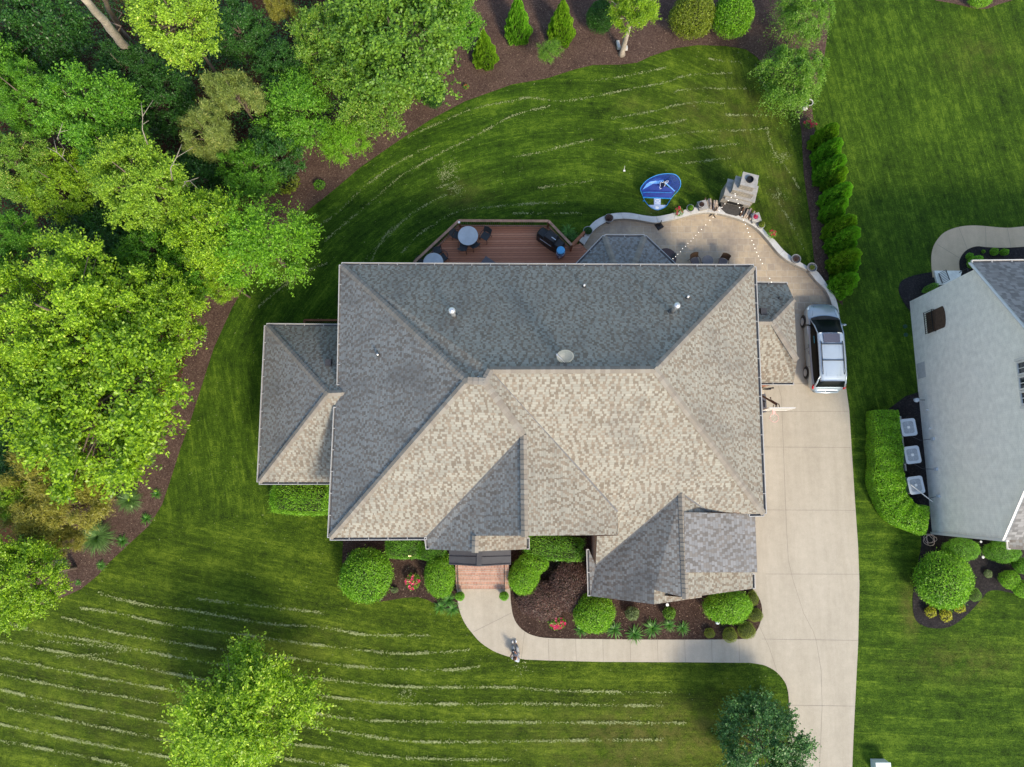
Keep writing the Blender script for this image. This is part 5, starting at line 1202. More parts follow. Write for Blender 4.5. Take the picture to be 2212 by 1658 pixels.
# ---- cone shaped evergreens
def cone_mesh(name, seed, n, leaf, taper=1.0):
    r = np.random.default_rng(seed); z = r.random(n) ** 1.35
    ang = r.uniform(0, 2 * PI, n); prof = np.clip(1.12 * (1 - z) ** taper, 0, 1) * np.clip(z * 9 + .62, 0, 1)
    lump = 1 + .11 * np.sin(ang * 5 + z * 17 + seed) + .07 * np.sin(ang * 9 - z * 31)
    rad = prof * lump * (1 - np.abs(r.normal(0, .09, n)))
    p = np.stack([np.cos(ang) * rad, np.sin(ang) * rad, z], -1)
    out = np.stack([np.cos(ang), np.sin(ang), .55 + 0 * z], -1)
    ld = unit(out * .7 + [0, 0, .8] + r.normal(size=(n, 3)) * .35); nr = unit(np.stack([-np.sin(ang), np.cos(ang), 0 * z], -1) + r.normal(size=(n, 3)) * .8)
    v = leaf_quads(p, ld, nr, leaf * r.uniform(.7, 1.4, n), leaf * .6 * r.uniform(.7, 1.3, n))
    o = fast_mesh(name, v, 4, M['leaf_arb']); me = o.data; bpy.data.objects.remove(o)
    b = MB(); b.lathe([(.75 * q, zz) for q, zz in [(.7, 0), (1.0, .08), (.95, .2), (.62, .5), (.3, .78), (.03, .95)]], n=14); o = b.build('c', M['core'], smooth=True); me2 = o.data; bpy.data.objects.remove(o)
    return me, me2
CONE = [cone_mesh('cone_a', 31, 9000, .085, .8), cone_mesh('cone_b', 32, 9000, .085, .75), cone_mesh('cone_c', 33, 11000, .09, .45)]
def conifer(label, px, py, r_px, h, k, mat='leaf_arb', group=None):
    g = U(px, py); t = thing('arborvitae', label, 'evergreen tree', g, random.uniform(0, 6), group); R = r_px * MPP(.6)
    f = bpy.data.objects.new('foliage', CONE[k][0]); COL.objects.link(f); f.parent = t; f.scale = (R, R, h); f.material_slots[0].link = 'OBJECT'; f.material_slots[0].material = M[mat]
    g_ = bpy.data.objects.new('trunk', CONE[k][1]); COL.objects.link(g_); g_.parent = t; g_.scale = (R, R, h)
CG = 'cone shaped evergreens in the back bed'
M['leaf_arb2'] = leaf_mat('bright arborvitae', (0.11, 0.24, 0.018), (0.36, 0.62, 0.04), (0.26, 0.38, 0.04), trans=0.45)
conifer('first cone shaped evergreen from the left, nearest the lawn', 1049, 132, 29, 3.0, 0, 'leaf_arb2', CG)
conifer('second cone shaped evergreen in the back bed', 1119, 78, 31, 3.6, 1, 'leaf_arb', CG)
conifer('third cone shaped evergreen behind the sapling', 1211, 80, 32, 3.4, 0, 'leaf_arb2', CG)
HG = 'evergreen row between the lawns'
HL = ['topmost evergreen of the row, by the red flowering plant', 'second evergreen from the top of the row', 'third evergreen from the top of the row', 'fourth evergreen from the top of the row', 'fifth evergreen from the top of the row', 'sixth evergreen from the top of the row, in its middle',
      'sixth evergreen from the bottom of the row', 'fifth evergreen from the bottom of the row', 'fourth evergreen from the bottom of the row', 'third evergreen from the bottom of the row', 'second evergreen from the bottom of the row', 'lowest evergreen of the row, beside the silver minivan']
tips = [(1809, 268), (1817, 300), (1824, 337), (1829, 362), (1838, 398), (1830, 430), (1847, 468), (1855, 494), (1849, 520), (1857, 542), (1856, 560), (1852, 594)]
for i, (tx, ty) in enumerate(tips):
    hgt = [2.6, 2.7, 2.8, 2.4, 2.8, 2.5, 2.8, 2.9, 2.4, 2.8, 2.4, 2.5][i]
    tpz = U(tx - 3, ty + 3, hgt); dd = MPP(); gp = (1106 + 0, 0)
    # foot of the tree straight below the tip
    d_ = WM.T @ (np.array([tpz.x, tpz.y, 0.0]) - np.array([0, 0, CAMH])); fx, fy = 1106 + d_[0] / -d_[2] * FPX, 829 - d_[1] / -d_[2] * FPX
    conifer(HL[i], fx, fy, [25, 26, 28, 22, 27, 23, 28, 28, 21, 27, 23, 26][i], hgt, 2, 'leaf_arb' if i % 3 else 'leaf_arb2', HG)

# ---- clipped hedge round the air conditioners
path = resample(smooth_pts(G([(1907, 888), (1910, 930), (1913, 985), (1914, 1035), (1925, 1080), (1955, 1112), (1995, 1125)], .6), 6), 30)
t = thing('curved_hedge', 'tall curved bright green hedge wrapping round the air conditioners', 'hedge', (*path[10], 0))
r = np.random.default_rng(77); P = np.array(resample(smooth_pts(path, 8), 400)); n_ = 42000
s = r.uniform(0, len(P) - 1.001, n_); i0 = s.astype(int); fr_ = (s - i0)[:, None]; ctr = P[i0] * (1 - fr_) + P[i0 + 1] * fr_; s = s * 29 / 399
tan = unit(P[i0 + 1] - P[i0]); nrm2 = np.stack([-tan[:, 1], tan[:, 0]], -1)
wd_ = (.68 + .20 * np.sin(s / 29 * 3.0 + 3.6) ** 2 + .14 / (1 + np.exp(15 - s))) * (1 + .05 * np.sin(s * .9)); th = r.uniform(-.35, PI + .35, n_)
cs, sn = np.cos(th), np.sin(th); q_ = 1 / np.maximum(np.abs(cs), np.abs(sn)) ** .65; jit = 1 - np.abs(r.normal(0, .06, n_))
hh_ = 1.0
pp = np.concatenate([ctr + nrm2 * (wd_ * cs * q_ * jit)[:, None], (.35 + hh_ * .82 * np.maximum(-.3, sn) * q_ * jit * (1 + .05 * np.sin(s * 2.3)))[:, None]], 1)
e_ = (s < .3) | (s > 28.6)
nn = np.concatenate([nrm2 * cs[:, None], sn[:, None]], 1)
v = leaf_quads(pp, unit(r.normal(size=(n_, 3)) + nn * .6), unit(nn + r.normal(size=(n_, 3)) * .5), .075 * r.uniform(.7, 1.3, n_), .05 * r.uniform(.7, 1.3, n_))
fast_mesh('foliage', v - np.array([t.location.x, t.location.y, 0]), 4, M['leaf_bush'], t)
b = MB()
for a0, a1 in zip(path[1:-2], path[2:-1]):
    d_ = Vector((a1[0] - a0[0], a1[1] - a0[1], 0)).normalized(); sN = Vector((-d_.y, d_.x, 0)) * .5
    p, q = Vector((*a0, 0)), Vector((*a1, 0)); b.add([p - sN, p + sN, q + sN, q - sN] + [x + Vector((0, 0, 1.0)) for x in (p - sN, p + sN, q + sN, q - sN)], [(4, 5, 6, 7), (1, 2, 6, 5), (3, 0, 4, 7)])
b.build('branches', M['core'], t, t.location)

# ---- strap leaved plants, grasses, roses
def clump_mesh(name, seed, n, width, lift, segs=4, curl=1.0):
    r = np.random.default_rng(seed); vs = []
    for i in range(n):
        a = r.uniform(0, 2 * PI); L = r.uniform(.6, 1.08); bw = width * r.uniform(.7, 1.2); el = r.uniform(.35, 1.35); pr = []
        x = z = 0.0; e = el
        for k in range(segs + 1):
            pr.append((x, z)); x += math.cos(e) * L / segs; z += math.sin(e) * L / segs * lift; e -= curl * r.uniform(.3, .6)
        dx, dy = math.cos(a), math.sin(a)
        for k in range(segs):
            w0 = bw * (1 - (k / segs) ** 2); w1 = bw * (1 - ((k + 1) / segs) ** 2) + .002
            (x0_, z0_), (x1_, z1_) = pr[k], pr[k + 1]
            vs += [(dx * x0_ - dy * w0, dy * x0_ + dx * w0, z0_), (dx * x0_ + dy * w0, dy * x0_ - dx * w0, z0_), (dx * x1_ + dy * w1, dy * x1_ - dx * w1, z1_), (dx * x1_ - dy * w1, dy * x1_ + dx * w1, z1_)]
    o = fast_mesh(name, np.array(vs), 4, M['blade_mid']); me = o.data; bpy.data.objects.remove(o); return me
CL = {'lily': clump_mesh('lily', 41, 75, .032, .75), 'lily2': clump_mesh('lily2', 42, 55, .036, .7), 'grass': clump_mesh('tuft', 43, 520, .010, 1.0, 4, .8)}
def clump(name, label, px, py, r_px, kind, mat, cat='plant', group=None):
    g = U(px, py, .15); g.z = .02; t = thing(name, label, cat, g, random.uniform(0, 6), group)
    f = bpy.data.objects.new('leaves', CL[kind]); COL.objects.link(f); f.parent = t; s_ = r_px * MPP() * 1.25; f.scale = (s_, s_, s_); f.material_slots[0].link = 'OBJECT'; f.material_slots[0].material = M[mat]
for lab, x, y, r_ in [('daylily clump nearest the left rose bed by the curved walk', 969, 1296, 20), ('daylily clump overhanging the lawn left of the curved walk', 951, 1312, 18), ('lowest daylily clump touching the curved walk', 977, 1317, 18),
                      ('dark daylily under the round lime shrub of the garage corner', 1255, 1362, 17), ('first daylily right of the round lime garage shrub', 1328, 1360, 22), ('daylily spilling lowest over the straight walk', 1370, 1371, 23),
                      ('large daylily in the middle of the garage bed', 1409, 1358, 24), ('daylily in front of the dull green shrub', 1446, 1351, 17), ('rightmost dark daylily of the garage bed', 1474, 1358, 18),
                      ('upper right daylily in the left bed near the lawn', 337, 1068, 15), ('middle daylily in the left bed near the lawn', 315, 1121, 16), ('daylily right of the biggest ornamental grass', 263, 1169, 17), ('lower daylily of the left bed', 217, 1222, 13), ('small daylily at the lower tip of the left bed', 167, 1260, 9),
                      ('bushy green clump outside the angled deck rail', 1226, 500, 21), ('second green clump low by the deck stairs', 1240, 510, 16), ('dark green tuft under the drooping tree', 1712, 224, 14)]:
    clump('daylily', lab, x, y, r_, random.choice(['lily', 'lily2']), 'blade_mid', group='strap leaved clumps')
for lab, x, y, r_ in [('biggest round ornamental grass in the left bed', 212, 1160, 38), ('second ornamental grass with brown centre', 280, 1080, 29), ('ornamental grass half under the wide lime tree', 316, 992, 20), ('dark grass tuft at the lower left tree', 132, 1222, 18)]:
    clump('ornamental_grass', lab, x, y, r_, 'grass', 'blade_grey', group='ornamental grasses')
def rose(label, px, py, rx, ry, h=.6, petals='petal_pink', nf=26, group='rose bushes', name='rose_bush', z0=0.0):
    c = U(px, py, z0 + h * .5); k = MPP(.4); t = thing(name, label, 'flowering plant', (c.x, c.y, z0), 0, group)
    f = bpy.data.objects.new('foliage', DOME['open']); COL.objects.link(f); f.parent = t; f.location = (0, 0, h * .5); f.scale = (rx * k, ry * k, h * .5); f.material_slots[0].link = 'OBJECT'; f.material_slots[0].material = M['leaf_weep']
    b = MB(); rr = random.Random(int(px))
    for i in range(nf):
        a = rr.uniform(0, 6.28); q = math.sqrt(rr.random()) * .95; s = rr.uniform(.035, .06) * min(1, rx / 12); x, y = rx * k * q * math.cos(a), ry * k * q * math.sin(a); z = h * (.95 - .3 * q * q)
        for m_ in range(7):
            a2 = m_ * .9 + rr.uniform(0, 1); b.add([(x, y, z), (x + math.cos(a2) * s * 1.6, y + math.sin(a2) * s * 1.6, z + rr.uniform(0, s)), (x + math.cos(a2 + .8) * s * 1.8, y + math.sin(a2 + .8) * s * 1.8, z + rr.uniform(0, s)), (x + math.cos(a2 + 1.3) * s, y + math.sin(a2 + 1.3) * s, z + s * .6)], [(0, 1, 2, 3)])
    b.build('blossoms', M[petals], t, (0, 0, 0))
rose('red rose bush in the left front bed', 892, 1256, 15, 17)
rose('upper red rose bush at the bed by the curved walk', 1172, 1322, 21, 17); rose('lower right red rose bush touching the upper one', 1203, 1346, 18, 13)
rose('plant with orange red flowers above the evergreen row', 1749, 269, 14, 10, .5, 'petal_red', 12, None, 'flowering_plant')
rose('tiny plant with red flowers in the mulch at the back lawn curve', 1007, 188, 7, 6, .3, 'petal_red', 4, None, 'flowering_plant')

# ------------------------------------------------------------------ patio things
def zz(zx, zy): return 1445.2 + zx / 8.446, 376.3 + zy / 8.446
POTM = plain('glazed black pot', (.045, .045, .05), .35); POTG = plain('grey pot', (.16, .16, .16), .5); RIMM = plain('pot rim', (.33, .33, .33), .4); SOIL = plain('potting soil', (.05, .03, .02), 1, var=.5, nscale=20)
def pot(label, px, py, r_px, plant, base_z=0.0, h=.42, mat=None, group='planters around the patio wall'):
    c = U(px, py, base_z + h); k = r_px * MPP(base_z + h)
    t = thing('plant_pot', label, 'plant pot', (c.x, c.y, base_z), 0, group)
    b = MB(); b.lathe([(k * .68, 0), (k * .78, h * .3), (k * .92, h * .8), (k * 1.02, h * .93), (k * 1.04, h), (k * .88, h), (k * .86, h - .05)], n=26); b.build('pot', mat or POTM, t, (0, 0, 0), smooth=False); b = MB(); b.tube([(k * .97 * math.cos(a_), k * .97 * math.sin(a_), h) for a_ in np.linspace(0, 2 * PI, 27)], .022, 6); b.build('rim', RIMM, t, (0, 0, 0), smooth=True)
    b = MB(); b.lathe([(0, h - .045), (k * .5, h - .05), (k * .87, h - .06)], n=22); b.build('soil', SOIL, t, (0, 0, 0))
    if plant:
        kind, mt, s, ph = plant
        f = bpy.data.objects.new('plant', DOME[kind]); COL.objects.link(f); f.parent = t; f.location = (0, 0, h + ph * .15); f.scale = (k * s, k * s, ph); f.material_slots[0].link = 'OBJECT'; f.material_slots[0].material = M[mt]
    return t
pot('large round black pot full of dry stems where the wall begins to curve', 1315.5, 471.5, 10, ('open', 'leaf_purple', .85, .12), .0, .5)
pot('round pot of leafy dark green foliage by the deck stairs', 1270, 499, 10.5, ('mid', 'leaf_deep', .85, .18), 0, .5)
pot('black pot with bright green leaves left of the log pile', 1491.4, 450, 8.5, ('small', 'leaf_bush', .75, .22), .1, .5)
pot('small dark pot with sparse plant on the stone pier', 1515.6, 442, 7, ('open', 'leaf_purple', .7, .14), WZ + .25, .3)
pot('white rimmed pot of magenta flowers on the right stone pier', 1632, 468.7, 7.2, ('small', 'petal_pink', .7, .12), WZ + .25, .3, M['white_plastic'])
pot('black pot with yellow green leaves right of the fireplace', 1644.7, 486, 8, ('small', 'leaf_gold', .95, .22), .1, .5)
pot('left one of two big round empty pots on the right curve of the wall', 1720, 559.5, 10.5, ('open', 'leaf_purple', .6, .08), .1, .55, POTG)
pot('right one of two big round empty pots, nearest the evergreen row', 1754.5, 578, 10.8, ('open', 'leaf_gold', .5, .07), .1, .55, POTG)
rose('red and lime planting on the wall left of the fireplace', 1466.5, 458, 10, 10, .45, 'petal_red', 14, None, 'flower_planting', WZ)
rose('red and white planting on the wall right of the fireplace', 1667.8, 506.5, 10, 9, .45, 'petal_red', 8, None, 'flower_planting', WZ)
PCAP = plain('pier cap', (.34, .33, .31), .85, var=.2)
for lab, x, y in (('left square stone pier beside the fireplace logs', 1516, 447), ('right square stone pier beside the fireplace logs', 1630, 474)):
    c = U(x, y, WZ); t = thing('stone_pier', lab, 'pier', (c.x, c.y, 0), .25, 'stone piers'); b = MB(); b.box((0, 0, WZ / 2 + .1), (.5, .5, WZ + .2)); b.build('shaft', brick_mat('pier stone', (.42, .40, .36), (.34, .32, .28), (.25, .24, .22), .3, .1, gen='wall'), t, (0, 0, 0))
    b = MB(); b.box((0, 0, WZ + .22), (.56, .56, .06)); b.build('cap', PCAP, t, (0, 0, 0))
# fireplace
FCAP = plain('fireplace cap stone', (.33, .32, .30), .85, var=.2, nscale=5, bmp=.3)
FM = brick_mat('stacked stone', (.44, .39, .30), (.27, .26, .25), (.14, .13, .12), .32, .09, gen='wall'); 
fc = U(*zz(1180, 500), .6); rzf = -.27
t = thing('outdoor_fireplace', 'stepped stone outdoor fireplace with a round flue at the patio wall', 'fireplace', (fc.x, fc.y, 0), rzf)
bw = .0
def fb(name, c, d, m, tp=1.0):
    b = MB(); b.box(c, d, taper=tp); return b.build(name, m, t, (0, 0, 0))
fb('body', (0.1, .30, .75), (1.75, .95, 1.5), FM); fb('shoulder_cap', (0.1, .30, 1.53), (1.85, 1.05, .07), FCAP)
fb('smoke_chamber', (0.13, .33, 1.85), (1.25, .80, .62), FM); fb('shoulder_cap', (0.13, .33, 2.19), (1.32, .88, .06), FCAP)
fb('chimney', (.16, .36, 2.5), (.80, .66, .62), FM)
b = MB(); b.box((.16, .36, 2.84), (.92, .80, .07)); b.build('chimney_cap', FCAP, t, (0, 0, 0))
b = MB(); b.lathe([(.20, 2.87), (.20, 3.0), (.175, 3.0), (.175, 2.88), (0, 2.88)], (.16, .36, 0), 22); b.build('flue', M['black_metal'], t, (0, 0, 0))
b = MB(); b.prism([(-.72, -.22), (.82, -.22), (.66, -.62), (.38, -.80), (-.22, -.80), (-.56, -.62)], .0, .5); b.build('hearth', plain('hearth slate', (.06, .055, .05), .8, var=.4, nscale=12, bmp=.4), t, (0, 0, 0))
b = MB(); b.box((.1, -.175, .85), (.95, .03, .62)); b.build('firebox', M['black_metal'], t, (0, 0, 0))
b = MB(); b.box((.1, -.24, 1.24), (1.5, .22, .1)); b.build('mantel', FCAP, t, (0, 0, 0))
# firewood
LOGM = plain('split firewood', (.40, .32, .25), .9, var=.45, nscale=7, bmp=.4); BARKM = plain('log bark', (.12, .07, .045), .95, var=.5, nscale=9)
def logs(label, px, py, rz, n, w):
    c = U(px, py, WZ); random.seed(int(px)); g = (random.seed(int(px)), 0)
    for k in range(n):
        x = (k - (n - 1) / 2) * w / n; ln = random.uniform(.55, .72); z = WZ + .06 + random.choice([0, .10, .13]); v = Matrix.Rotation(rz, 3, 'Z') @ Vector((x, random.uniform(-.07, .07), 0))
        t = thing('log', '%s, %s' % (label, ['leftmost log', 'second log from left', 'third log from left', 'fourth log from left', 'fifth log from left', 'sixth log from left', 'seventh log from left', 'rightmost log'][k if k < n - 1 else 7]), 'firewood', (c.x + v.x, c.y + v.y, z), rz + random.uniform(-.18, .18), 'split logs on the patio wall')
        r0 = random.uniform(.05, .07); b = MB(); b.tube([(0, -ln / 2, 0), (.01, 0, .01), (0, ln / 2, 0)], [r0, r0 * 1.1, r0 * .9], random.choice([5, 6, 7])); b.build('split_wood', LOGM if k % 4 else BARKM, t, (0, 0, 0))
logs('log pile left of the fireplace', *zz(758, 560), -.12, 8, .85); logs('log pile right of the fireplace', *zz(1410, 735), -.42, 6, .75)
# fire tools
p = U(*zz(790, 735), 0); t = thing('fire_tool_stand', 'black fire tool stand in front of the left log pile', 'tool stand', p)
b = MB()
for a_ in range(4): b.tube([(0, 0, .12), (.34 * math.cos(a_ * PI / 2 + .6), .34 * math.sin(a_ * PI / 2 + .6), .01)], .028, 6)
b.tube([(0, 0, .05), (.0, 0, 1.0)], .025, 6); b.build('stand', M['black_metal'], t, (0, 0, 0))
for k in range(3): b = MB(); b.tube([(-.08 + .08 * k, .03, .12), (-.07 + .08 * k, .04, 1.05)], .02, 5); b.build('poker', M['rust'], t, (0, 0, 0))
# umbrella base
p = U(1424, 489, .05); t = thing('umbrella_base', 'black weighted base with a short slanted pole on the patio', 'umbrella base', p, .6)
b = MB(); b.box((0, 0, .05), (.42, .42, .08), taper=.85); b.build('base', M['black_metal'], t, (0, 0, 0)); b = MB(); b.tube([(0, 0, .08), (.0, .03, .8)], .03, 8); b.build('pole', M['black_metal'], t, (0, 0, 0))
# round brown table with closed umbrella, bistro set
BROWN = plain('brown tabletop', (.075, .042, .033), .25, spec=.6); GREYT = plain('grey tabletop', (.13, .13, .14), .5)
c = U(1439, 558, .74); t = thing('round_table', 'brown round patio table half hidden by the bay roof', 'table', (c.x, c.y, .046))
b = MB(); b.lathe([(0, .69), (.60, .69), (.61, .715), (.60, .73), (0, .73)], n=36); b.build('tabletop', BROWN, t, (0, 0, 0), smooth=False)
for a_ in range(4): b = MB(); b.tube([(.12 * math.cos(a_ * PI / 2 + .4), .12 * math.sin(a_ * PI / 2 + .4), .68), (.45 * math.cos(a_ * PI / 2 + .4), .45 * math.sin(a_ * PI / 2 + .4), .0)], .025, 6); b.build('leg', BROWN, t, (0, 0, 0))
pz_ = U(1452, 560, .8); t = thing('closed_umbrella', 'black closed umbrella lying on the brown round table', 'umbrella', (pz_.x, pz_.y, .8), 1.05)
b = MB(); b.tube([(-.42, 0, .03), (-.2, .01, .05), (.25, 0, .06), (.42, 0, .03)], [.04, .07, .09, .03], 8); b.build('canopy', M['black_metal'], t, (0, 0, 0), smooth=True)
def patio_chair(label, px, py, rz, backm, seatm, z0=.046, group='chairs of the bistro set', slat=False):
    c = U(px, py, .45 + z0); t = thing('patio_chair', label, 'chair', (c.x, c.y, z0), rz, group)
    b = MB(); b.box((0, 0, .43), (.46, .46, .03)); b.build('seat', seatm, t, (0, 0, 0))
    b = MB(); n = 9
    if slat:
        arc = [(.27 * math.cos(th), .20 * math.sin(th) + .16, .86 + .0) for th in np.linspace(-.1, PI + .1, 12)]; b.tube(arc, .014, 6)
        for x_, y_, z_ in arc[1:-1]: b.tube([(x_, y_, z_), (x_ * .85, y_ * .9, .44)], .009, 4)
    else:
        vs = []; 
        for i in range(n): x_ = -.25 + .5 * i / (n - 1); y_ = .24 - .07 * (x_ / .25) ** 2 + .02; vs += [(x_, y_ - .02, .5), (x_ * 1.02, y_ + .16, .88)]
        b.add(vs, [(2 * i, 2 * i + 2, 2 * i + 3, 2 * i + 1) for i in range(n - 1)]); b.add([(v[0], v[1] + .02, v[2]) for v in vs], [(2 * i + 1, 2 * i + 3, 2 * i + 2, 2 * i) for i in range(n - 1)])
        b.tube([vs[2 * i + 1] for i in range(n)], .016, 6)
    b.build('backrest', backm, t, (0, 0, 0))
    for s in (-1, 1):
        b = MB(); b.tube([(s * .25, .24, .60), (s * .29, .0, .65), (s * .26, -.24, .62), (s * .25, -.27, .02)], .017, 6); b.build('armrest', M['rust'] if not slat else M['black_metal'], t, (0, 0, 0))
        for y_ in (-.22, .24): b = MB(); b.tube([(s * .21, y_ * .95, .42), (s * .24, y_ * 1.15, .0)], .016, 5); b.build('leg', M['black_metal'], t, (0, 0, 0))
    return t
MESHM = plain('woven brown mesh', (.06, .035, .02), .8, var=.4, nscale=40); CUSH = plain('grey cushion', (.14, .13, .14), .9)
patio_chair('brown mesh chair left of the small grey bistro table', 1501, 565, .33, MESHM, CUSH); patio_chair('brown mesh chair right of the small grey bistro table', 1562, 567, -.38, MESHM, CUSH)
c = U(1528.5, 564, .72); t = thing('bistro_table', 'small round grey table between two brown mesh chairs', 'table', (c.x, c.y, .046))
b = MB(); b.lathe([(0, .68), (.33, .68), (.34, .70), (.33, .715), (0, .715)], n=30); b.build('tabletop', GREYT, t, (0, 0, 0)); b = MB(); b.lathe([(.2, 0), (.2, .03), (.03, .05), (.03, .68)], n=14); b.build('pedestal', M['black_metal'], t, (0, 0, 0))
# hose
c = U(1262, 521, .1); t = thing('hose_pot', 'coiled dark green hose between the deck stairs and leafy pot', 'garden hose', (c.x, c.y, .05)); b = MB()
b.tube([(.17 * math.cos(a_ * .5) * (1 - .006 * a_), .17 * math.sin(a_ * .5), .03 + .004 * a_) for a_ in range(52)], .016, 6); b.build('coil', plain('green hose', (.03, .06, .045), .5), t, (0, 0, 0), smooth=True)
# deck furniture
FROST = plain('frosted glass tabletop', (.50, .54, .57), .25, var=.12, nscale=2, spec=.6); DG = plain('dark chair', (.045, .05, .055), .6)
def deck_table(label, px, py):
    c = U(px, py, DECKZ + .74); t = thing('glass_table', label, 'table', (c.x, c.y, DECKZ), 0, 'round glass tables on the deck')
    b = MB(); b.lathe([(0, .715), (.585, .715), (.59, .728), (.585, .74), (0, .74)], n=44); b.build('tabletop', FROST, t, (0, 0, 0))
    b = MB(); b.lathe([(.55, .69), (.595, .69), (.6, .715), (.56, .715)], n=40); b.build('rim', DG, t, (0, 0, 0))
    for a_ in range(4): b = MB(); x_, y_ = math.cos(a_ * PI / 2 + .7), math.sin(a_ * PI / 2 + .7); b.tube([(x_ * .5, y_ * .5, .7), (x_ * .42, y_ * .42, 0)], .02, 6); b.build('leg', DG, t, (0, 0, 0))
deck_table('fully visible round frosted table at the deck corner', 1010.8, 509.5); deck_table('round frosted table half under the roof gutter', 936, 567.5)
CH = 'dark metal chairs on the deck'
patio_chair('dark chair standing alone right of the fully visible frosted table', 1048.5, 510, -.55, DG, DG, DECKZ, CH)
patio_chair('dark chair pushed under the fully visible table from below', 1001, 533, 2.9, DG, DG, DECKZ, CH); patio_chair('dark chair at the lower right of the fully visible table', 1023, 527, 3.8, DG, DG, DECKZ, CH)
patio_chair('dark chair between the angled rail and the fully visible table', 988, 509, 1.2, DG, DG, DECKZ, CH)
patio_chair('slat backed dark chair against the angled rail above the lower table', 944, 541, .2, DG, DG, DECKZ, CH, True); patio_chair('slat backed dark chair right of the lower table', 956, 558, -.9, DG, DG, DECKZ, CH, True); patio_chair('dark chair left of the lower table at the rail', 911, 569, 1.2, DG, DG, DECKZ, CH, True)
c = U(1043, 566, DECKZ + .5); t = thing('outdoor_sofa', 'grey cushioned lounge corner poking out under the gutter', 'sofa', (c.x, c.y, DECKZ), .95)
b = MB(); b.box((-.12, -.45, .22), (1.0, 1.0, .35)); b.build('base', DG, t, (0, 0, 0)); b = MB(); b.box((-.12, -.45, .45), (1.02, 1.02, .12)); b.build('cushion', CUSH, t, (0, 0, 0))
# covered gas grill
c = U(1190, 514, DECKZ + .9); t = thing('covered_grill', 'large grill under a black cover beside the deck rail', 'grill', (c.x, c.y, DECKZ), -.64)
COVER = plain('black vinyl cover', (.022, .023, .025), .45, var=.3, nscale=4, bmp=.5)
b = MB(); pr = [(-.80, .66, 0), (-.78, .30, 0)]
secs = [(-.86, .22, .78), (-.78, .31, .88), (-.36, .33, .92), (-.30, .34, 1.20), (.32, .34, 1.22), (.40, .33, .94), (.80, .30, .90), (.88, .20, .78)]; vs = []; 
for x_, w_, z_ in secs: vs += [(x_, -w_ * 1.08, .02), (x_, -w_, z_ * .8), (x_, -w_ * .7, z_), (x_, w_ * .6, z_ * .99), (x_, w_, z_ * .85), (x_, w_ * 1.08, .02)]
fs = [(i * 6 + j, i * 6 + j + 1, i * 6 + j + 7, i * 6 + j + 6) for i in range(len(secs) - 1) for j in range(5)] + [tuple(range(6))[::-1], tuple(range(42, 48))]; b.add(vs, fs); b.build('cover', COVER, t, (0, 0, 0))
b = MB(); b.tube([(-.5, -.40, .80), (.3, -.40, .82)], .014, 6); b.build('handle', M['steel'], t, (0, 0, 0)); b = MB(); b.box((.22, -.05, 1.225), (.3, .05, .01)); b.build('label_strip', M['galv'], t, (0, 0, 0))
# blue kettle grill
c = U(1211.5, 541, DECKZ + .95); t = thing('barrel_grill', 'bright blue barrel shaped grill next to the covered grill', 'grill', (c.x, c.y, DECKZ)); BL = plain('blue enamel', (.012, .10, .36), .22, spec=.7, coat=.5, var=.05); BLL = plain('light blue enamel lid', (.10, .42, .75), .3, var=.05)
b = MB(); b.lathe([(.20, .05), (.245, .12), (.255, .5), (.25, .88), (.24, .9)], n=28); b.build('barrel', BL, t, (0, 0, 0), smooth=True)
b = MB(); b.lathe([(.25, .90), (.235, .96), (.215, .98), (0, 1.0)], n=28); b.build('lid', BLL, t, (0, 0, 0)); b = MB(); b.tube([(.26 * math.cos(a_), .26 * math.sin(a_) - .02, .72) for a_ in np.linspace(PI * 1.05, PI * 1.95, 10)], .012, 6); b.build('handle', M['steel'], t, (0, 0, 0))
b = MB(); b.lathe([(.045, .5), (.045, .62), (.03, .62), (.03, .5)], (-.06, -.30, 0), 12); b.build('gauge', M['galv'], t, (0, 0, 0))
for a_ in range(3): b = MB(); b.tube([(.2 * math.cos(a_ * 2.1), .2 * math.sin(a_ * 2.1), .2), (.24 * math.cos(a_ * 2.1), .24 * math.sin(a_ * 2.1), 0)], .015, 5); b.build('leg', M['black_metal'], t, (0, 0, 0))

# string lights
BULB, nt_, b_ = new_mat('lit bulb'); b_.inputs['Emission Color'].default_value = (1, .93, .8, 1); b_.inputs['Emission Strength'].default_value = 1.2; b_.inputs['Base Color'].default_value = (.9, .9, .85, 1)
s1_ = [zz(*p) for p in [(1210, 395), (1135, 425), (1080, 487), (1020, 545), (965, 608), (912, 672), (857, 730), (803, 790), (745, 845), (668, 930), (592, 1012), (540, 1065), (490, 1120), (445, 1170), (400, 1223), (345, 1265), (303, 1320), (248, 1363), (208, 1418), (160, 1465), (120, 1508), (72, 1545)]]
s2_ = [zz(*p) for p in [(1205, 365), (1240, 470), (1260, 540), (1285, 615), (1320, 692), (1332, 770), (1357, 845), (1393, 920), (1430, 993), (1450, 1068), (1478, 1140), (1512, 1215), (1545, 1285), (1567, 1357), (1600, 1430), (1632, 1497), (1668, 1567), (1703, 1635)]] + [(1662.7, 602), (1666.5, 610)]
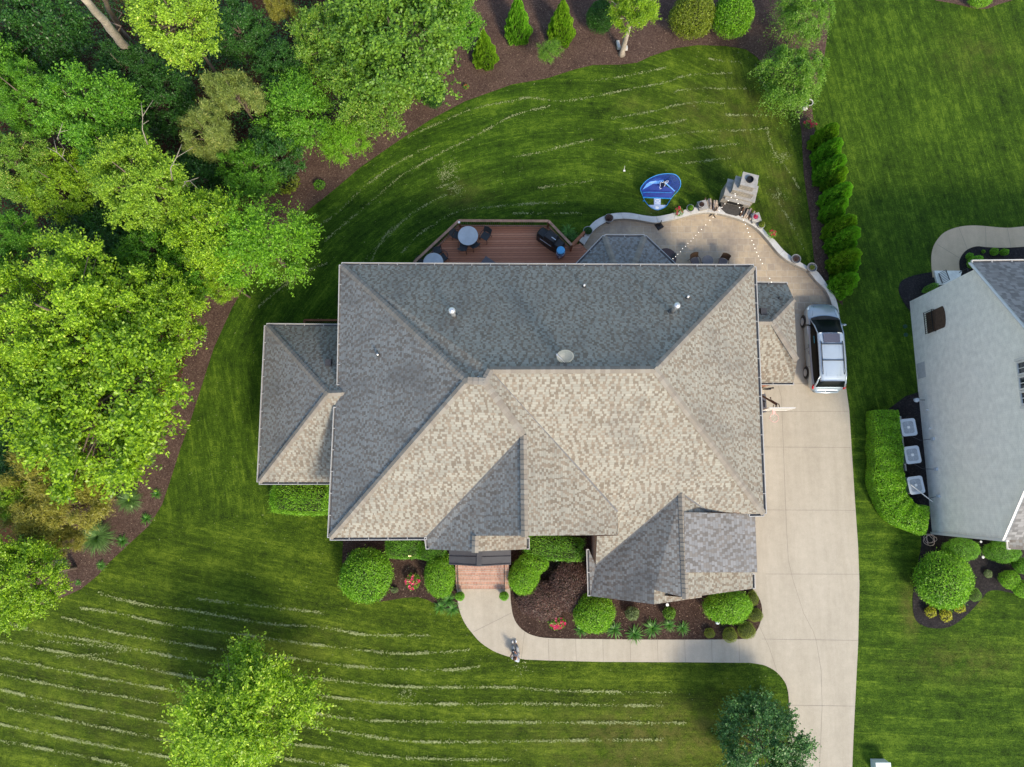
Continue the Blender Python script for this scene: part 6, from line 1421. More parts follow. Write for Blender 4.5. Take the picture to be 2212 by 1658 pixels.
for S, lab in ((s1_, 'string of little bulbs from the fireplace to the bay roof'), (s2_, 'string of little bulbs from the fireplace to the right side of the house')):
    zs = np.linspace(2.9, 3.3, len(S)) - .5 * np.sin(np.linspace(0, PI, len(S))); P = [U(x, y, z) for (x, y), z in zip(S, zs)]
    t = thing('string_light', lab, 'string lights', (P[0].x, P[0].y, 2.9), 0, 'string lights over the patio'); o_ = Vector(t.location)
    b = MB(); b.tube([p + Vector((0, 0, .07)) - o_ for p in P], .004, 4); b.build('wire', M['rail_wood'], t, (0, 0, 0))
    for p in P: b = MB(); b.ell(tuple(p - o_), (.022, .022, .03), 8, 6); b.build('bulb', BULB, t, (0, 0, 0), smooth=True)

# ------------------------------------------------------------------ blue goal net on the lawn
def g2(zx, zy): return 1363.4 + zx / 13.514, 359.9 + zy / 13.514
BLUE = plain('blue tube', (.04, .32, .75), .35, var=.05)
def net_mat():
    m, nt, b = new_mat('blue netting'); b.inputs['Base Color'].default_value = (.006, .035, .28, 1); b.inputs['Roughness'].default_value = .6
    tr = nt.nodes.new('ShaderNodeBsdfTransparent'); mx = nt.nodes.new('ShaderNodeMixShader'); mx.inputs[0].default_value = .70
    lnk(nt, tr.outputs[0], mx.inputs[1]); lnk(nt, b.outputs[0], mx.inputs[2]); lnk(nt, mx.outputs[0], nt.nodes['Material Output'].inputs[0]); return m
NET = net_mat(); FAB = plain('blue fabric', (.008, .035, .26), .6, var=.2, nscale=5); FABL = plain('light blue fabric', (.11, .30, .72), .5, var=.1); WFAB = plain('pale blue mat', (.42, .52, .72), .6, var=.05)
g = U(*g2(850, 800), 0); t = thing('goal_net', 'blue pop up sports goal net lying on the back lawn', 'sports net', g); o_ = Vector(g)
hoop = [(275, 660), (300, 590), (420, 440), (600, 320), (800, 245), (1000, 215), (1200, 220), (1320, 260), (1410, 360), (1445, 480), (1430, 600), (1350, 730), (1250, 830), (1150, 960), (1040, 1140), (950, 1210), (800, 1270), (700, 1260), (560, 1190), (420, 1040), (345, 880), (290, 740)]
def hz(zx, zy): return .05 + 1.1 * max(0, min(1, (930 - zy) / 700.)) ** .8
HP = [U(*g2(*p), hz(*p)) - o_ for p in smooth_pts(hoop, 3, True)]
b = MB(); b.tube(HP + [HP[0]], .018, 7); b.build('hoop', BLUE, t, (0, 0, 0), smooth=True)
def pt3(zx, zy, z): return U(*g2(zx, zy), z) - o_
b = MB(); back = [pt3(290, 690, .95 * .6), pt3(640, 500, .45), pt3(900, 510, .5), pt3(1280, 730, .4), pt3(1160, 940, .04), pt3(370, 905, .04)]
b.add(back, [(0, 1, 2, 3, 4, 5)]); b.build('net', FAB, t, (0, 0, 0))
b = MB(); hp2 = [pt3(x, y, hz(x, y) - .01) for x, y in [(275, 660), (300, 590), (420, 440), (600, 320), (800, 245), (1000, 215), (1200, 220), (1320, 260), (1410, 360), (1445, 480), (1430, 600), (1350, 730)]]; inn = [pt3(300, 680, .5), pt3(360, 640, .5), pt3(450, 560, .5), pt3(560, 480, .5), pt3(700, 450, .5), pt3(830, 440, .5), pt3(940, 430, .5), pt3(1010, 500, .5), pt3(1100, 580, .45), pt3(1180, 650, .42), pt3(1240, 700, .4), pt3(1280, 730, .4)]
n = len(inn); b.add(hp2 + inn, [(i, i + 1, n + i + 1, n + i) for i in range(n - 1)]); b.build('net_side', NET, t, (0, 0, 0))
b = MB(); b.add([pt3(330, 680, .62), pt3(480, 470, .62), pt3(680, 350, .62), pt3(850, 345, .62), pt3(960, 410, .6), pt3(900, 505, .55), pt3(640, 505, .52), pt3(480, 600, .55)], [(0, 1, 2, 3, 4, 5, 6, 7)]); b.build('fabric_panel', FABL, t, (0, 0, 0))
b = MB(); b.bar(pt3(340, 905, .06), pt3(1160, 940, .06), .05); b.build('crossbar', BLUE, t, (0, 0, 0)); b = MB(); b.bar(pt3(340, 755, .46), pt3(1180, 770, .46), .02); b.build('seam', BLUE, t, (0, 0, 0))
b = MB(); b.add([pt3(1000, 450, .62), pt3(1290, 720, .44), pt3(1260, 735, .43), pt3(990, 500, .6)], [(0, 1, 2, 3)]); b.build('strap', FABL, t, (0, 0, 0))
b = MB(); b.add([pt3(500, 1125, .045), pt3(665, 1125, .045), pt3(665, 910, .045), pt3(870, 920, .045), pt3(860, 1125, .045), pt3(1035, 1130, .045), pt3(950, 1205, .045), pt3(800, 1262, .045), pt3(700, 1255, .045), pt3(570, 1185, .045)], [tuple(range(10))]); b.build('mat', WFAB, t, (0, 0, 0))
WH = plain('white print', (.85, .88, .9), .5, var=.02); b = MB(); b.tube([pt3(765 + 72 * math.cos(a_), 1005 + 38 * math.sin(a_), .052) for a_ in np.linspace(0, 2 * PI, 25)], .022, 5); b.build('oval_mark', WH, t, (0, 0, 0))
b = MB(); b.add([pt3(708, 1170, .05), pt3(800, 1170, .05), pt3(798, 1250, .05), pt3(710, 1245, .05)], [(0, 1, 2, 3)]); b.add([pt3(690, 1085, .05), pt3(845, 1085, .05), pt3(845, 1100, .05), pt3(690, 1100, .05)], [(0, 1, 2, 3)]); b.build('white_patch', WH, t, (0, 0, 0))
b = MB(); P = [(960, 440), (930, 480), (870, 450), (845, 510), (850, 570), (830, 620), (850, 660), (880, 640)]; b.tube([pt3(x, y, .72) for x, y in P], .014, 5); P = [(960, 590), (1000, 530), (970, 480), (1030, 430), (1090, 420), (1070, 470), (1000, 500)]; b.tube([pt3(x, y, .72) for x, y in P], .014, 5); b.build('rope', WH, t, (0, 0, 0))
b = MB(); b.add([pt3(870, 470, .66), pt3(990, 490, .66), pt3(960, 570, .66), pt3(900, 650, .66), pt3(850, 600, .66)], [(0, 1, 2, 3, 4)]); b.build('dark_pocket', plain('dark pocket', (.004, .006, .03), .7), t, (0, 0, 0))
for x, y in ((390, 1010), (1120, 1045)): b = MB(); b.bar(pt3(x, y, .06), pt3(x - 50 if x < 800 else x - 40, y, .05), .03); b.build('peg', BLUE, t, (0, 0, 0))

# ------------------------------------------------------------------ silver minivan
def car():
    PAINT = plain('silver paint', (.30, .37, .43), .28, .35, var=.02, coat=1.0); PAINT2 = plain('sky lit silver paint', (.48, .56, .63), .3, .3, var=.02, coat=1.0)  # second paint is a lighter copy with sky reflection put into the colour
    GL = plain('car glass', (.004, .007, .007), .3, spec=.12, var=0); BK = plain('black trim', (.015, .015, .016), .4); CHR = plain('chrome', (.8, .8, .8), .12, 1.0, var=0)
    nose = U(1768, 661, 0.35); tail = U(1781, 849, .4); d = (nose - tail); L = d.length; ang = math.atan2(d.y, d.x) - PI / 2; c = (nose + tail) / 2
    left = U(1734, 750, .5)
    t = thing('minivan', 'silver minivan with sunroof and roof rack parked on the driveway', 'car', (c.x, c.y, .037), ang)
    H2 = L / 2
    # stations: distance from nose, half width, sill z, belt z, top z
    S = [(0.0, .50, .42, .56, .60), (.05, .66, .34, .62, .70), (.16, .80, .26, .70, .80), (.36, .91, .24, .80, .90), (.65, .965, .24, .90, .99), (1.0, .975, .24, .95, 1.05), (1.6, .975, .24, .97, 1.08), (2.6, .985, .24, .99, 1.08), (3.8, .985, .24, 1.0, 1.10), (4.5, .965, .25, 1.02, 1.12), (4.88, .92, .28, 1.02, 1.10), (5.06, .84, .34, .86, .92), (L, .70, .40, .58, .64)]
    S = [(min(s, L), *r) for s, *r in S]
    b = MB(); vs = []
    for s, w, z0, zb, zt in S:
        y = H2 - s; pr = [(w * .90, z0), (w * .985, z0 + .12), (w, (z0 + zb) / 2), (w * .985, zb - .06), (w * .93, zb + (zt - zb) * .55), (w * .72, zt), (0, zt + .025)]
        vs += [(-x, y, z) for x, z in pr] + [(x, y, z) for x, z in pr[-2::-1]]
    m = 13; n = len(S); fs = [(i * m + j, i * m + j + 1, (i + 1) * m + j + 1, (i + 1) * m + j) for i in range(n - 1) for j in range(m - 1)] + [tuple(range(m)), tuple(range((n - 1) * m, n * m))[::-1]]
    b.add(vs, fs); body = b.build('body', PAINT, t, (0, 0, 0), smooth=True)
    # greenhouse (glass) and roof
    Gs = [(1.02, .84, 1.05, .80, 1.06), (1.45, .87, 1.06, .74, 1.38), (1.95, .89, 1.07, .70, 1.66), (2.3, .90, 1.07, .70, 1.70), (3.4, .90, 1.08, .70, 1.72), (4.35, .885, 1.09, .68, 1.68), (4.62, .86, 1.09, .66, 1.62), (4.98, .82, 1.06, .72, 1.10)]
    b = MB(); vs = []
    for s, w0, z0, w1, z1 in Gs:
        y = H2 - s; zm = z0 + (z1 - z0) * .55; wm = w0 + (w1 - w0) * .42; vs += [(-w0, y, z0), (-wm, y, zm), (-w1, y, z1), (-w1 * .6, y, z1 + .02), (0, y, z1 + .03), (w1 * .6, y, z1 + .02), (w1, y, z1), (wm, y, zm), (w0, y, z0)]
    m = 9; n = len(Gs); b.add(vs, [(i * m + j, i * m + j + 1, (i + 1) * m + j + 1, (i + 1) * m + j) for i in range(n - 1) for j in range(m - 1)]); b.build('windows', GL, t, (0, 0, 0), smooth=True)
    Rf = [(1.93, .70, 1.665), (2.05, .72, 1.70), (2.6, .72, 1.735), (3.6, .72, 1.745), (4.35, .70, 1.71), (4.62, .68, 1.66), (4.72, .66, 1.62)]
    b = MB(); vs = []
    for s, w, z in Rf: y = H2 - s; vs += [(-w - .03, y, z - .09), (-w, y, z - .02), (-w * .8, y, z + .012), (0, y, z + .045), (w * .8, y, z + .012), (w, y, z - .02), (w + .03, y, z - .09)]
    m = 7; n = len(Rf); b.add(vs, [(i * m + j, i * m + j + 1, (i + 1) * m + j + 1, (i + 1) * m + j) for i in range(n - 1) for j in range(m - 1)] + [tuple(range(m)), tuple(range((n - 1) * m, n * m))[::-1]]); b.build('roof', PAINT2, t, (0, 0, 0), smooth=True)
    for s in (-1, 1):
        b = MB(); b.tube([(s * .86, H2 - 1.0, 1.06), (s * .765, H2 - 1.45, 1.38), (s * .73, H2 - 1.95, 1.66), (s * .74, H2 - 3.4, 1.70), (s * .73, H2 - 4.4, 1.66), (s * .80, H2 - 4.75, 1.35), (s * .86, H2 - 4.95, 1.08)], [.03, .035, .03, .028, .035, .05, .06], 8); b.build('pillar', PAINT, t, (0, 0, 0), smooth=True)
        b = MB(); b.tube([(s * .60, H2 - 2.45, 1.76), (s * .605, H2 - 2.6, 1.80), (s * .61, H2 - 4.2, 1.79), (s * .60, H2 - 4.35, 1.74)], .022, 6); b.build('roof_rail', BK, t, (0, 0, 0), smooth=True)
        b = MB(); b.ell((s * 1.09, H2 - 1.35, 1.10), (.12, .065, .085), 12, 7); b.bar((s * .88, H2 - 1.38, 1.06), (s * 1.0, H2 - 1.36, 1.08), .05); b.build('side_mirror', BK if s < 0 else PAINT, t, (0, 0, 0), smooth=True)
        b = MB(); b.add([(s * .60, H2 - .06, .66), (s * .80, H2 - .20, .76), (s * .90, H2 - .44, .86), (s * .80, H2 - .40, .895), (s * .66, H2 - .18, .80)], [(0, 1, 2, 3, 4)] if s > 0 else [(4, 3, 2, 1, 0)]); 
        for i, v in enumerate(b.v): b.v[i] = (v[0] * 1.01, v[1] + .02, v[2] + .02)
        b.build('headlight', plain('lamp lens', (.75, .78, .8), .08, .3, var=0), t, (0, 0, 0))
        b = MB(); b.tube([(s * .90, H2 - 4.86, 1.10), (s * .90, H2 - 4.97, .98), (s * .87, H2 - 5.03, .86)], [.05, .07, .05], 8); b.build('tail_light', plain('red lens', (.45, .01, .015), .15, var=0), t, (0, 0, 0), smooth=True)
        for k, yy in enumerate((2.45, 2.85)): b = MB(); b.bar((s * 1.0, H2 - yy, .93), (s * 1.0, H2 - yy - .2, .93), .03, .05); b.build('door_handle', CHR, t, (0, 0, 0))
        b = MB(); b.bar((s * .993, H2 - 1.25, 1.0), (s * .993, H2 - 4.75, 1.03), .02, .02); b.build('belt_trim', CHR, t, (0, 0, 0))
        for yy in (1.35, 2.65, 3.75): b = MB(); b.bar((s * .992, H2 - yy, .32), (s * .99, H2 - yy, .98), .012, .012, up=(0, 1, 0)); b.build('door_gap', BK, t, (0, 0, 0))
        for yy in (.98, 4.02):
            b = MB(); R = Matrix.Rotation(PI / 2, 3, 'Y'); q = MB(); q.lathe([(.20, -.12), (.335, -.11), (.345, -.06), (.345, .06), (.335, .11), (.22, .12)], n=26)
            b.add([R @ Vector(v) + Vector((s * .90, H2 - yy, .345)) for v in q.v], q.f); w_ = b.build('wheel', plain('tyre', (.018, .018, .018), .9), t, (0, 0, 0), smooth=True)
            b = MB(); q = MB(); q.lathe([(0, .14), (.05, .145), (.07, .13)], n=14); 
            for a_ in range(7): q.bar((.05 * math.cos(a_ * .8976), .05 * math.sin(a_ * .8976), .135), (.20 * math.cos(a_ * .8976), .20 * math.sin(a_ * .8976), .135), .06, .02)
            q.lathe([(.215, .12), (.22, .138), (.195, .138), (.19, .12)], n=26); b.add([R @ Vector((v[0], v[1], v[2] * s)) + Vector((s * .90, H2 - yy, .345)) for v in q.v], q.f); b.build('rim', M['galv'], w_, (0, 0, 0))
            b = MB(); q = MB(); q.lathe([(.37, .0), (.40, .012), (.385, .03)], n=26); b.add([R @ Vector((v[0], v[1], v[2] * s)) + Vector((s * .965, H2 - yy, .36)) for v in q.v], q.f); b.build('wheel_arch', BK, t, (0, 0, 0))
    for yy in (2.62, 3.55): b = MB(); b.bar((-.60, H2 - yy, 1.81), (.60, H2 - yy, 1.81), .05, .025); b.build('crossbar', BK, t, (0, 0, 0))
    b = MB(); b.box((0, H2 - 2.27, 1.785), (.92, .52, .012)); b.build('sunroof', plain('sunroof glass', (.09, .09, .12), .08, spec=.8, var=0), t, (0, 0, 0))
    for xx in (-.4, -.2, 0, .2, .4): b = MB(); b.bar((xx, H2 - 2.72, 1.775 - abs(xx) * .02), (xx, H2 - 4.45, 1.745 - abs(xx) * .02), .02, .012); b.build('roof_rib', PAINT2, t, (0, 0, 0))
    b = MB(); b.tube([(0, H2 - 2.0, 1.73), (0, H2 - 2.06, 1.77)], [.03, .012], 8); b.build('antenna', BK, t, (0, 0, 0))
    b = MB(); vs = []
    for i in range(9): x = -.8 + 1.6 * i / 8; yy = .80 + .14 * (x / .8) ** 2; vs += [(x, H2 - yy, 1.065 - .035 * abs(x)), (x * .98, H2 - yy - .22, 1.085 - .02 * abs(x))]
    b.add([(v[0], v[1], v[2] + .02) for v in vs], [(2 * i, 2 * i + 1, 2 * i + 3, 2 * i + 2) for i in range(8)]); b.build('cowl', BK, t, (0, 0, 0))
    for x0_, x1_ in ((-.55, -.05), (.1, .62)): b = MB(); b.tube([(x0_, H2 - .98, 1.12), (x1_, H2 - 1.04, 1.17)], .012, 5); b.build('wiper', BK, t, (0, 0, 0))
    b = MB(); b.tube([(-.72, H2 - L + .16, .62), (-.6, H2 - L + .03, .64), (0, H2 - L - .01, .65), (.6, H2 - L + .03, .64), (.72, H2 - L + .16, .62)], .09, 8); b.build('rear_bumper', PAINT, t, (0, 0, 0), smooth=True)
    b = MB(); b.tube([(-.55, H2 - L + .05, .735), (0, H2 - L + .02, .745), (.55, H2 - L + .05, .735)], .02, 6); b.build('bumper_step', BK, t, (0, 0, 0))
    b = MB(); b.box((0, H2 - .03, .52), (.8, .08, .16)); b.build('grille', BK, t, (0, 0, 0))
    b = MB(); 
    for s in (-1, 1): pass
    b.tube([(-.50, H2 - .16, .815), (-.62, H2 - .5, .945), (-.70, H2 - .80, 1.035)], .006, 4); b.build('hood_gap', BK, t, (0, 0, 0)); b = MB(); b.tube([(.50, H2 - .16, .815), (.62, H2 - .5, .945), (.70, H2 - .80, 1.035)], .006, 4); b.build('hood_gap', BK, t, (0, 0, 0))
    b = MB(); b.box((-.78, H2 - 2.28, 1.33), (.02, .42, .20), rot=Matrix.Rotation(R_(-38), 3, 'Y')); b.build('window_shade', plain('teal shade', (.10, .42, .50), .5, var=.3, nscale=14), t, (0, 0, 0))
    return t
car()

# ------------------------------------------------------------------ basketball hoop
def z6(zx, zy): return 1625.2 + zx / 13.82, 807.1 + zy / 13.82
g = U(1650, 880, 0); t = thing('basketball_hoop', 'portable basketball hoop with clear backboard and pink rim over the driveway', 'basketball hoop', g); o_ = Vector(g)
DGB = plain('dark grey base', (.10, .10, .115), .6, var=.1)
b = MB(); P = [U(*z6(*p), .28) - o_ for p in [(120, 700), (230, 560), (375, 560), (415, 700), (435, 1100), (420, 1160), (140, 1180), (100, 1000)]]; b.prism([tuple(p[:2]) for p in P], .035, .26); b.build('base', DGB, t, (0, 0, 0))
b = MB(); q = U(*z6(360, 850), .3) - o_; b.lathe([(.06, .24), (.06, .33), (.03, .34)], (q.x, q.y, 0), 12); q2 = U(*z6(365, 1000), .3) - o_; b.tube([(q.x, q.y, .28), (q2.x, q2.y, .28)], .035, 6); b.build('filler_cap', M['black_metal'], t, (0, 0, 0))
p0, p1 = U(*z6(180, 600), .25) - o_, U(*z6(720, 930), 3.0) - o_
b = MB(); b.tube([p0, p1], .055, 8); b.build('pole', M['rust'], t, (0, 0, 0))
bt, bb_ = 3.95, 2.88
bl, br_ = U(*z6(290, 1095), bb_) - o_, U(*z6(1055, 1105), bb_) - o_; yb = (bl.y + br_.y) / 2
for k, (zx0, zx1) in enumerate(((-.13, -.05), (.02, .10))):
    b = MB(); a0 = Vector((p1.x + zx0, p1.y, 2.95)); b.bar(a0, ((bl.x + br_.x) / 2 + zx0 * 1.6, yb + .03, 3.15), .03); b.bar(a0 + Vector((0, 0, .35)), ((bl.x + br_.x) / 2 + zx0 * 1.6, yb + .03, 3.55), .03); b.build('arm', M['rust'], t, (0, 0, 0))
b = MB(); q = U(*z6(560, 790), 2.2) - o_; q1 = U(*z6(780, 920), 3.1) - o_; b.tube([q, q1], .02, 6); q3 = U(*z6(540, 720), 2.3) - o_; b.tube([q, q3], [.02, .04], 6); b.build('height_adjuster', M['rust'], t, (0, 0, 0))
AC = plain('acrylic', (.62, .64, .62), .1, spec=.7)
b = MB(); b.box(((bl.x + br_.x) / 2, yb, (bt + bb_) / 2), (br_.x - bl.x, .035, bt - bb_)); b.build('backboard', AC, t, (0, 0, 0))
b = MB()
for z in (bb_, bt): b.bar((bl.x - .01, yb, z), (br_.x + .01, yb, z), .05)
for x in (bl.x, br_.x): b.bar((x, yb, bb_), (x, yb, bt), .05, up=(0, 1, 0))
b.build('frame', M['white_trim'], t, (0, 0, 0))
rc_ = U(*z6(655, 1330), 3.05) - o_; PINK = plain('faded rim', (.75, .42, .40), .5)
b = MB(); b.tube([(rc_.x + .23 * math.cos(a_), rc_.y + .23 * math.sin(a_), 3.05) for a_ in np.linspace(0, 2 * PI, 29)], .012, 6); b.box((rc_.x, (rc_.y + .23 + yb) / 2, 3.04), (.14, abs(yb - rc_.y - .23), .04)); b.build('rim', PINK, t, (0, 0, 0))
b = MB()
for k in range(12):
    a_ = k * PI / 6
    for s in (-1, 1): b.tube([(rc_.x + .225 * math.cos(a_), rc_.y + .225 * math.sin(a_), 3.04), (rc_.x + .17 * math.cos(a_ + s * .26), rc_.y + .17 * math.sin(a_ + s * .26), 2.85), (rc_.x + .12 * math.cos(a_), rc_.y + .12 * math.sin(a_), 2.65)], .006, 4)
b.build('net', M['white_plastic'], t, (0, 0, 0))
# wheelbarrow at the wall
g = U(1643, 846, 0); t = thing('wheelbarrow', 'wheelbarrow with black handles tucked between house wall and hoop base', 'wheelbarrow', g); o_ = Vector(g)
b = MB(); b.prism([tuple((U(*z6(*p), .5) - o_)[:2]) for p in [(120, 560), (240, 430), (350, 500), (370, 600), (230, 600)]], .3, .5); b.build('tray', plain('pale tray', (.5, .46, .38), .6), t, (0, 0, 0))
for p_, q_ in (((230, 420), (640, 430)), ((300, 470), (560, 465))): b = MB(); b.tube([U(*z6(*p_), .6) - o_, U(*z6((p_[0] + q_[0]) / 2, q_[1] + 20), .66) - o_, U(*z6(*q_), .72) - o_], [.022, .03, .045], 8); b.build('handle', M['black_metal'], t, (0, 0, 0), smooth=True)
b = MB(); b.lathe([(.0, -.05), (.17, -.05), (.18, 0), (.17, .05), (0, .05)], (-.35, .35, .18), 18); b.build('wheel', M['black_metal'], t, (0, 0, 0))
g = U(1647, 832, .6); t = thing('wooden_board', 'curved tan and brown boards leaning under the side gutter', 'board', (g.x, g.y, 0)); o_ = Vector((g.x, g.y, 0))
for k, (a0, a1, m_) in enumerate((((220, 330), (470, 290), 'cedar'), ((240, 350), (560, 290), 'stone_cap'), ((290, 370), (600, 300), 'cedar'))): b = MB(); b.bar(U(*z6(*a0), .9) - o_, U(*z6(*a1), .15 + .04 * k) - o_, .16, .03); b.build('board', M[m_], t, (0, 0, 0))

# ------------------------------------------------------------------ lamps, bird bath, small garden things
def ball_bush(label, px, py):
    c = U(px, py, .5); t = thing('potted_topiary', label, 'potted plant', (c.x, c.y, .037), 0, 'potted round bushes at the steps')
    b = MB(); b.lathe([(.13, 0), (.18, .26), (.2, .28), (.17, .28)], n=20); b.build('pot', POTM, t, (0, 0, 0))
    f = bpy.data.objects.new('foliage', DOME['mid']); COL.objects.link(f); f.parent = t; f.location = (0, 0, .52); f.scale = (.27, .27, .26); f.material_slots[0].link = 'OBJECT'; f.material_slots[0].material = M['leaf_arb']
    g_ = bpy.data.objects.new('branches', CORE); COL.objects.link(g_); g_.parent = t; g_.location = (0, 0, .52); g_.scale = (.26, .26, .25)
    g_.material_slots[0].link = 'OBJECT'; g_.material_slots[0].material = M['core']
ball_bush('potted round bush at the left foot of the brick steps', 993.7, 1288); ball_bush('potted round bush at the right foot of the brick steps', 1088.7, 1287.5)
LIT, nt_, b_ = new_mat('lit lamp'); b_.inputs['Emission Color'].default_value = (1, .72, .38, 1); b_.inputs['Emission Strength'].default_value = 6.0
def garden_lamp(label, px, py, r=.07, lit=False, h=.5):
    c = U(px, py, h); t = thing('garden_light', label, 'garden light', (c.x, c.y, 0), 0)
    b = MB(); b.tube([(0, 0, 0), (0, 0, h - .04)], .015, 6); b.build('stake', M['black_metal'], t, (0, 0, 0)); b = MB(); b.lathe([(r * .5, h - .06), (r, h), (r * .9, h + .02), (0, h + .03)], n=16); b.build('lamp_head', LIT if lit else M['white_plastic'], t, (0, 0, 0))
garden_lamp('warm lit garden light between hedge and left front shrubs', 885, 1201.5, .085, True); garden_lamp('white spotlight at the foot of the garage gable', 1441.5, 1307, .09); garden_lamp('pale rectangular spotlight below the dark gable hedge', 1202.5, 1210, .08)
garden_lamp('white round light under the white house wall', 2119, 1171, .07); garden_lamp('pale spotlight in the black mulch below the white house', 2123.6, 1204, .08, h=.25)
c = U(1549.7, 1344, .55); t = thing('gazing_globe', 'clear glass globe on a dark stake beside the golden mounds', 'garden ornament', (c.x, c.y, 0))
b = MB(); b.tube([(0, 0, 0), (0, 0, .45)], .03, 8); b.build('stake', M['black_metal'], t, (0, 0, 0)); b = MB(); b.ell((0, 0, .58), (.13, .13, .13), 18, 12); b.build('globe', plain('frosty glass', (.62, .68, .70), .15, spec=.8), t, (0, 0, 0), smooth=True)
g = U(1743, 229, .3); t = thing('bird_bath', 'pale stone bird bath below the drooping tree', 'bird bath', (g.x, g.y, 0))
b = MB(); b.lathe([(.17, 0), (.14, .08), (.07, .12), (.06, .5), (.10, .56), (.22, .64), (.24, .70), (.20, .70), (.16, .66), (0, .65)], (0, 0, 0), 26); b.build('bowl', M['stone_cap'], t, (0, 0, 0), smooth=False)
b = MB(); b.lathe([(0, .672), (.18, .672)], n=22); b.build('water', plain('murky water', (.16, .13, .10), .1), t, (0, 0, 0))
g = U(1738, 234.5, .1); t = thing('stone_dish', 'small round pale stone next to the bird bath', 'stone', (g.x, g.y, 0)); b = MB(); b.lathe([(.12, 0), (.14, .10), (.10, .14), (0, .14)], n=18); b.build('stone', M['stone_cap'], t, (0, 0, 0))
for lab, x, y, dx, dy, rz in (('tall pale slab leaning at the left of the pale trunk', 1335.5, 98, .2, .55, .15), ('square pale stone block right of the pale trunk', 1352, 105, .22, .22, .1)):
    g = U(x, y, .1); t = thing('stone_slab', lab, 'stone', (g.x, g.y, 0), rz); b = MB(); b.box((0, 0, .12), (dx, dy, .22), taper=.9); b.build('slab', M['stone_cap'], t, (0, 0, 0))
g = U(1348, 369, 0); t = thing('marker_stake', 'small white stake standing in the back lawn', 'stake', g); b = MB(); b.tube([(0, 0, 0), (-.02, .06, .5)], [.02, .01], 6); b.box((.01, -.02, .03), (.12, .1, .05)); b.build('stake', M['white_plastic'], t, (0, 0, 0))
g = U(1906, 1660, .5); t = thing('utility_box', 'pale blue white utility box cut by the bottom edge', 'utility box', (g.x, g.y, 0)); b = MB(); b.box((0, 0, .3), (.75, .6, .6)); b.build('cabinet', plain('pale blue box', (.55, .66, .68), .5), t, (0, 0, 0)); b = MB(); b.box((0, 0, .62), (.8, .65, .05)); b.build('lid', plain('pale blue lid', (.62, .72, .74), .5), t, (0, 0, 0))
for x, y, lab in ((1954.5, 706, 'upper green irrigation cover in the lawn by the white house'), (1956, 724, 'lower green irrigation cover in the lawn by the white house')):
    g = U(x, y, 0); t = thing('irrigation_cover', lab, 'cover', g, 0, 'irrigation covers'); b = MB(); b.lathe([(.12, 0), (.12, .06), (.1, .075), (0, .08)], n=18); b.build('cover', plain('green lid', (.015, .06, .03), .5), t, (0, 0, 0))

# ------------------------------------------------------------------ air conditioners and wall fittings of the white house
ACM = plain('light grey cabinet', (.50, .55, .60), .45, var=.04); 
ac0 = None
for i, (x, y, lab) in enumerate([(1963, 923.5, 'upper of three grey air conditioners between hedge and white wall'), (1971.5, 983, 'middle of three grey air conditioners between hedge and white wall'), (1979, 1048.5, 'lowest of three grey air conditioners, half covered by the hedge')]):
    c = U(x, y, .92); loc = (c.x, c.y, .02)
    if ac0 is None:
        ac0 = t = thing('air_conditioner', lab, 'air conditioner', loc, .1, 'air conditioners of the white house')
        def rr(w, h, r, n=5): return [(sx * (w - r) + r * math.cos(a0 + k * PI / 2 / n), sy * (h - r) + r * math.sin(a0 + k * PI / 2 / n)) for sx, sy, a0 in ((1, 1, 0), (-1, 1, PI / 2), (-1, -1, PI), (1, -1, 3 * PI / 2)) for k in range(n + 1)]
        b = MB(); b.prism(rr(.40, .46, .12), .05, .88); b.build('cabinet', plain('grey louvers', (.30, .33, .36), .5), t, (0, 0, 0))
        b = MB(); o1, o2 = rr(.43, .49, .14), [(.30 * math.cos(a_), .30 * math.sin(a_)) for a_ in np.linspace(0, 2 * PI, 24, endpoint=False)]
        vs = [(x_, y_, .90) for x_, y_ in o1] + [(x_, y_, .86) for x_, y_ in o1]; n = len(o1); b.add(vs, [(n + i_, n + (i_ + 1) % n, (i_ + 1) % n, i_) for i_ in range(n)])
        inn_ = [(.31 * math.cos(math.atan2(y_, x_)), .31 * math.sin(math.atan2(y_, x_)), .87) for x_, y_ in o1]; b.add([(x_, y_, .90) for x_, y_ in o1] + inn_, [(i_, (i_ + 1) % n, n + (i_ + 1) % n, n + i_) for i_ in range(n)]); b.build('top_frame', ACM, t, (0, 0, 0))
        b = MB(); b.lathe([(0, .70), (.31, .70), (.31, .86)], n=24); b.build('fan_well', plain('fan well', (.16, .18, .20), .6), t, (0, 0, 0))
        b = MB()
        for k in range(4): a_ = k * PI / 2 + .6; b.add([(.04 * math.cos(a_), .04 * math.sin(a_), .78), (.27 * math.cos(a_ - .35), .27 * math.sin(a_ - .35), .76), (.28 * math.cos(a_ + .35), .28 * math.sin(a_ + .35), .81)], [(0, 1, 2)])
        b.build('fan_blade', plain('fan metal', (.40, .42, .44), .4, .5), t, (0, 0, 0)); b = MB(); b.box((.0, .0, .885), (.14, .14, .035)); b.build('motor_cap', M['white_plastic'], t, (0, 0, 0))
        b = MB()
        for r0 in (.12, .2, .29): b.tube([(r0 * math.cos(a_), r0 * math.sin(a_), .878) for a_ in np.linspace(0, 2 * PI, 25)], .005, 4)
        for k in range(2): b.bar((-.3 * (k == 0), -.3 * (k == 1), .88), (.3 * (k == 0), .3 * (k == 1), .88), .012)
        b.build('grille', ACM, t, (0, 0, 0))
    else: dup(ac0, loc, .1 + .02 * i, lab)
def wallpt(px, py): return on_wall(px, py)
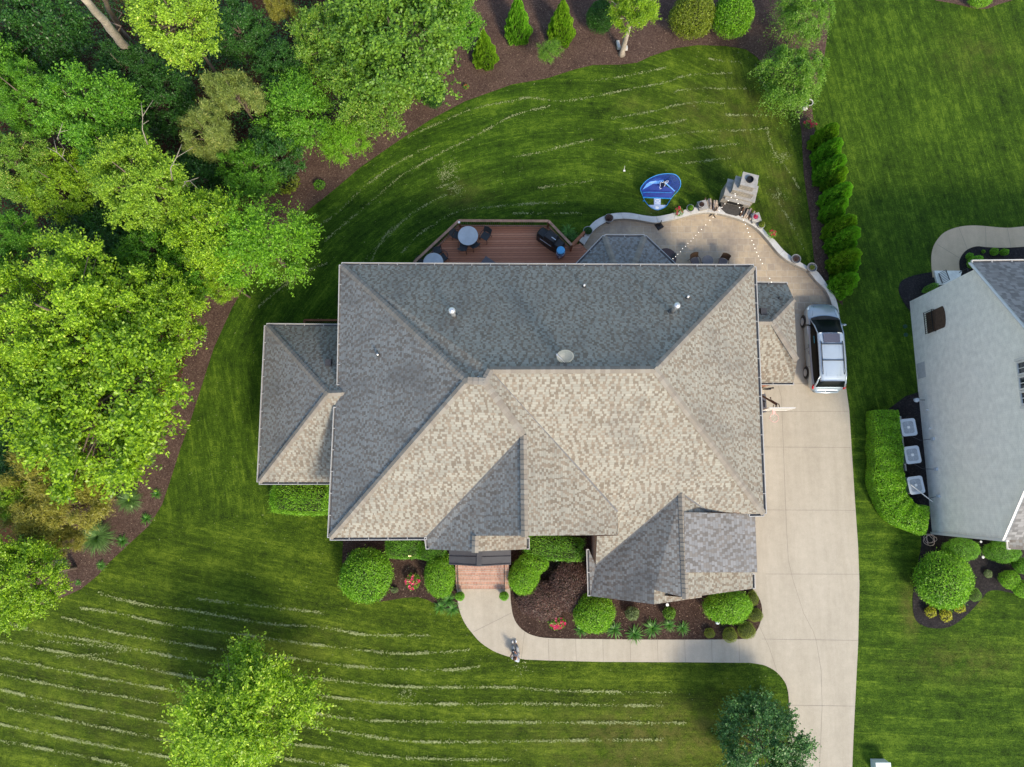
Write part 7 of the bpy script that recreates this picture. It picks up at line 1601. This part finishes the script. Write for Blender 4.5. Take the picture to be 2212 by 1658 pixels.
for (x, y, lab, sz) in ((2010, 926, 'round white vent on the white wall beside the top air conditioner', .1), (2005, 886, 'small white vent above the round one on the white wall', .07)):
    p = wallpt(x, y); t = thing('wall_vent', lab, 'vent', tuple(p)); b = MB(); b.ell((-.05, 0, 0), (.08, sz, sz), 14, 8); b.build('hood', M['white_trim'], t, (0, 0, 0), smooth=True)
for i, (x0_, y0_, x1_, y1_) in enumerate(((1971, 944, 2017, 948.5), (1975, 1003, 2024, 1014), (1995, 1073, 2029, 1072))):
    p = wallpt(x1_, y1_); a0 = U(x0_, y0_, .7); t = thing('disconnect_box', ['grey switch box wired to the upper air conditioner', 'grey switch box wired to the middle air conditioner', 'grey switch box wired to the lowest air conditioner'][i], 'switch box', tuple(p), 0, 'switch boxes on the white wall'); o_ = Vector(p)
    b = MB(); b.box((-.06, 0, 0), (.1, .16, .24)); b.build('box', ACM, t, (0, 0, 0)); b = MB(); m_ = (a0 + p) / 2 + Vector((0, -.12, -.3)); b.tube([a0 - o_, m_ - o_, p - o_], .016, 6); b.build('conduit', M['dark_plastic'], t, (0, 0, 0))
p = U(1981, 864, .8); t = thing('gas_meter', 'grey gas meter at the upper end of the black mulch', 'meter', (p.x, p.y, 0)); b = MB(); b.ell((0, 0, .75), (.16, .14, .17), 14, 8); b.build('meter_body', ACM, t, (0, 0, 0), smooth=True)
b = MB(); b.tube([(-.12, .1, .0), (-.12, .1, .95), (.05, .08, .98)], .025, 7); b.tube([(.12, 0, .75), (.45, -.02, .8)], .02, 6); b.build('pipe', M['dark_plastic'], t, (0, 0, 0))
t = thing('low_edging', 'thin pale edging board between curved hedge and air conditioners', 'edging', U(1948, 960, 0)); o_ = Vector(t.location); b = MB(); P = [U(x, y, .1) - o_ for x, y in ((1943, 900), (1949, 960), (1955, 1018))]
for p, q in zip(P[:-1], P[1:]): b.bar(p, q, .09, .2)
b.build('board', M['stone_cap'], t, (0, 0, 0))
t = thing('downspout_pipe', 'thin white pipe running diagonally over the lowest air conditioner', 'pipe', U(1990, 1062, 0)); o_ = Vector(t.location); b = MB(); b.tube([U(1968, 1048, 1.3) - o_, U(2014, 1084, .9) - o_], .03, 7); b.build('pipe', M['white_trim'], t, (0, 0, 0))
p = U(2006.5, 1166, .05); t = thing('garden_hose', 'loosely coiled beige hose below the end of the curved hedge', 'garden hose', p); b = MB()
b.tube([(.26 * math.cos(a_ * .42) * (1 + .35 * math.sin(a_ * .31)) + .05 * math.sin(a_), .26 * math.sin(a_ * .42) * (1 + .3 * math.cos(a_ * .23)), .03 + .002 * a_) for a_ in range(62)] , .014, 6); b.build('coil', plain('beige hose', (.50, .40, .34), .6), t, (0, 0, 0), smooth=True)

# ------------------------------------------------------------------ the person sitting at the edge of the front walk
def pz(zx, zy): return (1940 + zx / 11.055) / 1.8336, (2500 + zy / 11.055) / 1.8336
def person():
    hip = U(*pz(1165, 980), .05); g = (hip.x, hip.y, .037)
    t = thing('person', 'person in grey shirt and white shoes sitting at the walk edge holding a controller', 'person', g); o_ = Vector(g)
    SK = plain('skin', (.50, .28, .19), .5, var=.05); SH_ = plain('grey shirt', (.42, .46, .50), .85, var=.12, nscale=5); PT_ = plain('grey trousers', (.24, .26, .28), .85, var=.15); HR = plain('brown hair', (.05, .022, .014), .6, var=.4, nscale=20); WS = plain('white shoe', (.80, .80, .78), .5, var=.03)
    q = lambda zx, zy, z: Vector(U(*pz(zx, zy), z)) - o_
    def skin(name, chain, edges, mat, parent=None, sub=2):
        me = bpy.data.meshes.new(name); me.from_pydata([tuple(p) for p, r in chain], edges, []); o = bpy.data.objects.new(name, me); COL.objects.link(o); o.parent = parent or t
        m = o.modifiers.new('skin', 'SKIN'); m.use_smooth_shade = True
        for v, (p, r) in zip(me.skin_vertices[0].data, chain): v.radius = (r, r) if not isinstance(r, tuple) else r
        me.skin_vertices[0].data[0].use_root = True; s = o.modifiers.new('sub', 'SUBSURF'); s.levels = s.render_levels = sub; me.materials.append(mat); return o
    P = [(q(1150, 990, .16), .12), (q(1170, 1090, .36), .11), (q(1175, 1190, .53), .115), (q(1150, 1205, .68), .062), (q(1110, 1200, .76), .055), (q(1085, 1190, .88), .085),          # 0-5 pelvis..head
         (q(1075, 960, .14), .10), (q(1010, 700, .36), .062), (q(985, 560, .10), .045), (q(1230, 960, .14), .10), (q(1205, 720, .38), .062), (q(1140, 540, .10), .045),                        # 6-11 legs
         (q(1000, 1190, .60), .06), (q(905, 1130, .42), .045), (q(960, 1000, .45), .034), (q(1250, 1320, .58), .05), (q(1260, 1120, .42), .048), (q(1130, 960, .46), .034)]                # 12-17 arms
    E_ = [(0, 1), (1, 2), (2, 3), (3, 4), (4, 5), (0, 6), (6, 7), (7, 8), (0, 9), (9, 10), (10, 11), (2, 12), (12, 13), (13, 14), (2, 15), (15, 16), (16, 17)]
    skin('body', P, E_, SK)
    f = 1.16
    skin('shirt', [(P[0][0], .17), (P[1][0], .175), (P[2][0], .20), (P[12][0], .09), (P[13][0].lerp(P[12][0], .45), .065), (P[15][0], .10), (P[16][0].lerp(P[15][0], .3), .075)], [(0, 1), (1, 2), (2, 3), (3, 4), (2, 5), (5, 6)], SH_)
    skin('trousers', [(P[0][0] + Vector((0, .02, -.02)), .165), (P[6][0], .115), (P[7][0], .078), (P[8][0].lerp(P[7][0], .25), .06), (P[9][0], .115), (P[10][0], .078), (P[11][0].lerp(P[10][0], .25), .06)], [(0, 1), (1, 2), (2, 3), (0, 4), (4, 5), (5, 6)], PT_)
    hd = P[5][0]
    b = MB(); b.ell(tuple(hd), (.088, .105, .115), 18, 12); b.ell(tuple(hd + Vector((-.03, .09, -.03))), (.018, .022, .02), 8, 6)
    for s in (-1, 1): b.ell(tuple(hd + Vector((s * .088, .0, -.02))), (.015, .022, .032), 8, 6); b.ell(tuple(hd + Vector((s * .035, .088, .005))), (.014, .01, .01), 8, 6)
    b.ell(tuple(hd + Vector((0, .092, -.062))), (.028, .012, .008), 8, 5); b.build('head', SK, t, (0, 0, 0), smooth=True)
    b = MB(); b.ell(tuple(hd + Vector((0, -.02, .03))), (.102, .112, .108), 18, 12, jit=.02); b.build('hair', HR, t, (0, 0, 0), smooth=True)
    for k, (a0, a1) in enumerate(((q(1000, 520, .07), q(1000, 420, .10)), (q(1140, 510, .07), q(1140, 395, .10)))): b = MB(); b.tube([a0 + Vector((0, -.02, 0)), a0.lerp(a1, .5), a1], [.045, .052, .036], 10); b.build('shoe', WS, t, (0, 0, 0), smooth=True)
    for k, (w, s) in enumerate(((P[14][0], 1), (P[17][0], -1))):
        tgt = q(1035, 910, .5); d = (tgt - w).normalized(); sd_ = Vector((-d.y, d.x, 0)); palm = w + d * .04
        b = MB(); b.ell(tuple(palm), (.045, .042, .022), 12, 8)
        for i in range(4): b0 = palm + d * .03 + sd_ * (.028 - .019 * i); b.tube([b0, b0 + d * .035 + Vector((0, 0, .01)), b0 + d * (.058 - .004 * abs(i - 1)) + Vector((0, 0, -.012)), b0 + d * .05 + Vector((0, 0, -.03))], [.009, .0088, .0078, .006], 7)
        b.tube([palm + sd_ * s * .03, palm + sd_ * s * .05 + d * .025 + Vector((0, 0, .015)), palm + sd_ * s * .045 + d * .055 + Vector((0, 0, .02))], [.012, .010, .008], 7)
        b.build('hand', SK, t, (0, 0, 0), smooth=True)
    c = q(1030, 905, .5) + o_; ct = thing('controller', 'black remote controller with small bright screen held by the person', 'controller', tuple(c), .2)
    b = MB(); b.box((0, 0, .0), (.13, .20, .05), taper=.9); b.build('case', M['black_metal'], ct, (0, 0, 0)); b = MB(); b.box((0, .0, .032), (.035, .05, .006)); b.build('screen', M['white_plastic'], ct, (0, 0, 0))
    for s in (-1, 1): b = MB(); b.tube([(s * .045, .09, .02), (s * .05, .15, .03)], .008, 6); b.build('antenna', M['black_metal'], ct, (0, 0, 0))
person()
